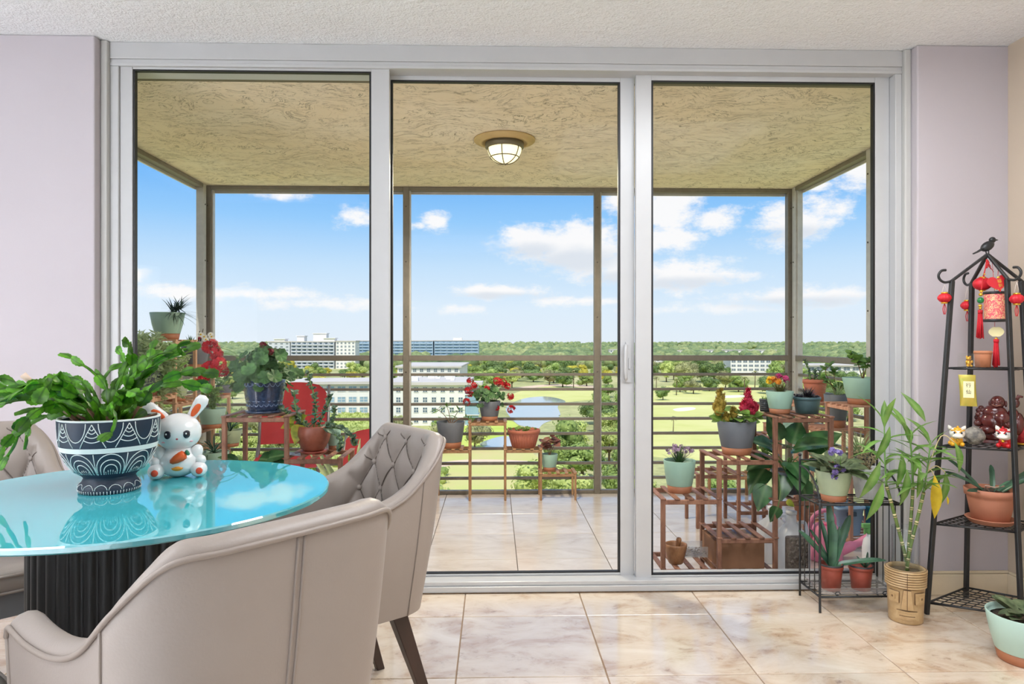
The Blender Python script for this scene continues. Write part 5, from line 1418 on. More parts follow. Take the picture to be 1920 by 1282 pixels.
m.grid([ring(w0, 0, .015), ring(w1, H, .02), ring(w1 + .006, H, .02), ring(w1 + .006, H - .012, .02)], True, closed_u=True); m.grid([ring(w1 - .003, H, .018), ring(w0 - .003, .004, .013)], True, closed_u=True)
m.add(ring(w0, .002, .015), [tuple(range(20))]); m.build('basket_body', mat('pale_blue_plastic', srgb(148, 178, 208), var=.05, rough=.45), bk)
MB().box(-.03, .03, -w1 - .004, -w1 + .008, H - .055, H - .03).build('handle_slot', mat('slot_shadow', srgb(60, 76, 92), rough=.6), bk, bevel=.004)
gp = thing('glazed_pot', 'deep teal glazed square pot behind the blue basket, by the door edge', 'pot', (2.17, 3.99 - .12, -.0295)); gp.location = (2.270, 3.985, -.0295); gp.rotation_euler = (0, 0, .1)
m = MB(); m.grid([ring(.046, 0, .01), ring(.052, .15, .012), ring(.056, .17, .014), ring(.056, .18, .014), ring(.048, .18, .01), ring(.044, .15, .01)], True, closed_u=True); m.add(ring(.046, .001, .01), [tuple(range(20))]); m.add(ring(.044, .15, .01), [tuple(range(20))])
m.build('pot_body', mat('teal_glaze', srgb(34, 78, 104), col2=srgb(44, 128, 150), scale=40, rough=.25), gp)
sb_ = thing('spray_bottle', 'white bottle with a green trigger top beside the watering can spout', 'bottle', (X(1634, 3.62), 3.64, DECK + .001))
MB().lathe([(0, 0), (.035, 0), (.037, .006), (.037, .11), (.03, .15), (.014, .17), (.014, .185), (0, .185)], 24).build('bottle_body', mat('white_bottle', (.86, .87, .87), rough=.35), sb_)
m = MB(); m.lathe([(0, .1855), (.018, .1855), (.018, .205), (.012, .215), (0, .215)], 18); m.box(-.04, .016, -.011, .011, .215, .238); m.box(-.03, -.022, -.006, .006, .180, .215); m.build('trigger', mat('green_trigger', srgb(126, 190, 110), rough=.4), sb_, bevel=.002)

# ---- right side railing: pots
t, r, h = potted('large mint pot with a small woody shrub on the pinkish stand', 1618, 4.06, .747, 36, 50, mMint)
def shrub(t, h, branches, kind, Lr, seed, stemr=.003, n=9):
    g = random.Random(seed); st = MB()
    for pts_ in branches:
        P = smoothpath([(0, 0, h * .86)] + pts_, 5); st.tube(P, [stemr * (1.2 - .7 * i / len(P)) for i in range(len(P))], 5)
        for k in range(n):
            f = 1 - g.random() ** 2 * .6; i = min(int(f * (len(P) - 1)), len(P) - 1); p = P[i]; a = g.uniform(0, 6.28)
            lf(t, kind, p, sph(a, g.uniform(-.4, 1.0)), g.uniform(*Lr), (g.uniform(-.4, .4), -.4, .8), 1.0)
    st.build('stem', mBrown, t)
shrub(t, h, [[(-.02, 0, h + .05), (-.05, -.02, h + .10), (-.09, -.02, h + .115)], [(.0, 0, h + .07), (-.04, .0, h + .125), (-.07, .02, h + .14)], [(.02, 0, h + .06), (.05, 0, h + .12)]], 'broad', (.035, .055), 5, n=16)
t, r, h = potted('terracotta plastic pot of spiky succulents in the balcony corner', 1528, 4.80, .70, 22, 41, mTer2, taper=.70, rim=True, band=None)
st = MB(); g = random.Random(9)
for bx_, H_, lean in ((-.045, .13, -.03), (.04, .10, .06), (.0, .06, .0)):
    P = smoothpath([(bx_ * .7, 0, h * .86), (bx_, 0, h + H_ * .5), (bx_ + lean, 0, h + H_)], 6); st.tube(P, [.007] * 6 + [.005] * (len(P) - 6), 6)
    for p in P:
        for k in range(5): lf(t, 'spoon', p, sph(g.uniform(0, 6.28), g.uniform(.1, .9)), g.uniform(.018, .03))
st.build('stem', mStem, t)
fo = MB(); tuft(fo, (.04, 0, h * .9), 60, (.03, .06), (.2, 1.4), .003, rg, .3); stuff(fo.build('rosettes', gBlue, t))
t, r, h = potted('slate grey pot with a leafy green shrub on the second step by the side railing', 1568, 4.35, .572, 22, 62, mGreyP)
shrub(t, h, [[(-.03, 0, h + .06), (-.07, 0, h + .14), (-.04, 0, h + .19)], [(-.02, 0, h + .05), (-.10, 0, h + .10)], [(.03, 0, h + .04), (.07, 0, h + .10)], [(.0, .02, h + .08), (-.01, .02, h + .17)]], 'broad', (.03, .05), 15, n=14)
fo = MB(); tuft(fo, (.0, -.02, h * .95), 46, (.08, .17), (.2, 1.2), .003, rg, .9, 8); stuff(fo.build('wiry_strands', gPale, t))
t, r, h = potted('grey pot of pale curling spider leaves on the low shelf under the mint pot', 1612, 4.06, .33, 26, 36, mGreyP)
fo = MB(); tuft(fo, (0, 0, h * .9), 150, (.12, .24), (.0, 1.3), .0034, rg, .85, 8); stuff(fo.build('curling_leaves', gPale, t))
t, r, h = potted('low pot of dry reddish grass behind the brown stand legs', 1486, 4.56, .50, 18, 24, mMint)
fo = MB(); tuft(fo, (0, 0, h * .9), 160, (.06, .16), (-.5, 1.0), .0018, rg, 1.2, 6); stuff(fo.build('trailing_strands', gGer, t))
fo = MB(); tuft(fo, (.03, -.02, h * .9), 90, (.10, .20), (-1.3, .2), .0022, rg, .3, 6); stuff(fo.build('dry_strands', leafmat('dry_strands', srgb(168, 122, 74), srgb(200, 160, 104)), t))
t, r, h = potted('pale pot with a thin purple flower stem behind the stepped stand', 1434, 4.55, .26, 20, 26, mMint2)
fo = MB(); tuft(fo, (0, 0, h * .9), 26, (.08, .18), (.6, 1.5), .005, rg, .2, 5); stuff(fo.build('blades', gFresh, t))
for k in range(10): lf(t, 'disc', (rg.uniform(-.08, .08), rg.uniform(-.06, .06), h + rg.uniform(.0, .09)), sph(rg.uniform(0, 6.28), rg.uniform(-.2, .6)), rg.uniform(.04, .06), (0, -.6, .8))
t, r, h = potted('pot of silver strap leaves on the deck behind the basket stand', 1512, 4.62, DECK, 24, 40, mTer, band=None)
fo = MB(); tuft(fo, (0, 0, h * .9), 120, (.12, .28), (.9, 1.5), .004, rg, .4, 8); stuff(fo.build('wispy_leaves', gPale, t))

# ---- centre stand
yC = YC + .105
t, r, h = potted('large slate grey pot with thin green sprouts on the first step by the railing', 845, yC, .298, 26.5, 48, mGreyP)
shrub(t, h, [[(-.05, 0, h + .05), (-.11, 0, h + .10)], [(.04, 0, h + .05), (.07, 0, h + .09)], [(.07, 0, h + .02), (.13, 0, h + .02), (.16, 0, h - .02)], [(-.01, 0, h + .05), (-.03, 0, h + .12)]], 'lance', (.05, .075), 25, n=9)
t, r, h = potted('slate grey pot of red geraniums on the top step by the railing', 918, yC, .508, 20.5, 36, mGreyP)
geranium(t, h, r, 64, .145, .115, [(-.155, 0, h + .155, .028, 16), (-.125, -.03, h + .125, .026, 14), (-.165, -.02, h + .085, .03, 16), (-.15, -.02, h + .055, .022, 10), (-.18, -.01, h - .01, .03, 18), (.06, 0, h + .15, .034, 20), (.105, -.01, h + .14, .034, 20), (.14, -.02, h + .115, .024, 12), (.165, 0, h + .035, .026, 14), (.17, -.02, h - .065, .032, 18), (.055, -.05, h - .05, .018, 8), (-.02, -.05, h + .10, .018, 8)], 31, .05, petal=.017)
t, r, h = potted('fluted terracotta bowl with low green plants on the third step by the railing', 982, yC, .298, 31, 33, mTer2, taper=.68, rim=True, band=None)
fl_ = MB()
for k in range(30): a = 2 * PI * k / 30; fl_.tube([(r * .70 * math.cos(a), r * .70 * math.sin(a), .006), (r * .92 * math.cos(a), r * .92 * math.sin(a), h * .78)], .0035, 5)
fl_.build('flutes', mTer2, t)
for k in range(26): a = rg.uniform(0, 6.28); q_ = rg.uniform(.02, r); lf(t, 'disc', (q_ * math.cos(a), q_ * math.sin(a), h * .95), sph(a, rg.uniform(.0, 1.0)), rg.uniform(.02, .035), (0, -.3, 1))
t, r, h = potted('small mint pot of reddish coleus on the lowest step by the railing', 1030, yC, .113, 16, 31, mMint)
shrub(t, h, [[(-.02, 0, h + .05), (-.04, 0, h + .09)], [(.01, 0, h + .07), (.02, 0, h + .14)], [(.03, 0, h + .05), (.06, 0, h + .10)]], 'coleus', (.05, .08), 35, n=7)

# ---- left stand
t = thing('potted_geranium', 'red geranium with dark leaves in a scalloped blue glazed pot', 'plant', (X(496, YM + .01), YM + .01, .7606))
mBlueG = mat('cobalt_glaze', srgb(28, 40, 68), col2=srgb(50, 72, 108), scale=60, rough=.14, coat=.5)
pr = [(0, .012), (.078, .012), (.083, .03), (.092, .075), (.098, .12), (.100, .150), (.1015, .165), (.096, .165), (.092, .14), (0, .14)]
MB().lathe(pr, 64, rfun=lambda q, i: 1 + (.016 * abs(math.sin(q * 11 + (i % 2) * PI / 2)) if 1 < i < 7 else 0)).build('pot', mBlueG, t)
sc_ = MB()
for row in range(5):
    zz = .04 + row * .025; rr_ = .086 + row * .0035
    for k in range(22):
        a = 2 * PI * (k + .5 * (row % 2)) / 22; sc_.tube([(rr_ * math.cos(a + .13 * math.cos(b)), rr_ * math.sin(a + .13 * math.cos(b)), zz + .02 * (1 - math.sin(b)) - .004) for b in [PI * i / 6 for i in range(7)]], .0018, 4)
sc_.build('scallops', mat('cobalt_scallop', srgb(120, 146, 186), rough=.2, var=.2, scale=50), t)
MB().lathe([(0, 0), (.088, 0), (.092, .004), (.092, .0115), (0, .0115)], 48).build('saucer', mBlueG, t)
MB().lathe([(0, .141), (.091, .141), (0, .148)], 24).build('soil', mSoil, t)
geranium(t, .16, .09, 95, .185, .165, [(-.255, -.04, .335, .042, 40), (-.235, -.03, .305, .036, 30), (-.215, -.05, .25, .040, 36), (-.25, -.06, .225, .042, 40), (-.285, -.04, .195, .036, 30), (-.295, -.05, .165, .028, 22), (-.195, -.05, .215, .034, 26)], 41, .068, petal=.016)
m = MB(); umbel(m, (.0, -.03, .345), .018, 12, .011, rg); umbel(m, (.045, -.05, .31), .018, 14, .011, rg); m.build('flower_buds', leafmat('dark_red_bud', srgb(110, 20, 40), srgb(150, 40, 60)), t)
t = thing('potted_succulents', 'ribbed red-brown clay pot of trailing succulents and a variegated leaf on the second step', 'plant', (X(588, YM), YM, .5556))
pr = [(0, .014), (.050, .014), (.062, .03), (.076, .06), (.083, .09), (.080, .115), (.074, .135), (.070, .138), (.068, .13), (0, .118)]
cl_ = MB().lathe([(0, .014)] + [(r_ + .0012 * (i % 2), z_) for i, (r_, z_) in enumerate([(prof_r, .014 + .123 * k / 26) for k, prof_r in enumerate([.050 + (.083 - .050) * math.sin(min(1, k / 17) * PI / 2) - (max(0, k - 17) / 9) ** 2 * .010 for k in range(27)])])] + [(.068, .138), (.066, .12), (0, .118)], 48)
cl_.build('pot', mat('ribbed_clay', srgb(132, 70, 54), col2=srgb(160, 92, 72), scale=30, rough=.35), t)
MB().lathe([(0, 0), (.058, 0), (.066, .011), (.063, .0125), (.05, .0125), (0, .0125)], 36).build('saucer', mTer3, t)
MB().lathe([(0, .1185), (.065, .1185), (0, .126)], 24).build('soil', mSoil, t)
st = MB(); g = random.Random(19)
def succ(t, P, L, n=5, kind='sage'):
    P = smoothpath(P, 7); st.tube(P, .004, 5)
    for p in P[2:]:
        for k in range(n): a = g.uniform(0, 6.28); d = Vector((g.uniform(-1, 1), g.uniform(-1, 1), g.uniform(.0, 1.2))); lf(t, kind, p, d, L * g.uniform(.8, 1.2), (0, -.5, .8), .9)
succ(t, [(-.02, 0, .12), (-.08, -.01, .20), (-.10, 0, .31)], .026); succ(t, [(-.03, 0, .12), (-.13, -.01, .20), (-.20, -.01, .265)], .026)
succ(t, [(.0, 0, .12), (.01, 0, .25), (-.03, 0, .40)], .026); succ(t, [(.02, 0, .12), (.06, 0, .22), (.085, 0, .285)], .022)
succ(t, [(.03, 0, .12), (.13, -.04, .13), (.20, -.05, .09), (.22, -.05, .04)], .026); succ(t, [(.03, 0, .12), (.10, -.02, .16), (.11, -.02, .23)], .02)
succ(t, [(.05, -.02, .12), (.15, -.1, .09), (.155, -.11, .02)], .024)
st.build('stem', mStem, t)
for bx_, by_, bz_, dx, dy, dz, L in [(-.06, -.03, .145, -.15, -.5, -.75, .10), (-.09, -.02, .17, -.8, -.4, .3, .07), (-.05, -.04, .17, .3, -.6, .4, .06), (-.10, 0, .15, -.9, -.2, -.2, .07)]: lf(t, 'var', (bx_, by_, bz_), (dx, dy, dz), L, (0, -.8, .5), .8)
MB().tube([(-.02, -.02, .13), (.06, -.01, .21)], .002, 5).tube([(-.04, -.02, .19), (.09, -.01, .215)], .002, 5).build('plant_clip', mat('teal_clip', srgb(40, 150, 130), rough=.4), t)
t, r, h = potted('small mint pot tucked behind the ribbed clay pot', 626, YM + .10, .555, 13, 38, mMint)
lf(t, 'disc', (0, 0, h), (0, -.4, 1), .04); lf(t, 'disc', (.01, 0, h), (.6, -.2, .6), .035)
mg = thing('magazine', 'folded printed leaflet lying on the second step of the stand', 'paper', (X(548, YM - .05), YM - .05, .5558), .3)
MB().grid([[(-.04 + .08 * i / 6, -.05 + .1 * j / 4, .001 + .004 * math.sin(i * .9)) for j in range(5)] for i in range(7)], True).build('sheet', mat('printed_paper', srgb(216, 218, 220), col2=srgb(84, 110, 120), scale=40, rough=.5), mg)
# ---- left rack
t, r, h = potted('mint pot at the very top of the pale rack, dark wiry plant hanging over it', X and 314, 4.46, 1.135, 30, 50, mMint, taper=.64)
fo = MB(); tuft(fo, (.05, -.02, h * .98), 70, (.08, .20), (-.3, 1.1), .0045, rg, 1.0, 7, ar=(-1.6, 1.0)); tuft(fo, (.09, -.03, h + .02), 60, (.05, .12), (-.3, 1.2), .005, rg, .9, 5); stuff(fo.build('wiry_leaves', leafmat('blue_black_leaf', srgb(58, 84, 78), srgb(88, 112, 102)), t))
t, r, h = potted('slate grey pot of white daisies on the pale rack', 366, 4.745, .925, 25, 54, mGreyP, taper=.74)
fo = MB(); tuft(fo, (-.03, 0, h * .9), 50, (.04, .08), (.2, 1.2), .004, rg, .5); stuff(fo.build('foliage', gFresh, t))
for k, (fx, fy, fz) in enumerate([(.07, -.02, .03), (.105, 0, .045), (.09, -.04, .01), (.05, -.03, .045), (.12, -.02, .03)]):
    d = MB(); nrm = Vector((.2, -.8, .5)).normalized(); a0 = nrm.orthogonal().normalized(); b0 = nrm.cross(a0); c = Vector((fx, fy, h + fz))
    for q_ in range(12): an = q_ * 2 * PI / 12; dd = a0 * math.cos(an) + b0 * math.sin(an); s = dd.cross(nrm) * .005; d.add([c, c + dd * .016 + s, c + dd * .023, c + dd * .016 - s], [(0, 1, 2, 3)])
    fo_ = d.build('daisy', pWht, t); MB().ball(c + nrm * .002, .006, 8, 5).build('flower_centre', pYlw, fo_)
m = MB(); m.tube([(.02, 0, h * .9), (.03, 0, h + .07)], [.006, .003], 6); m.tube([(.03, 0, h * .9), (.055, 0, h + .085)], [.006, .002], 6); m.build('bare_stem', mat('bare_stem', srgb(72, 60, 52), rough=.8), t)
m = MB(); umbel(m, (.04, -.02, h + .02), .008, 5, .012, rg); m.build('red_flower', pRed, t)
t, r, h = potted('grey pot with a feathery pale green bush on the near end of the pale rack', 282, 4.17, .80, 30, 46, mGreyP)
fo = MB(); g = random.Random(55)
for k in range(110): a = g.uniform(0, 6.28); p1 = Vector((math.cos(a) * g.uniform(.03, .19), math.sin(a) * g.uniform(.03, .12) - .03, h + g.uniform(-.1, .24))); spray(fo, (0, 0, h * .88), p1, 40, .046, .0064, g)
for k in range(26): p1 = Vector((g.uniform(.05, .21), g.uniform(-.08, .03), h + g.uniform(-.25, .12))); spray(fo, (.03, 0, h * .9), p1, 34, .046, .0064, g)
stuff(fo.build('feathery_leaves', gPale, t))
for k in range(18): lf(t, 'lance', (g.uniform(.13, .22), g.uniform(-.1, 0), h + g.uniform(.02, .17)), sph(g.uniform(-1, 1.2), g.uniform(-.3, .6)), g.uniform(.05, .08), (0, -.6, .7), 1.3)
t, r, h = potted('pale grey pot with a low green plant on the far end of the rack', 420, 5.03, .735, 15, 18, mGreyP)
for k in range(22): a = rg.uniform(0, 6.28); lf(t, 'disc', (rg.uniform(-.05, .05), rg.uniform(-.04, .04), h + rg.uniform(-.02, .05)), sph(a, rg.uniform(-.2, .8)), rg.uniform(.035, .055), (0, -.5, .8))
t, r, h = potted('mint pot of airy green sprigs on a middle shelf of the pale rack', 398, 4.745, .53, 24, 36, mMint)
fo = MB(); 
for k in range(40): a = g.uniform(0, 6.28); spray(fo, (0, 0, h * .88), (math.cos(a) * g.uniform(.01, .08), math.sin(a) * .06, h + g.uniform(.03, .15)), 22, .024, .004, g)
stuff(fo.build('airy_sprigs', gFresh, t))
t, r, h = potted('mint pot with arching strap leaves on the bottom shelf of the pale rack', 402, 4.745, .22, 26, 40, mMint)
for k in range(12): a = g.uniform(0, 6.28); lf(t, 'gstrap', (0, 0, h * .9), sph(a, g.uniform(.5, 1.3)), g.uniform(.10, .18), (0, -.3, .9), .5)
t, r, h = potted('mint pot on the lower far shelf of the pale rack', 432, 5.03, .36, 20, 30, mMint2)
for k in range(9): a = g.uniform(0, 6.28); lf(t, 'gstrap', (0, 0, h * .9), sph(a, g.uniform(.8, 1.4)), g.uniform(.08, .16), (0, -.3, .9), .6)
t, r, h = potted('sage pot under the top shelf of the pale rack', 330, 4.455, .74, 22, 40, mMint2)
fo = MB()
for k in range(30): a = g.uniform(0, 6.28); spray(fo, (0, 0, h * .88), (math.cos(a) * g.uniform(.02, .1), math.sin(a) * .06, h + g.uniform(.02, .14)), 22, .03, .004, g)
stuff(fo.build('sprigs', gPale, t))
t, r, h = potted('sage pot on the lower shelf behind the rabbit figurine', 338, 4.455, .30, 24, 44, mMint2)
for k in range(10): a = g.uniform(0, 6.28); lf(t, 'gstrap', (0, 0, h * .9), sph(a, g.uniform(.3, 1.3)), g.uniform(.10, .18), (0, -.3, .9), .5)
# strappy and broad plants on the deck behind the dining table
t, r, h = potted('terracotta pot of dark strap leaves on the deck behind the table', 372, 3.95, DECK, 30, 70, mTer3, band=None)
for k in range(20): a = g.uniform(0, 6.28); lf(t, 'gstrap', (0, 0, h * .9), sph(a, g.uniform(.55, 1.35)), g.uniform(.28, .46), (0, -.3, .9), .42)
t, r, h = potted('grey pot of broad green leaves on the lower slats under the blue pot', 470, YM, .151, 30, 52, mGreyP)
for k in range(22): a = g.uniform(0, 6.28); q_ = g.uniform(.03, .13); lf(t, 'heart', (q_ * math.cos(a), q_ * math.sin(a) * .7, h + g.uniform(.05, .24)), sph(a, g.uniform(-.3, .7)), g.uniform(.08, .13), (0, -.6, .8), .8)
st = MB()
for k in range(10): a = g.uniform(0, 6.28); st.tube([(0, 0, h * .88), (.1 * math.cos(a), .07 * math.sin(a), h + g.uniform(.04, .2))], .0025, 5)
st.build('stem', mStem, t)
# ---- red folding chairs
mRedF = mat('faded_red_canvas', srgb(176, 54, 60), var=.10, scale=10, rough=.8); mTubeG = mat('grey_tube', srgb(140, 140, 142), rough=.4, metal=.5)
def camp(label, x, y, rz, w, hs, hb, d, lean=.12):
    t = thing('folding_chair', label, 'chair', (x, y, DECK), rz)
    for s in (-1, 1):
        MB().tube([(s * w / 2, -d / 2, .011), (s * w / 2, d / 2, hs + .10)], .011, 8).build('leg', mTubeG, t)
        MB().tube([(s * (w / 2 - .024), d / 2, .011), (s * (w / 2 - .024), -d / 2, hs)], .011, 8).build('leg', mTubeG, t)
        MB().tube([(s * w / 2, d / 2 - .02, hs - .02), (s * w / 2, d / 2 + lean, hb)], .011, 8).build('back_post', mTubeG, t)
    sag = lambda u, v, k: -k * (1 - (2 * u - 1) ** 2) * (1 - (2 * v - 1) ** 2)
    MB().grid([[(-w / 2 + w * i / 10, -d / 2 + d * j / 8, hs + .03 * j / 8 + sag(i / 10, j / 8, .05)) for j in range(9)] for i in range(11)], True).build('seat', mRedF, t)
    bk_ = MB(); rows = []
    for j in range(13):
        v = j / 12; z = hs + .10 + (hb - hs - .10) * v; wz = w / 2 * (1 if v < .72 else math.sqrt(max(0.02, 1 - ((v - .72) / .29) ** 2 * .55)))
        rows.append([Vector((-wz + 2 * wz * i / 10, d / 2 + lean * (z - hs) / (hb - hs) + .03 * (1 - (i / 5 - 1) ** 2) - .012, z + (.02 * (1 - (i / 5 - 1) ** 2) if j == 12 else 0))) for i in range(11)])
    bk_.grid(rows, True); bk_.grid([[p + Vector((0, .014, 0)) for p in r_] for r_ in rows], True, flip=True); bk_.build('backrest', mRedF, t)
    return t
camp('red canvas folding chair behind the blue glazed pot', X(528, 4.62), 4.78, math.radians(8), .48, .38, .90, .42)
camp('low red canvas beach chair beside the ribbed clay pot', X(680, 4.4), 4.36, math.radians(-10), .52, .20, .60, .46, .18)
t = thing('potted_plant', 'dark pot with one long yellow-green blade in front of the low red chair', 'plant', (X(668, 3.98), 3.98, DECK + .001)); pot(t, .095, .07, .15, mat('dark_plastic_pot', srgb(48, 52, 58), rough=.5), band=None, rim=True)
for k in range(7): a = g.uniform(0, 6.28); link('leaf', leaf_mesh('leaf', gVar, STRAP, .4, .2) if k == 0 else LV['strap'], t, M=aim((0, 0, .14), sph(a, g.uniform(1.1, 1.5)), (0, -.5, .8), .22, g.uniform(.35, .55), .5))
# ------------------------------------------------------------------ black corner shelf
mIron = mat('black_iron', (.016, .017, .019), rough=.42, var=.2, scale=30)
CS = Vector((2.032, 2.765, 0))
COR_B = {'l': (-.252, 0), 'b': (.033, .170), 'f': (.030, -.150), 'r': (.228, .006)}
COR_T = {'l': (-.145, 0), 'b': (.007, .097), 'f': (.020, -.086), 'r': (.148, .004)}
ZT = 1.372
def corner(k, z):
    f = z / ZT; a, b = COR_B[k], COR_T[k]; return Vector((a[0] + (b[0] - a[0]) * f, a[1] + (b[1] - a[1]) * f, z))
sh = thing('corner_shelf', 'black iron four-tier pyramid shelf with a bird finial and scroll hooks', 'shelf', (CS.x, CS.y, 0))
for k in 'lbfr':
    MB().bar(corner(k, 0.0), corner(k, ZT), .017, .017).build('leg', mIron, sh, bevel=.002, seg=1)
    top = corner(k, ZT); out = Vector((top.x, top.y, 0)).normalized(); apex = Vector((.003, 0, 1.482))
    MB().bar(apex, top - Vector((0, 0, .002)) + out * .004, .014, .010).build('roof_bar', mIron, sh, bevel=.002, seg=1)
    q0 = top + out * .002; hk = MB()
    pts = [q0 + out * .012 + Vector((0, 0, -.004)), q0 + out * .032 + Vector((0, 0, -.006)), q0 + out * .050 + Vector((0, 0, .006)), q0 + out * .055 + Vector((0, 0, .024)), q0 + out * .043 + Vector((0, 0, .041)), q0 + out * .024 + Vector((0, 0, .044))]
    hk.tube(smoothpath([q0] + pts, 6), .0052, 8); hk.build('scroll_hook', mIron, sh)
SHZ = [1.012, .690, .371, .047]
for z in SHZ:
    c = {k: corner(k, z) for k in 'lbfr'}; f = MB()
    order = ['l', 'b', 'r', 'f']
    for a, b in zip(order, order[1:] + order[:1]): f.tube([c[a], c[b]], .0042, 6)
    n = 9 if z < .5 else 7
    for i in range(1, n):
        u = i / n
        f.tube([c['l'].lerp(c['f'], u) - Vector((0, 0, .002)), c['b'].lerp(c['r'], u) - Vector((0, 0, .002))], .0022, 5)
        if i % 2 == 0 or z < .5: f.tube([c['l'].lerp(c['b'], u) - Vector((0, 0, .005)), c['f'].lerp(c['r'], u) - Vector((0, 0, .005))], .0022, 5)
    f.build('wire_shelf', mIron, sh)
def SHT(z): return z + .0046
# bird finial
bd = MB(); 
bd.ball((.003, 0, 1.515), (.030, .018, .019), 18, 10, M=Matrix.Rotation(-.55, 3, 'Y'))
bd.ball((.024, 0, 1.541), (.0135, .012, .0125), 14, 9)
bd.lathe([(.0045, 0), (.003, .008), (.0004, .016)], 8, M=Matrix.Translation((.034, 0, 1.541)) @ Matrix.Rotation(PI / 2, 4, 'Y'))
bd.tube([(-.018, 0, 1.504), (-.038, 0, 1.492), (-.056, 0, 1.484)], [.011, .008, .006], 8, flat=.5)
bd.tube([(.0, .006, 1.50), (.003, .005, 1.482)], .0025, 5); bd.tube([(.004, -.006, 1.50), (.004, -.005, 1.482)], .0025, 5)
bd.build('bird_finial', mIron, sh)
mRedL = mat('red_lantern_cloth', srgb(206, 26, 44), var=.12, scale=60, rough=.5); mGold = mat('gold_metal', srgb(226, 178, 66), rough=.28, metal=.85, var=.1, scale=60)
mTas = mat('red_tassel', srgb(196, 20, 38), var=.25, scale=150, stretch=(1, 1, .1), rough=.7); mStr = mat('white_string', srgb(226, 214, 204), rough=.7); mRstr = mat('red_string', srgb(196, 36, 40), rough=.7)
def tassel(t, x, y, ztop, L, w, name='tassel'):
    m = MB(); g = random.Random(int(ztop * 1e4))
    m.tube([(x, y, ztop), (x, y, ztop - L * .12)], w * .35, 8)
    for k in range(30):
        a = g.uniform(0, 6.28); q_ = w * math.sqrt(g.random()) * .5; m.tube([(x + q_ * .5 * math.cos(a), y + q_ * .5 * math.sin(a), ztop - L * .08), (x + q_ * 1.0 * math.cos(a), y + q_ * math.sin(a), ztop - L * g.uniform(.9, 1))], w * .09, 4)
    return m.build(name, mTas, t)
def small_lantern(label, hookpt, drop):
    t = thing('hanging_lantern', label, 'lantern', tuple(hookpt)); r = .0265
    MB().tube([(0, 0, -.004), (-.006, 0, -drop * .5), (-.010, 0, -drop)], .0008, 4).tube([(0, 0, -.004), (.006, 0, -drop * .5), (.010, 0, -drop)], .0008, 4).build('string', mStr, t)
    zc = -drop - .021
    MB().lathe([(.010, .0185), (.019, .014), (r, .004), (r, -.004), (.019, -.014), (.010, -.0185)], 40, (0, 0, zc), rfun=lambda q, i: 1 - .10 * abs(math.cos(q * 5))).build('lantern_body', mRedL, t)
    MB().lathe([(0, .0175), (.0125, .0175), (.0125, .0235), (0, .0235)], 20, (0, 0, zc)).lathe([(0, -.0235), (.0125, -.0235), (.0125, -.0175), (0, -.0175)], 20, (0, 0, zc)).build('gold_caps', mGold, t)
    m = MB()
    for s in (-1, 0, 1): m.tube(smoothpath([(0, 0, zc - .023), (s * .007, 0, zc - .045), (s * .003, 0, zc - .068)], 4), .0013, 5)
    m.build('fringe', mTas, t)
def hookp(k, o=.032):
    t = corner(k, ZT); out = Vector((t.x, t.y, 0)).normalized(); return CS + t + out * o + Vector((0, 0, -.0115))
small_lantern('small red ribbed lantern hanging from the scroll hook nearest the glass door', hookp('l'), .038)
small_lantern('small red ribbed lantern hanging from the scroll hook by the pink wall', hookp('b'), .062)
small_lantern('small red ribbed lantern hanging from the front scroll hook beside the cylinder lantern', hookp('f', .040), .050)
AP = CS + Vector((.003, 0, 1.476))
def at_s(px, py, y): return Vector((X(px, y), y, Z(px, py, y)))
# bead string with tassel
def rel(t, v): return Vector(v) - Vector(t.location)
p0 = at_s(1850, 486, 2.757)
t = thing('bead_charm', 'string of gold and green beads with a long red tassel hanging under the bird', 'charm', tuple(p0))
pts = [(1848, 500, 2.752), (1844, 520, 2.748), (1840, 543, 2.742)]
P = [Vector((0, 0, 0))] + [rel(t, at_s(*p)) for p in pts]
m = MB(); m.tube(smoothpath(P, 6), .0022, 6); 
g = random.Random(2)
for k in range(7): m.tube([P[0] + Vector((0, 0, -.012)), P[0] + Vector((g.uniform(-.008, .028), -.004, -g.uniform(.02, .055)))], .0011, 4)
for k in range(5): m.ball(P[0] + Vector((g.uniform(-.006, .006), 0, -.008 - .006 * k)), .0055, 8, 6)
m.build('knotted_cord', mRstr, t)
m = MB()
for px, py, r in ((1840, 546, .0065), (1839, 552, .008), (1838, 573, .0075), (1838, 578, .006), (1845, 521, .004), (1846, 514, .004)): m.ball(rel(t, at_s(px, py, 2.742)), (r, r, r * .9), 14, 9)
m.build('gold_beads', mGold, t); MB().ball(rel(t, at_s(1838.5, 563, 2.742)), .0125, 18, 12).build('green_bead', mat('jade_bead', srgb(22, 120, 62), rough=.2), t)
q_ = rel(t, at_s(1838, 581, 2.742)); tassel(t, q_.x, q_.y, q_.z, .118, .026)
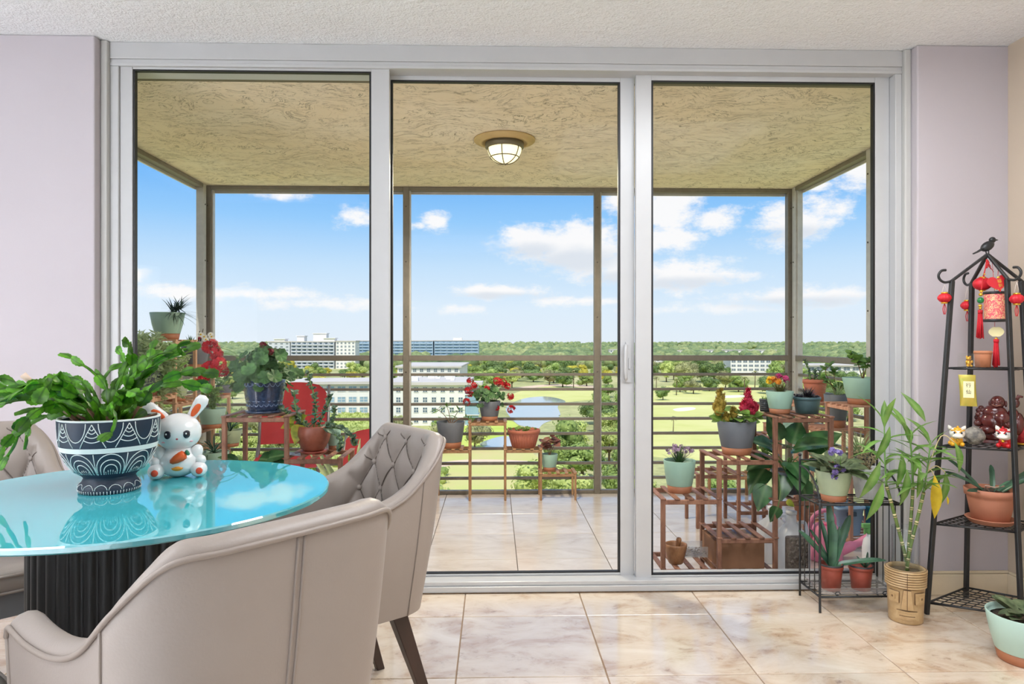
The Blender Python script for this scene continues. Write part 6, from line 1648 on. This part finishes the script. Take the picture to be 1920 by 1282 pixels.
# ball lantern and heart charm
p0 = at_s(1852, 486, 2.79); t = thing('ball_lantern', 'round red lantern hanging behind the bead charm', 'lantern', tuple(p0))
c = rel(t, at_s(1842, 532, 2.80)); MB().tube([(0, 0, 0), (c.x, c.y, c.z + .025)], .0012, 4).build('string', mRstr, t)
MB().ball(c, (.037, .032, .028), 24, 14).build('lantern_body', mRedL, t); MB().lathe([(0, .026), (.012, .026), (.012, .030), (0, .030)], 16, tuple(c)).lathe([(0, -.030), (.012, -.030), (.012, -.026), (0, -.026)], 16, tuple(c)).build('gold_caps', mGold, t)
def text_mesh(body, size, mt, name='lettering', ext=.0004):
    cu = bpy.data.curves.new('lettering', 'FONT'); cu.body = body; cu.size = size; cu.align_x = 'CENTER'; cu.align_y = 'CENTER'; cu.extrude = ext; cu.space_line = 1.0
    o = bpy.data.objects.new('lettering_tmp', cu); COL.objects.link(o); bpy.context.view_layer.update()
    me = bpy.data.meshes.new_from_object(o); bpy.data.objects.remove(o); me.materials.clear(); me.materials.append(mt); return me
p0 = at_s(1872, 500, 2.722); t = thing('heart_charm', 'flat red heart charm with gold characters hanging beside the cylinder lantern', 'charm', tuple(p0))
c = rel(t, at_s(1871, 530, 2.722)); out_ = []
for k in range(40):
    a = 2 * PI * k / 40; hx = 16 * math.sin(a) ** 3; hy = 13 * math.cos(a) - 5 * math.cos(2 * a) - 2 * math.cos(3 * a) - math.cos(4 * a); out_.append((hx / 16 * .036, hy / 17 * .040))
M = Matrix.Translation(c) @ Matrix.Rotation(-.5, 4, 'Z') @ Matrix.Rotation(-.22, 4, 'Y') @ Matrix.Rotation(PI / 2, 4, 'X')
if sum(out_[i - 1][0] * out_[i][1] - out_[i][0] * out_[i - 1][1] for i in range(40)) < 0: out_.reverse()
MB().poly(out_, -.003, .003, M=M).build('heart_plate', mat('red_enamel', srgb(204, 24, 36), rough=.35, var=.04), t, bevel=.001)
for ch, dy in (('福', .004), ('到', -.014)): link('lettering', text_mesh(ch, .016, mGold), t, M=M @ Matrix.Translation((.006, dy, .0036)))
m = MB()
for k in range(5): a = -2.2 + k * .42; m.ball((.024 * math.cos(a), .026 * math.sin(a) - .003, .0032), (.0026, .0022, .0006), 8, 5)
link('gold_motif', m.mesh('gold_motif', mGold), t, M=M); m = MB(); m.ball((.006, .021, .0034), (.006, .004, .0015), 10, 6); link('gold_knot', m.mesh('gold_knot', mGold), t, M=M)
MB().tube([(0, 0, 0), (c.x, c.y, c.z + .030)], .0012, 4).build('string', mRstr, t)
# cylinder lantern with plate and tassel
p0 = at_s(1860, 488, 2.765); t = thing('cylinder_lantern', 'pink-red cylinder lantern with gold tracery, black rims and a tassel', 'lantern', tuple(p0))
c = rel(t, at_s(1865, 575, 2.765)); r = .0405; hh = .062
def m_trac():
    m, tt, b, out = newmat('gold_tracery_paper'); setp(b, rough=.5)
    p = pos(tt); n = N(tt, 'ShaderNodeTexNoise', {'Vector': p, 'Scale': 70, 'Detail': 4, 'Distortion': 1.2}).outputs['Fac']
    a = N(tt, 'ShaderNodeMath', {0: N(tt, 'ShaderNodeMath', {0: n, 1: .5}, operation='SUBTRACT').outputs[0]}, operation='ABSOLUTE').outputs[0]
    f = N(tt, 'ShaderNodeMapRange', {'Value': a, 'From Min': .02, 'From Max': .05, 'To Min': 1, 'To Max': 0}).outputs[0]
    mx = N(tt, 'ShaderNodeMix', {'Factor': f, 'A': (*srgb(226, 96, 106), 1), 'B': (*srgb(236, 206, 150), 1)}, data_type='RGBA'); tt.links.new(mx.outputs['Result'], b.inputs['Base Color']); return m
MB().lathe([(r * .93, -hh + .008), (r * .93, hh - .008)], 36, tuple(c), closed_ends=False).build('paper_drum', m_trac(), t)
MB().lathe([(0, hh - .010), (r, hh - .010), (r, hh), (0, hh)], 36, tuple(c)).lathe([(0, -hh), (r, -hh), (r, -hh + .011), (0, -hh + .011)], 36, tuple(c)).build('black_rims', mIron, t)
MB().tube([(0, 0, 0), (c.x, c.y, c.z + hh)], .001, 4).tube([(c.x, c.y, c.z - hh), (c.x, c.y, c.z - hh - .02)], .001, 4).build('string', mRstr, t)
pc = rel(t, at_s(1868, 622, 2.765)); out_ = [(.024 * math.cos(a) * (1 + .12 * abs(math.cos(2 * a))), .019 * math.sin(a) * (1 + .16 * abs(math.sin(2.0 * a)))) for a in [2 * PI * k / 32 for k in range(32)]]
MB().poly(out_, -.0015, .0015, M=Matrix.Translation(pc) @ Matrix.Rotation(-.5, 4, 'Z') @ Matrix.Rotation(PI / 2, 4, 'X')).build('pale_plate', mat('pale_yellow_plate', srgb(240, 232, 178), rough=.35), t)
MB().lathe([(0, -.004), (.005, -.004), (.005, .004), (0, .004)], 12, (pc.x, pc.y, pc.z - .028)).build('gold_ring', mGold, t)
MB().tube([(pc.x, pc.y, pc.z - .018), (pc.x, pc.y, pc.z - .034)], .001, 4).build('tassel_cord', mRstr, t)
tassel(t, pc.x, pc.y, pc.z - .030, .118, .028)
# tea packet
p0 = at_s(1813, 697, 2.74); t = thing('tea_packet', 'gold foil packet with two brush characters hanging below the top tier', 'packet', tuple(p0), -.5)
m = MB(); rows = []; W2, H2 = .030, .128
for j in range(13):
    v = j / 12; th = .011 * math.sin(PI * v) ** .6 if 0 < j < 12 else .0006
    rows.append([(W2 * (1 - .05 * math.sin(PI * v)) * math.cos(a) + .006 * v, -th * math.sin(a) if True else 0, -.012 - H2 * v) for a in [2 * PI * k / 24 for k in range(24)]])
m.grid(rows, True, closed_u=True); m.build('pouch', mat('gold_green_foil', srgb(206, 176, 78), col2=srgb(168, 170, 74), scale=22, rough=.3, metal=.35), t)
lb_ = MB(); lb_.poly([(-.017 + .003, -.105), (.023, -.105), (.023, -.038), (-.017 + .003, -.038)], .0, .0006, M=Matrix.Translation((0, -.0118, 0)) @ Matrix.Rotation(PI / 2, 4, 'X')); lb_.build('paper_label', mat('cream_label', srgb(246, 236, 184), rough=.6), t)
for ch, dz in (('行', -.055), ('仙', -.082)): link('lettering', text_mesh(ch, .019, mat('ink', (.03, .03, .025), rough=.7)), t, M=Matrix.Translation((.004, -.0130, dz)) @ Matrix.Rotation(PI / 2, 4, 'X'))
MB().tube([(0, 0, .02), (0, 0, -.014)], .0009, 4).build('string', mStr, t)
# ---- tier one
z = SHT(SHZ[0])
t = thing('gold_bear_cube', 'clear cube holding a gold bear on the top tier', 'ornament', (X(1816, 2.755), 2.755, z))
s = .028; MB().box(-s, s, -s, s, 0, 2 * s).build('clear_case', clear('acrylic', (.97, .97, .97), 1.3, .02, .03, (1, 1, 1)), t, bevel=.002)
b = MB(); b.ball((0, 0, .017), (.011, .010, .012), 12, 8); b.ball((0, 0, .035), .0095, 12, 8)
for q_ in (-1, 1): b.ball((q_ * .007, 0, .043), .004, 8, 6); b.ball((q_ * .011, -.004, .022), (.004, .004, .007), 8, 6); b.ball((q_ * .007, -.006, .006), (.006, .006, .005), 8, 6)
b.build('bear', mGold, t)
t = thing('small_clay_pot', 'small empty terracotta pot on the top tier', 'pot', (X(1843, 2.765), 2.765, z))
pot(t, .033, .027, .067, mat('orange_clay', srgb(196, 128, 92), var=.06, rough=.7), band=None, rim=True)
# ---- tier two
z = SHT(SHZ[1])
def lion(label, px, y, body, trim, face_, s, rz):
    t = thing('lion_figurine', label, 'figurine', (X(px, y), y, z), rz); t.scale = (s, s, s)
    mb, mt, mf = body, trim, face_
    b = MB(); b.ball((0, .012, .022), (.026, .026, .024), 20, 12)
    for q_ in (-1, 1): b.ball((q_ * .018, -.012, .010), (.010, .013, .010), 12, 8); b.ball((q_ * .020, .022, .010), (.011, .013, .010), 12, 8)
    b.build('body', mb, t)
    h_ = MB(); h_.ball((0, -.006, .058), (.031, .026, .026), 24, 14); ho = h_.build('head', mf, t)
    m = MB(); m.ball((0, -.030, .047), (.021, .009, .008), 14, 8); m.ball((0, -.0295, .0515), (.016, .008, .004), 12, 6); m.build('muzzle', mt, ho)
    m = MB(); m.ball((0, -.014, .074), (.017, .016, .011), 14, 8); m.ball((0, -.022, .084), (.005, .005, .009), 10, 7)
    for q_ in (-1, 1): m.tube(smoothpath([(q_ * .006, -.03, .062), (q_ * .015, -.029, .072), (q_ * .026, -.020, .072)], 4), .0028, 6)
    m.build('brow', mb, ho)
    for q_ in (-1, 1):
        MB().lathe([(.010, 0), (.007, .010), (.001, .018)], 10, M=Matrix.Translation((q_ * .024, .0, .076)) @ Matrix.Rotation(q_ * .5, 4, 'Y')).build('ear', mt, ho)
        e = MB().ball((q_ * .0135, -.0275, .062), (.0075, .004, .0075), 12, 8).build('eye', mWv, ho); MB().ball((q_ * .0135, -.0312, .062), (.0042, .0018, .0046), 10, 6).build('pupil', mEye, e)
    m = MB(); m.ball((0, -.022, .030), (.007, .005, .007), 10, 7); m.build('bell', mGold, t)
    return t
mYel = mat('amber_yellow_resin', srgb(240, 176, 40), var=.08, rough=.35); mRedR = mat('red_resin', srgb(200, 24, 34), var=.06, rough=.35); mWr = mat('white_fur_resin', srgb(240, 234, 222), var=.03, rough=.6)
lion('yellow and white lion-dance figurine on the middle tier', 1794, 2.745, mYel, mWr, mWr, .92, -.45)
lion('red and white lion-dance figurine in front of the carved figure', 1884, 2.695, mRedR, mWr, mWr, .95, -.95)
t = thing('rock_specimen', 'grey and pale speckled rock on the middle tier', 'rock', (X(1827, 2.79), 2.79, z))
m = MB(); m.ball((0, 0, .036), (.044, .030, .037), 26, 16, fun=lambda p: min(1.0, .78 / max(.3, abs(p.x * .8 + p.z * .55))) * (1 + .08 * noise.noise(p * 2.2)) if p.z > -.6 else .98); m.build('stone', mat('speckled_rock', srgb(66, 66, 72), col2=srgb(186, 180, 166), scale=34, detail=8, bump=.5, bscale=60, rough=.7), t)
t = thing('carved_figure', 'dark red carved laughing figure with a sack, on the middle tier', 'sculpture', (X(1868, 2.83), 2.83, z), -.75)
mRose = mat('rosewood_lacquer', srgb(62, 22, 24), col2=srgb(104, 40, 36), scale=25, rough=.18, coat=.5)
b = MB(); b.box(-.045, .05, -.03, .03, 0, .012); b.ball((0, 0, .03), (.045, .03, .028), 20, 10, fun=lambda p: 1 + .12 * noise.noise(p * 4)); b.build('base', mRose, t)
b = MB(); b.ball((0, -.004, .092), (.058, .044, .046), 28, 18); b.ball((-.004, -.008, .128), (.044, .034, .034), 24, 14); b.ball((-.03, -.02, .055), (.030, .026, .020), 16, 10); b.ball((.035, -.02, .058), (.030, .026, .022), 16, 10); b.ball((-.052, 0, .105), (.020, .022, .034), 14, 10); b.ball((.058, 0, .115), (.022, .024, .036), 14, 10)
b.ball((-.062, -.016, .080), (.016, .016, .016), 12, 8); b.ball((.040, -.036, .085), (.020, .012, .014), 12, 8); b.build('body', mRose, t)
b = MB(); b.ball((.006, -.012, .172), (.027, .026, .028), 24, 16); b.ball((.004, -.032, .163), (.014, .008, .008), 12, 8); b.ball((.005, -.037, .172), (.005, .005, .006), 8, 6)
for q_ in (-1, 1): b.ball((.006 + q_ * .012, -.032, .178), (.007, .004, .003), 10, 6); b.ball((.006 + q_ * .028, -.008, .166), (.005, .006, .014), 10, 8)
b.build('head', mRose, t)
b = MB(); b.tube(smoothpath([(-.012, -.034, .163), (.004, -.040, .158), (.020, -.034, .163)], 5), .0016, 5); b.build('smile', mat('pale_carving', srgb(176, 120, 104), rough=.4), t)
b = MB(); b.lathe([(0, -.002), (.026, -.002), (.026, .002), (0, .002)], 28, M=Matrix.Translation((.024, -.048, .112)) @ Matrix.Rotation(PI / 2 - .2, 4, 'X')); b.tube([(.035, -.05, .09), (.05, -.045, .07)], .004, 6); b.build('fan', mRose, t)
b = MB(); g = random.Random(6)
for k in range(11): b.ball((.0 + g.uniform(-.065, -.035), g.uniform(-.02, .01), g.uniform(.06, .15)), g.uniform(.009, .015), 10, 7)
b.build('beads', mRose, t)
b = MB(); b.ball((.075, .006, .085), (.022, .026, .048), 16, 10); b.ball((.066, .01, .17), (.014, .012, .02), 12, 8); b.tube([(.066, .01, .18), (.076, .01, .20), (.090, .01, .197)], [.006, .008, .004], 8); b.build('sack', mRose, t)
t = thing('red_cone', 'speckled red paper cone on a gold dish on the middle tier', 'ornament', (2.20, 2.775, z))
MB().lathe([(0, 0), (.03, 0), (.036, .006), (.034, .008), (0, .008)], 28).build('dish', mGold, t); MB().lathe([(.028, .0085), (.012, .085), (.002, .10)], 24).build('cone', mat('speckled_red', srgb(150, 24, 36), col2=srgb(190, 60, 60), scale=120, rough=.6), t)
# ---- tier three: orchid in terracotta
z = SHT(SHZ[2])
t = thing('potted_orchid', 'strap-leaved orchid in a wide terracotta pot with saucer on the shelf', 'plant', (X(1857, 2.765), 2.765, z))
mOT = mat('terracotta_matt', srgb(184, 122, 96), var=.06, scale=18, rough=.7)
MB().lathe([(0, 0), (.074, 0), (.088, .018), (.091, .020), (.088, .022), (.07, .012), (0, .010)], 44).build('saucer', mOT, t)
MB().lathe([(0, .0125), (.066, .0125), (.083, .100), (.084, .112), (.092, .113), (.095, .140), (.090, .142), (.086, .125), (0, .122)], 48).build('pot', mOT, t)
MB().lathe([(0, .1235), (.085, .1235), (.05, .133), (0, .136)], 28, rfun=lambda q, i: 1 + .03 * math.sin(9 * q)).build('bark', mSoil, t)
for bx_, by_, dx, dy, dz, L, w in [(-.03, 0, -.85, -.2, .55, .20, 1.1), (-.035, .01, -.6, .1, .8, .19, 1.2), (.02, -.02, .6, -.25, .5, .17, 1.2), (.05, 0, .75, 0, .55, .20, 1.2), (.02, -.03, .35, -.5, .6, .10, 1.6), (.06, .02, .85, .2, .3, .16, 1.3), (-.01, -.03, .1, -.6, .7, .09, 1.6), (.03, .03, .3, .4, .8, .12, 1.4), (-.05, -.02, -.7, -.5, .25, .12, 1.3)]:
    lf(t, 'aloe', (bx_, by_, .128), (dx, dy, dz), L, (-dx * .3, -.55, .8), w)
MB().tube(smoothpath([(-.02, -.02, .13), (-.05, -.04, .16), (-.02, -.05, .155), (.02, -.05, .16)], 5), .003, 5).build('aerial_root', mat('pale_root', srgb(176, 146, 130), rough=.7), t)
# ------------------------------------------------------------------ pot on the floor by the wall
t = thing('potted_violet', 'mint and terracotta pot of fuzzy dark leaves on the tile floor', 'plant', (1.868, 2.355, .0006))
pot(t, .118, .082, .165, mat('mint_ceramic', srgb(178, 206, 194), var=.03, rough=.4), mTer)
g = random.Random(66)
for k in range(24): a = g.uniform(0, 6.28); q_ = g.uniform(.01, .07); lf(t, 'viol', (q_ * math.cos(a), q_ * math.sin(a), .150 + g.uniform(0, .02)), sph(a, g.uniform(.05, .8)), g.uniform(.055, .085), (-.3 * math.cos(a), -.3 * math.sin(a), 1), .9)
# ------------------------------------------------------------------ black wire plant stand by the door
WX0, WX1, WY0, WY1 = 1.352, 1.698, 2.80, 2.985
ws = thing('wire_plant_stand', 'black two-tier wire plant stand with curved sides, beside the door', 'plant stand', ((WX0 + WX1) / 2, (WY0 + WY1) / 2, 0)); ox, oy = ws.location.x, ws.location.y
xa_, xb_, ya_, yb_ = WX0 - ox, WX1 - ox, WY0 - oy, WY1 - oy
for x in (xa_, xb_):
    MB().tube(smoothpath([(x, yb_, 0.0), (x, yb_, .45), (x, yb_, .617)], 4), .0048, 8).ball((x, yb_, .622), .0075, 10, 7).build('leg', mIron, ws)
    MB().tube(smoothpath([(x + (.004 if x > 0 else -.004), ya_ - .010, 0.0), (x, ya_, .06), (x, ya_, .25), (x, ya_, .455)], 5), .0052, 8).ball((x, ya_, .460), .0078, 10, 7).build('leg', mIron, ws)
    MB().tube(smoothpath([(x, yb_, .575), (x, yb_ - .08, .565), (x, ya_ + .03, .515), (x, ya_, .455)], 6), .0042, 7).build('side_arc', mIron, ws)
    m = MB()
    for k in (1, 2, 3): yy = ya_ + (yb_ - ya_) * k / 4; m.tube([(x, yy, .062), (x, yy, .44)], .0022, 5)
    m.build('side_wires', mIron, ws)
for z in (.443, .062):
    f = MB(); c = [(xa_, ya_, z), (xb_, ya_, z), (xb_, yb_, z), (xa_, yb_, z)]
    for a, b in zip(c, c[1:] + c[:1]): f.tube([a, b], .0044, 7)
    for k in range(1, 6): yy = ya_ + (yb_ - ya_) * k / 6; f.tube([(xa_, yy, z - .001), (xb_, yy, z - .001)], .0022, 5)
    for k in range(1, 4): xx = xa_ + (xb_ - xa_) * k / 4; f.tube([(xx, ya_, z - .004), (xx, yb_, z - .004)], .0022, 5)
    f.build('wire_shelf', mIron, ws)
    if z < .1:
        s_ = MB()
        for sx in (-1, 1):
            s_.tube([(sx * .10 + .012 * math.cos(a) * (1 - i / 22), ya_ - .002, z + .012 + .010 * math.sin(a) * (1 - i / 22)) for i, a in enumerate([k * .45 for k in range(14)])], .002, 5)
        s_.build('scrollwork', mIron, ws)
MB().tube([(xa_, yb_, .60), (xb_, yb_, .60)], .0035, 6).build('back_bar', mIron, ws)
z = .4478
t = thing('potted_violet', 'sage and terracotta pot of purple African violets on the wire stand', 'plant', (X(1563, 2.865), 2.865, z)); pot(t, .073, .048, .128, mMint2, mTer)
for k in range(34): a = g.uniform(0, 6.28); e = g.uniform(-.1, .9); q_ = g.uniform(.02, .06); lf(t, 'viol', (q_ * math.cos(a), q_ * math.sin(a), .118 + g.uniform(0, .04)), sph(a, e), g.uniform(.06, .085), (-.3 * math.cos(a), -.3, 1), .8)
for nm, cs in (('flower_cluster', [(-.02, -.02, .205), (-.005, .0, .212), (.012, -.01, .205), (.03, .0, .20)]), ('flower_cluster', [(-.03, -.075, .135), (-.025, -.08, .155), (-.035, -.078, .115), (.0, -.075, .145)])):
    m = MB()
    for c in cs: umbel(m, c, .010, 6, .011, g)
    m.build(nm, pPurp, t)
m = MB(); tuft(m, (.03, 0, .12), 12, (.08, .12), (.3, 1.2), .003, g, .5); m.build('stem', mStem, t)
t = thing('ribbed_pot', 'pale grey ribbed pot of dry wispy stems behind the violets', 'plant', (X(1627, 2.912), 2.912, z)); pot(t, .064, .046, .13, mat('pale_grey_ribbed', srgb(186, 190, 194), var=.04, rough=.5), None)
m = MB()
for k in range(56): a = 2 * PI * k / 56; m.tube([(.0462 * math.cos(a), .0462 * math.sin(a), .003), (.0560 * math.cos(a), .0560 * math.sin(a), .07), (.0640 * math.cos(a), .0640 * math.sin(a), .122)], .0011, 4)
m.build('ribs', MATS['pale_grey_ribbed'], t)
m = MB()
for k in range(16): a = g.uniform(0, 6.28); spray(m, (0, 0, .11), (math.cos(a) * .05, math.sin(a) * .04, .13 + g.uniform(.03, .10)), 16, .014, .003, g, .01)
stuff(m.build('dry_sprigs', leafmat('dry_sprig', srgb(150, 136, 100), srgb(186, 172, 130)), t))
z = .0668
ty = thing('plastic_tray', 'shallow clear plastic tray under two small red-brown pots on the wire stand', 'tray', (X(1588, 2.885), 2.885, z))
m = MB(); m.grid([ring(.075, 0, .01), ring(.082, .028, .012), ring(.086, .030, .012)], True, closed_u=True); m.add(ring(.075, .0005, .01), [tuple(range(20))]); o = m.build('tray_body', clear('tray_plastic', (.95, .96, .97), 1.35, .1, .25, (.92, .94, .97)), ty); o.scale = (1.85, .98, 1)
zt_ = z + .0012
t = thing('potted_aloe', 'red-brown nursery pot of long dark sword leaves in the clear tray', 'plant', (X(1558, 2.875), 2.875, zt_)); pot(t, .049, .037, .108, mTer3, None, rim=True)
MB().lathe([(.0478, .1), (.0498, .104), (.0498, .1092), (.045, .1092)], 32, closed_ends=False).build('dark_rim', mat('dark_rim', (.03, .03, .035), rough=.4), t)
for dx, dy, dz, L, w in [(-.6, -.1, .85, .20, 1.25), (.02, 0, 1, .27, 1.0), (.35, .0, .95, .23, 1.15), (.95, -.25, .32, .21, 1.1), (-.1, .1, 1, .20, .9), (-.35, .1, .9, .17, 1.0), (.2, -.05, .95, .17, 1.0), (.05, -.1, 1, .19, 1.5)]:
    lf(t, 'aloe', (dx * .01, dy * .01, .095), (dx, dy, dz), L, (-dx, -.8, .3) if abs(dx) < .9 else (0, -.4, .9), w)
t = thing('potted_aloe', 'red-brown nursery pot of short spiky leaves in the clear tray', 'plant', (X(1614, 2.875), 2.875, zt_)); pot(t, .049, .037, .102, mTer3, None, rim=True)
MB().lathe([(.0478, .094), (.0498, .098), (.0498, .1032), (.045, .1032)], 32, closed_ends=False).build('dark_rim', MATS['dark_rim'], t)
for k in range(9): a = g.uniform(0, 6.28); lf(t, 'aloe', (.018, 0, .086), sph(a, g.uniform(.7, 1.4)), g.uniform(.04, .07), (0, -.7, .5), 1.2)
# ------------------------------------------------------------------ face vase with lucky bamboo
vx, vy = X(1698, 2.715), 2.715
t = thing('face_vase', 'tan ceramic vase with a carved geometric face, holding a glass cylinder of lucky bamboo', 'vase', (vx, vy, .0006), math.radians(-27))
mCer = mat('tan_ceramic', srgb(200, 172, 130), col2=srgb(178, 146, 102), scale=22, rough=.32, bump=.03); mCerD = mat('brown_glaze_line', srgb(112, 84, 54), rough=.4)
HV = .212
def vr(z): return .062 + .009 * (z / HV)
pr = [(0, 0), (.060, 0), (.062, .003)]
zz = .003
pr += [(vr(z_), z_) for z_ in [.01 + .01 * k for k in range(13)]]
for k in range(7): z0_ = .142 + k * .0098; pr += [(vr(z0_) + .0005, z0_), (vr(z0_) + .0065, z0_ + .002), (vr(z0_) + .0065, z0_ + .0072), (vr(z0_) + .0005, z0_ + .0092)]
pr += [(.068, HV), (.063, HV), (.061, HV - .01), (.058, .10), (0, .09)]
MB().lathe(pr, 56).build('vase_body', mCer, t)
def vp(q, z_, o=.0): r_ = vr(z_) + o; a = -PI / 2 + q; return Vector((r_ * math.cos(a), r_ * math.sin(a), z_))
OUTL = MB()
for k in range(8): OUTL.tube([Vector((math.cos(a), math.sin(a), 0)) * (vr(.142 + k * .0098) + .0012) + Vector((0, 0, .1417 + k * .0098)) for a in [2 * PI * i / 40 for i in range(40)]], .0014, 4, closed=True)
def relief(pts, o, name, mt=mCer, par=t):
    n_ = 5; m = MB(); (qa, za), (qb, zb), (qc, zc), (qd, zd) = pts     # corners bl, br, tr, tl
    for oo, ins in ((o, 0),):
        rows = []
        for j in range(n_ + 1):
            v = j / n_; rows.append([vp((qa + (qd - qa) * v) * (1 - u) + (qb + (qc - qb) * v) * u, (za + (zd - za) * v) * (1 - u) + (zb + (zc - zb) * v) * u, oo) for u in [i / n_ for i in range(n_ + 1)]])
        m.grid(rows, True)
        ed = rows[0] + [r_[-1] for r_ in rows[1:]] + rows[-1][-2::-1] + [r_[0] for r_ in rows[-2:0:-1]]
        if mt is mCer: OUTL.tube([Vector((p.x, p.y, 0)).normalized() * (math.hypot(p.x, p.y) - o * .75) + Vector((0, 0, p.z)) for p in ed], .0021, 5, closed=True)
        m.grid([[Vector((p.x * .96, p.y * .96, p.z)) for p in ed], ed], False, closed_u=True)
    return m.build(name, mt, par)
relief([(-.30, .062), (.30, .062), (.17, .138), (-.17, .138)], .0100, 'nose')
for s in (-1, 1):
    relief([(min(s * .42, s * 1.0), .085), (max(s * .42, s * 1.0), .085), (max(s * .40, s * 1.0), .128), (min(s * .40, s * 1.0), .128)], .0075, 'eye_socket')
    relief([(min(s * .58, s * .86), .098), (max(s * .58, s * .86), .098), (max(s * .58, s * .86), .117), (min(s * .58, s * .86), .117)], .0115, 'eye_block')
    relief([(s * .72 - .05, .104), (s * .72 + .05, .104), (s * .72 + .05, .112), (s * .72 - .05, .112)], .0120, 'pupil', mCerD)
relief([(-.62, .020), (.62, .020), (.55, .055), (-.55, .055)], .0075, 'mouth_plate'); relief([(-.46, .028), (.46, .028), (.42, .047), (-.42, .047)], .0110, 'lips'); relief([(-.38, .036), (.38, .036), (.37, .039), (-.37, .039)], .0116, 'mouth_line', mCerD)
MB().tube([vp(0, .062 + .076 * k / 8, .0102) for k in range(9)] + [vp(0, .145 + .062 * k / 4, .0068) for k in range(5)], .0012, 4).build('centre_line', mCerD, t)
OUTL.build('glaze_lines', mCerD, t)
MB().lathe([(0, .091), (.057, .10), (.0595, .196), (.03, .200), (0, .200)], 28).build('pebbles', mat('vase_pebbles', srgb(120, 98, 76), col2=srgb(160, 136, 108), scale=80, bump=.9, bscale=120, rough=.9), t)
gc = thing('glass_cylinder', 'clear glass cylinder vase standing in the face vase, around the bamboo stalks', 'vase', (vx, vy, .2012))
MB().lathe([(.0495, .0), (.0505, .002), (.0505, .172), (.0495, .1735), (.0482, .172), (.0482, .004), (.0, .004)], 40, closed_ends=False).build('glass_wall', clear('clear_glass_vase', (.95, .97, .98), 1.42), gc)
bb_ = thing('lucky_bamboo', 'lucky bamboo with three segmented stalks and drooping leaves, one leaf yellow', 'plant', (vx, vy, .2065))
mStk = mat('bamboo_stalk', srgb(78, 104, 46), col2=srgb(112, 136, 66), scale=30, rough=.35); mNode = mat('bamboo_node', srgb(214, 196, 150), rough=.5)
def VB(px, py, dy=0): return Vector((X(px, vy + dy) - vx, dy, Z(px, py, vy + dy) - .2065))
stk, nod, sht = MB(), MB(), MB()
ST = [([VB(1702, 1070), VB(1697, 1040), VB(1680, 975), VB(1662, 910)], [VB(1662, 910), VB(1659, 850), VB(1658, 785)], .0066), ([VB(1700, 1072), VB(1704, 1020, .01), VB(1709, 960, .015), VB(1712, 912, .015)], [VB(1712, 912, .015), VB(1709, 850, .01), VB(1704, 812)], .0062),
      ([VB(1700, 1070, -.01), VB(1706, 1030, -.015), VB(1722, 965, -.015), VB(1732, 922, -.01)], [VB(1732, 922, -.01), VB(1740, 870, -.01), VB(1745, 825)], .0066)]
for P, S, r in ST:
    P = smoothpath(P, 8); stk.tube(P, r, 10)
    for i in range(2, len(P), 3): stk.tube([P[i] - (P[i] - P[i - 1]) * .12, P[i] + (P[i] - P[i - 1]) * .12], r * 1.10, 10); MB().tube([P[i] - (P[i] - P[i - 1]) * .35, P[i] + (P[i] - P[i - 1]) * .45], r * 1.05, 10).build('stalk_node', mNode, bb_)
    sht.tube(smoothpath(S, 5), [.0042 - .0002 * k for k in range(11)], 7)
stk.build('stalk', mStk, bb_); sht.build('shoot', mat('shoot_green', srgb(116, 158, 84), rough=.4), bb_)
g = random.Random(88)
for (P, S, r), nl in zip(ST, (18, 15, 20)):
    S = smoothpath(S, 6)
    for k in range(nl):
        p = S[int((k / nl) * (len(S) - 1))]; a = k * 2.4 + g.uniform(-.4, .4); e = g.uniform(.1, .9) if k < nl - 3 else g.uniform(.9, 1.4)
        lf(bb_, 'bamw' if g.random() < .6 else 'bam', p, sph(a, e), g.uniform(.10, .175), (0, 0, 1), 1.0)
for px, py, dx, dz, L, kd in [(1668, 800, -.25, -.9, .14, 'bamw'), (1650, 865, -.35, -.9, .16, 'bamw'), (1655, 905, -.25, -.95, .16, 'bamw'), (1690, 850, .05, -1, .14, 'bamw'), (1700, 880, .0, -1, .15, 'bamw'), (1722, 880, .15, -1, .12, 'bamw'), (1772, 885, .05, -1, .14, 'bamw'), (1752, 892, .02, -1, .17, 'yel'), (1776, 930, .1, -1, .035, 'yel'), (1790, 830, .35, -.9, .13, 'bamw'), (1735, 790, -.5, .85, .13, 'bamw'), (1700, 800, -.5, .8, .10, 'bam')]:
    lf(bb_, kd, VB(px, py, g.uniform(-.05, -.02)), (dx, -.12, dz), L, (0, -1, .2), 1.1)
sm = MB()
for px, py in ((1752, 892), (1772, 885), (1790, 830)): sm.tube(smoothpath([VB(1738, 885, -.01), VB((1738 + px) / 2, py - 12, -.02), VB(px, py, -.035)], 5), .0022, 5)
sm.build('leaf_stalk', mNode, bb_)
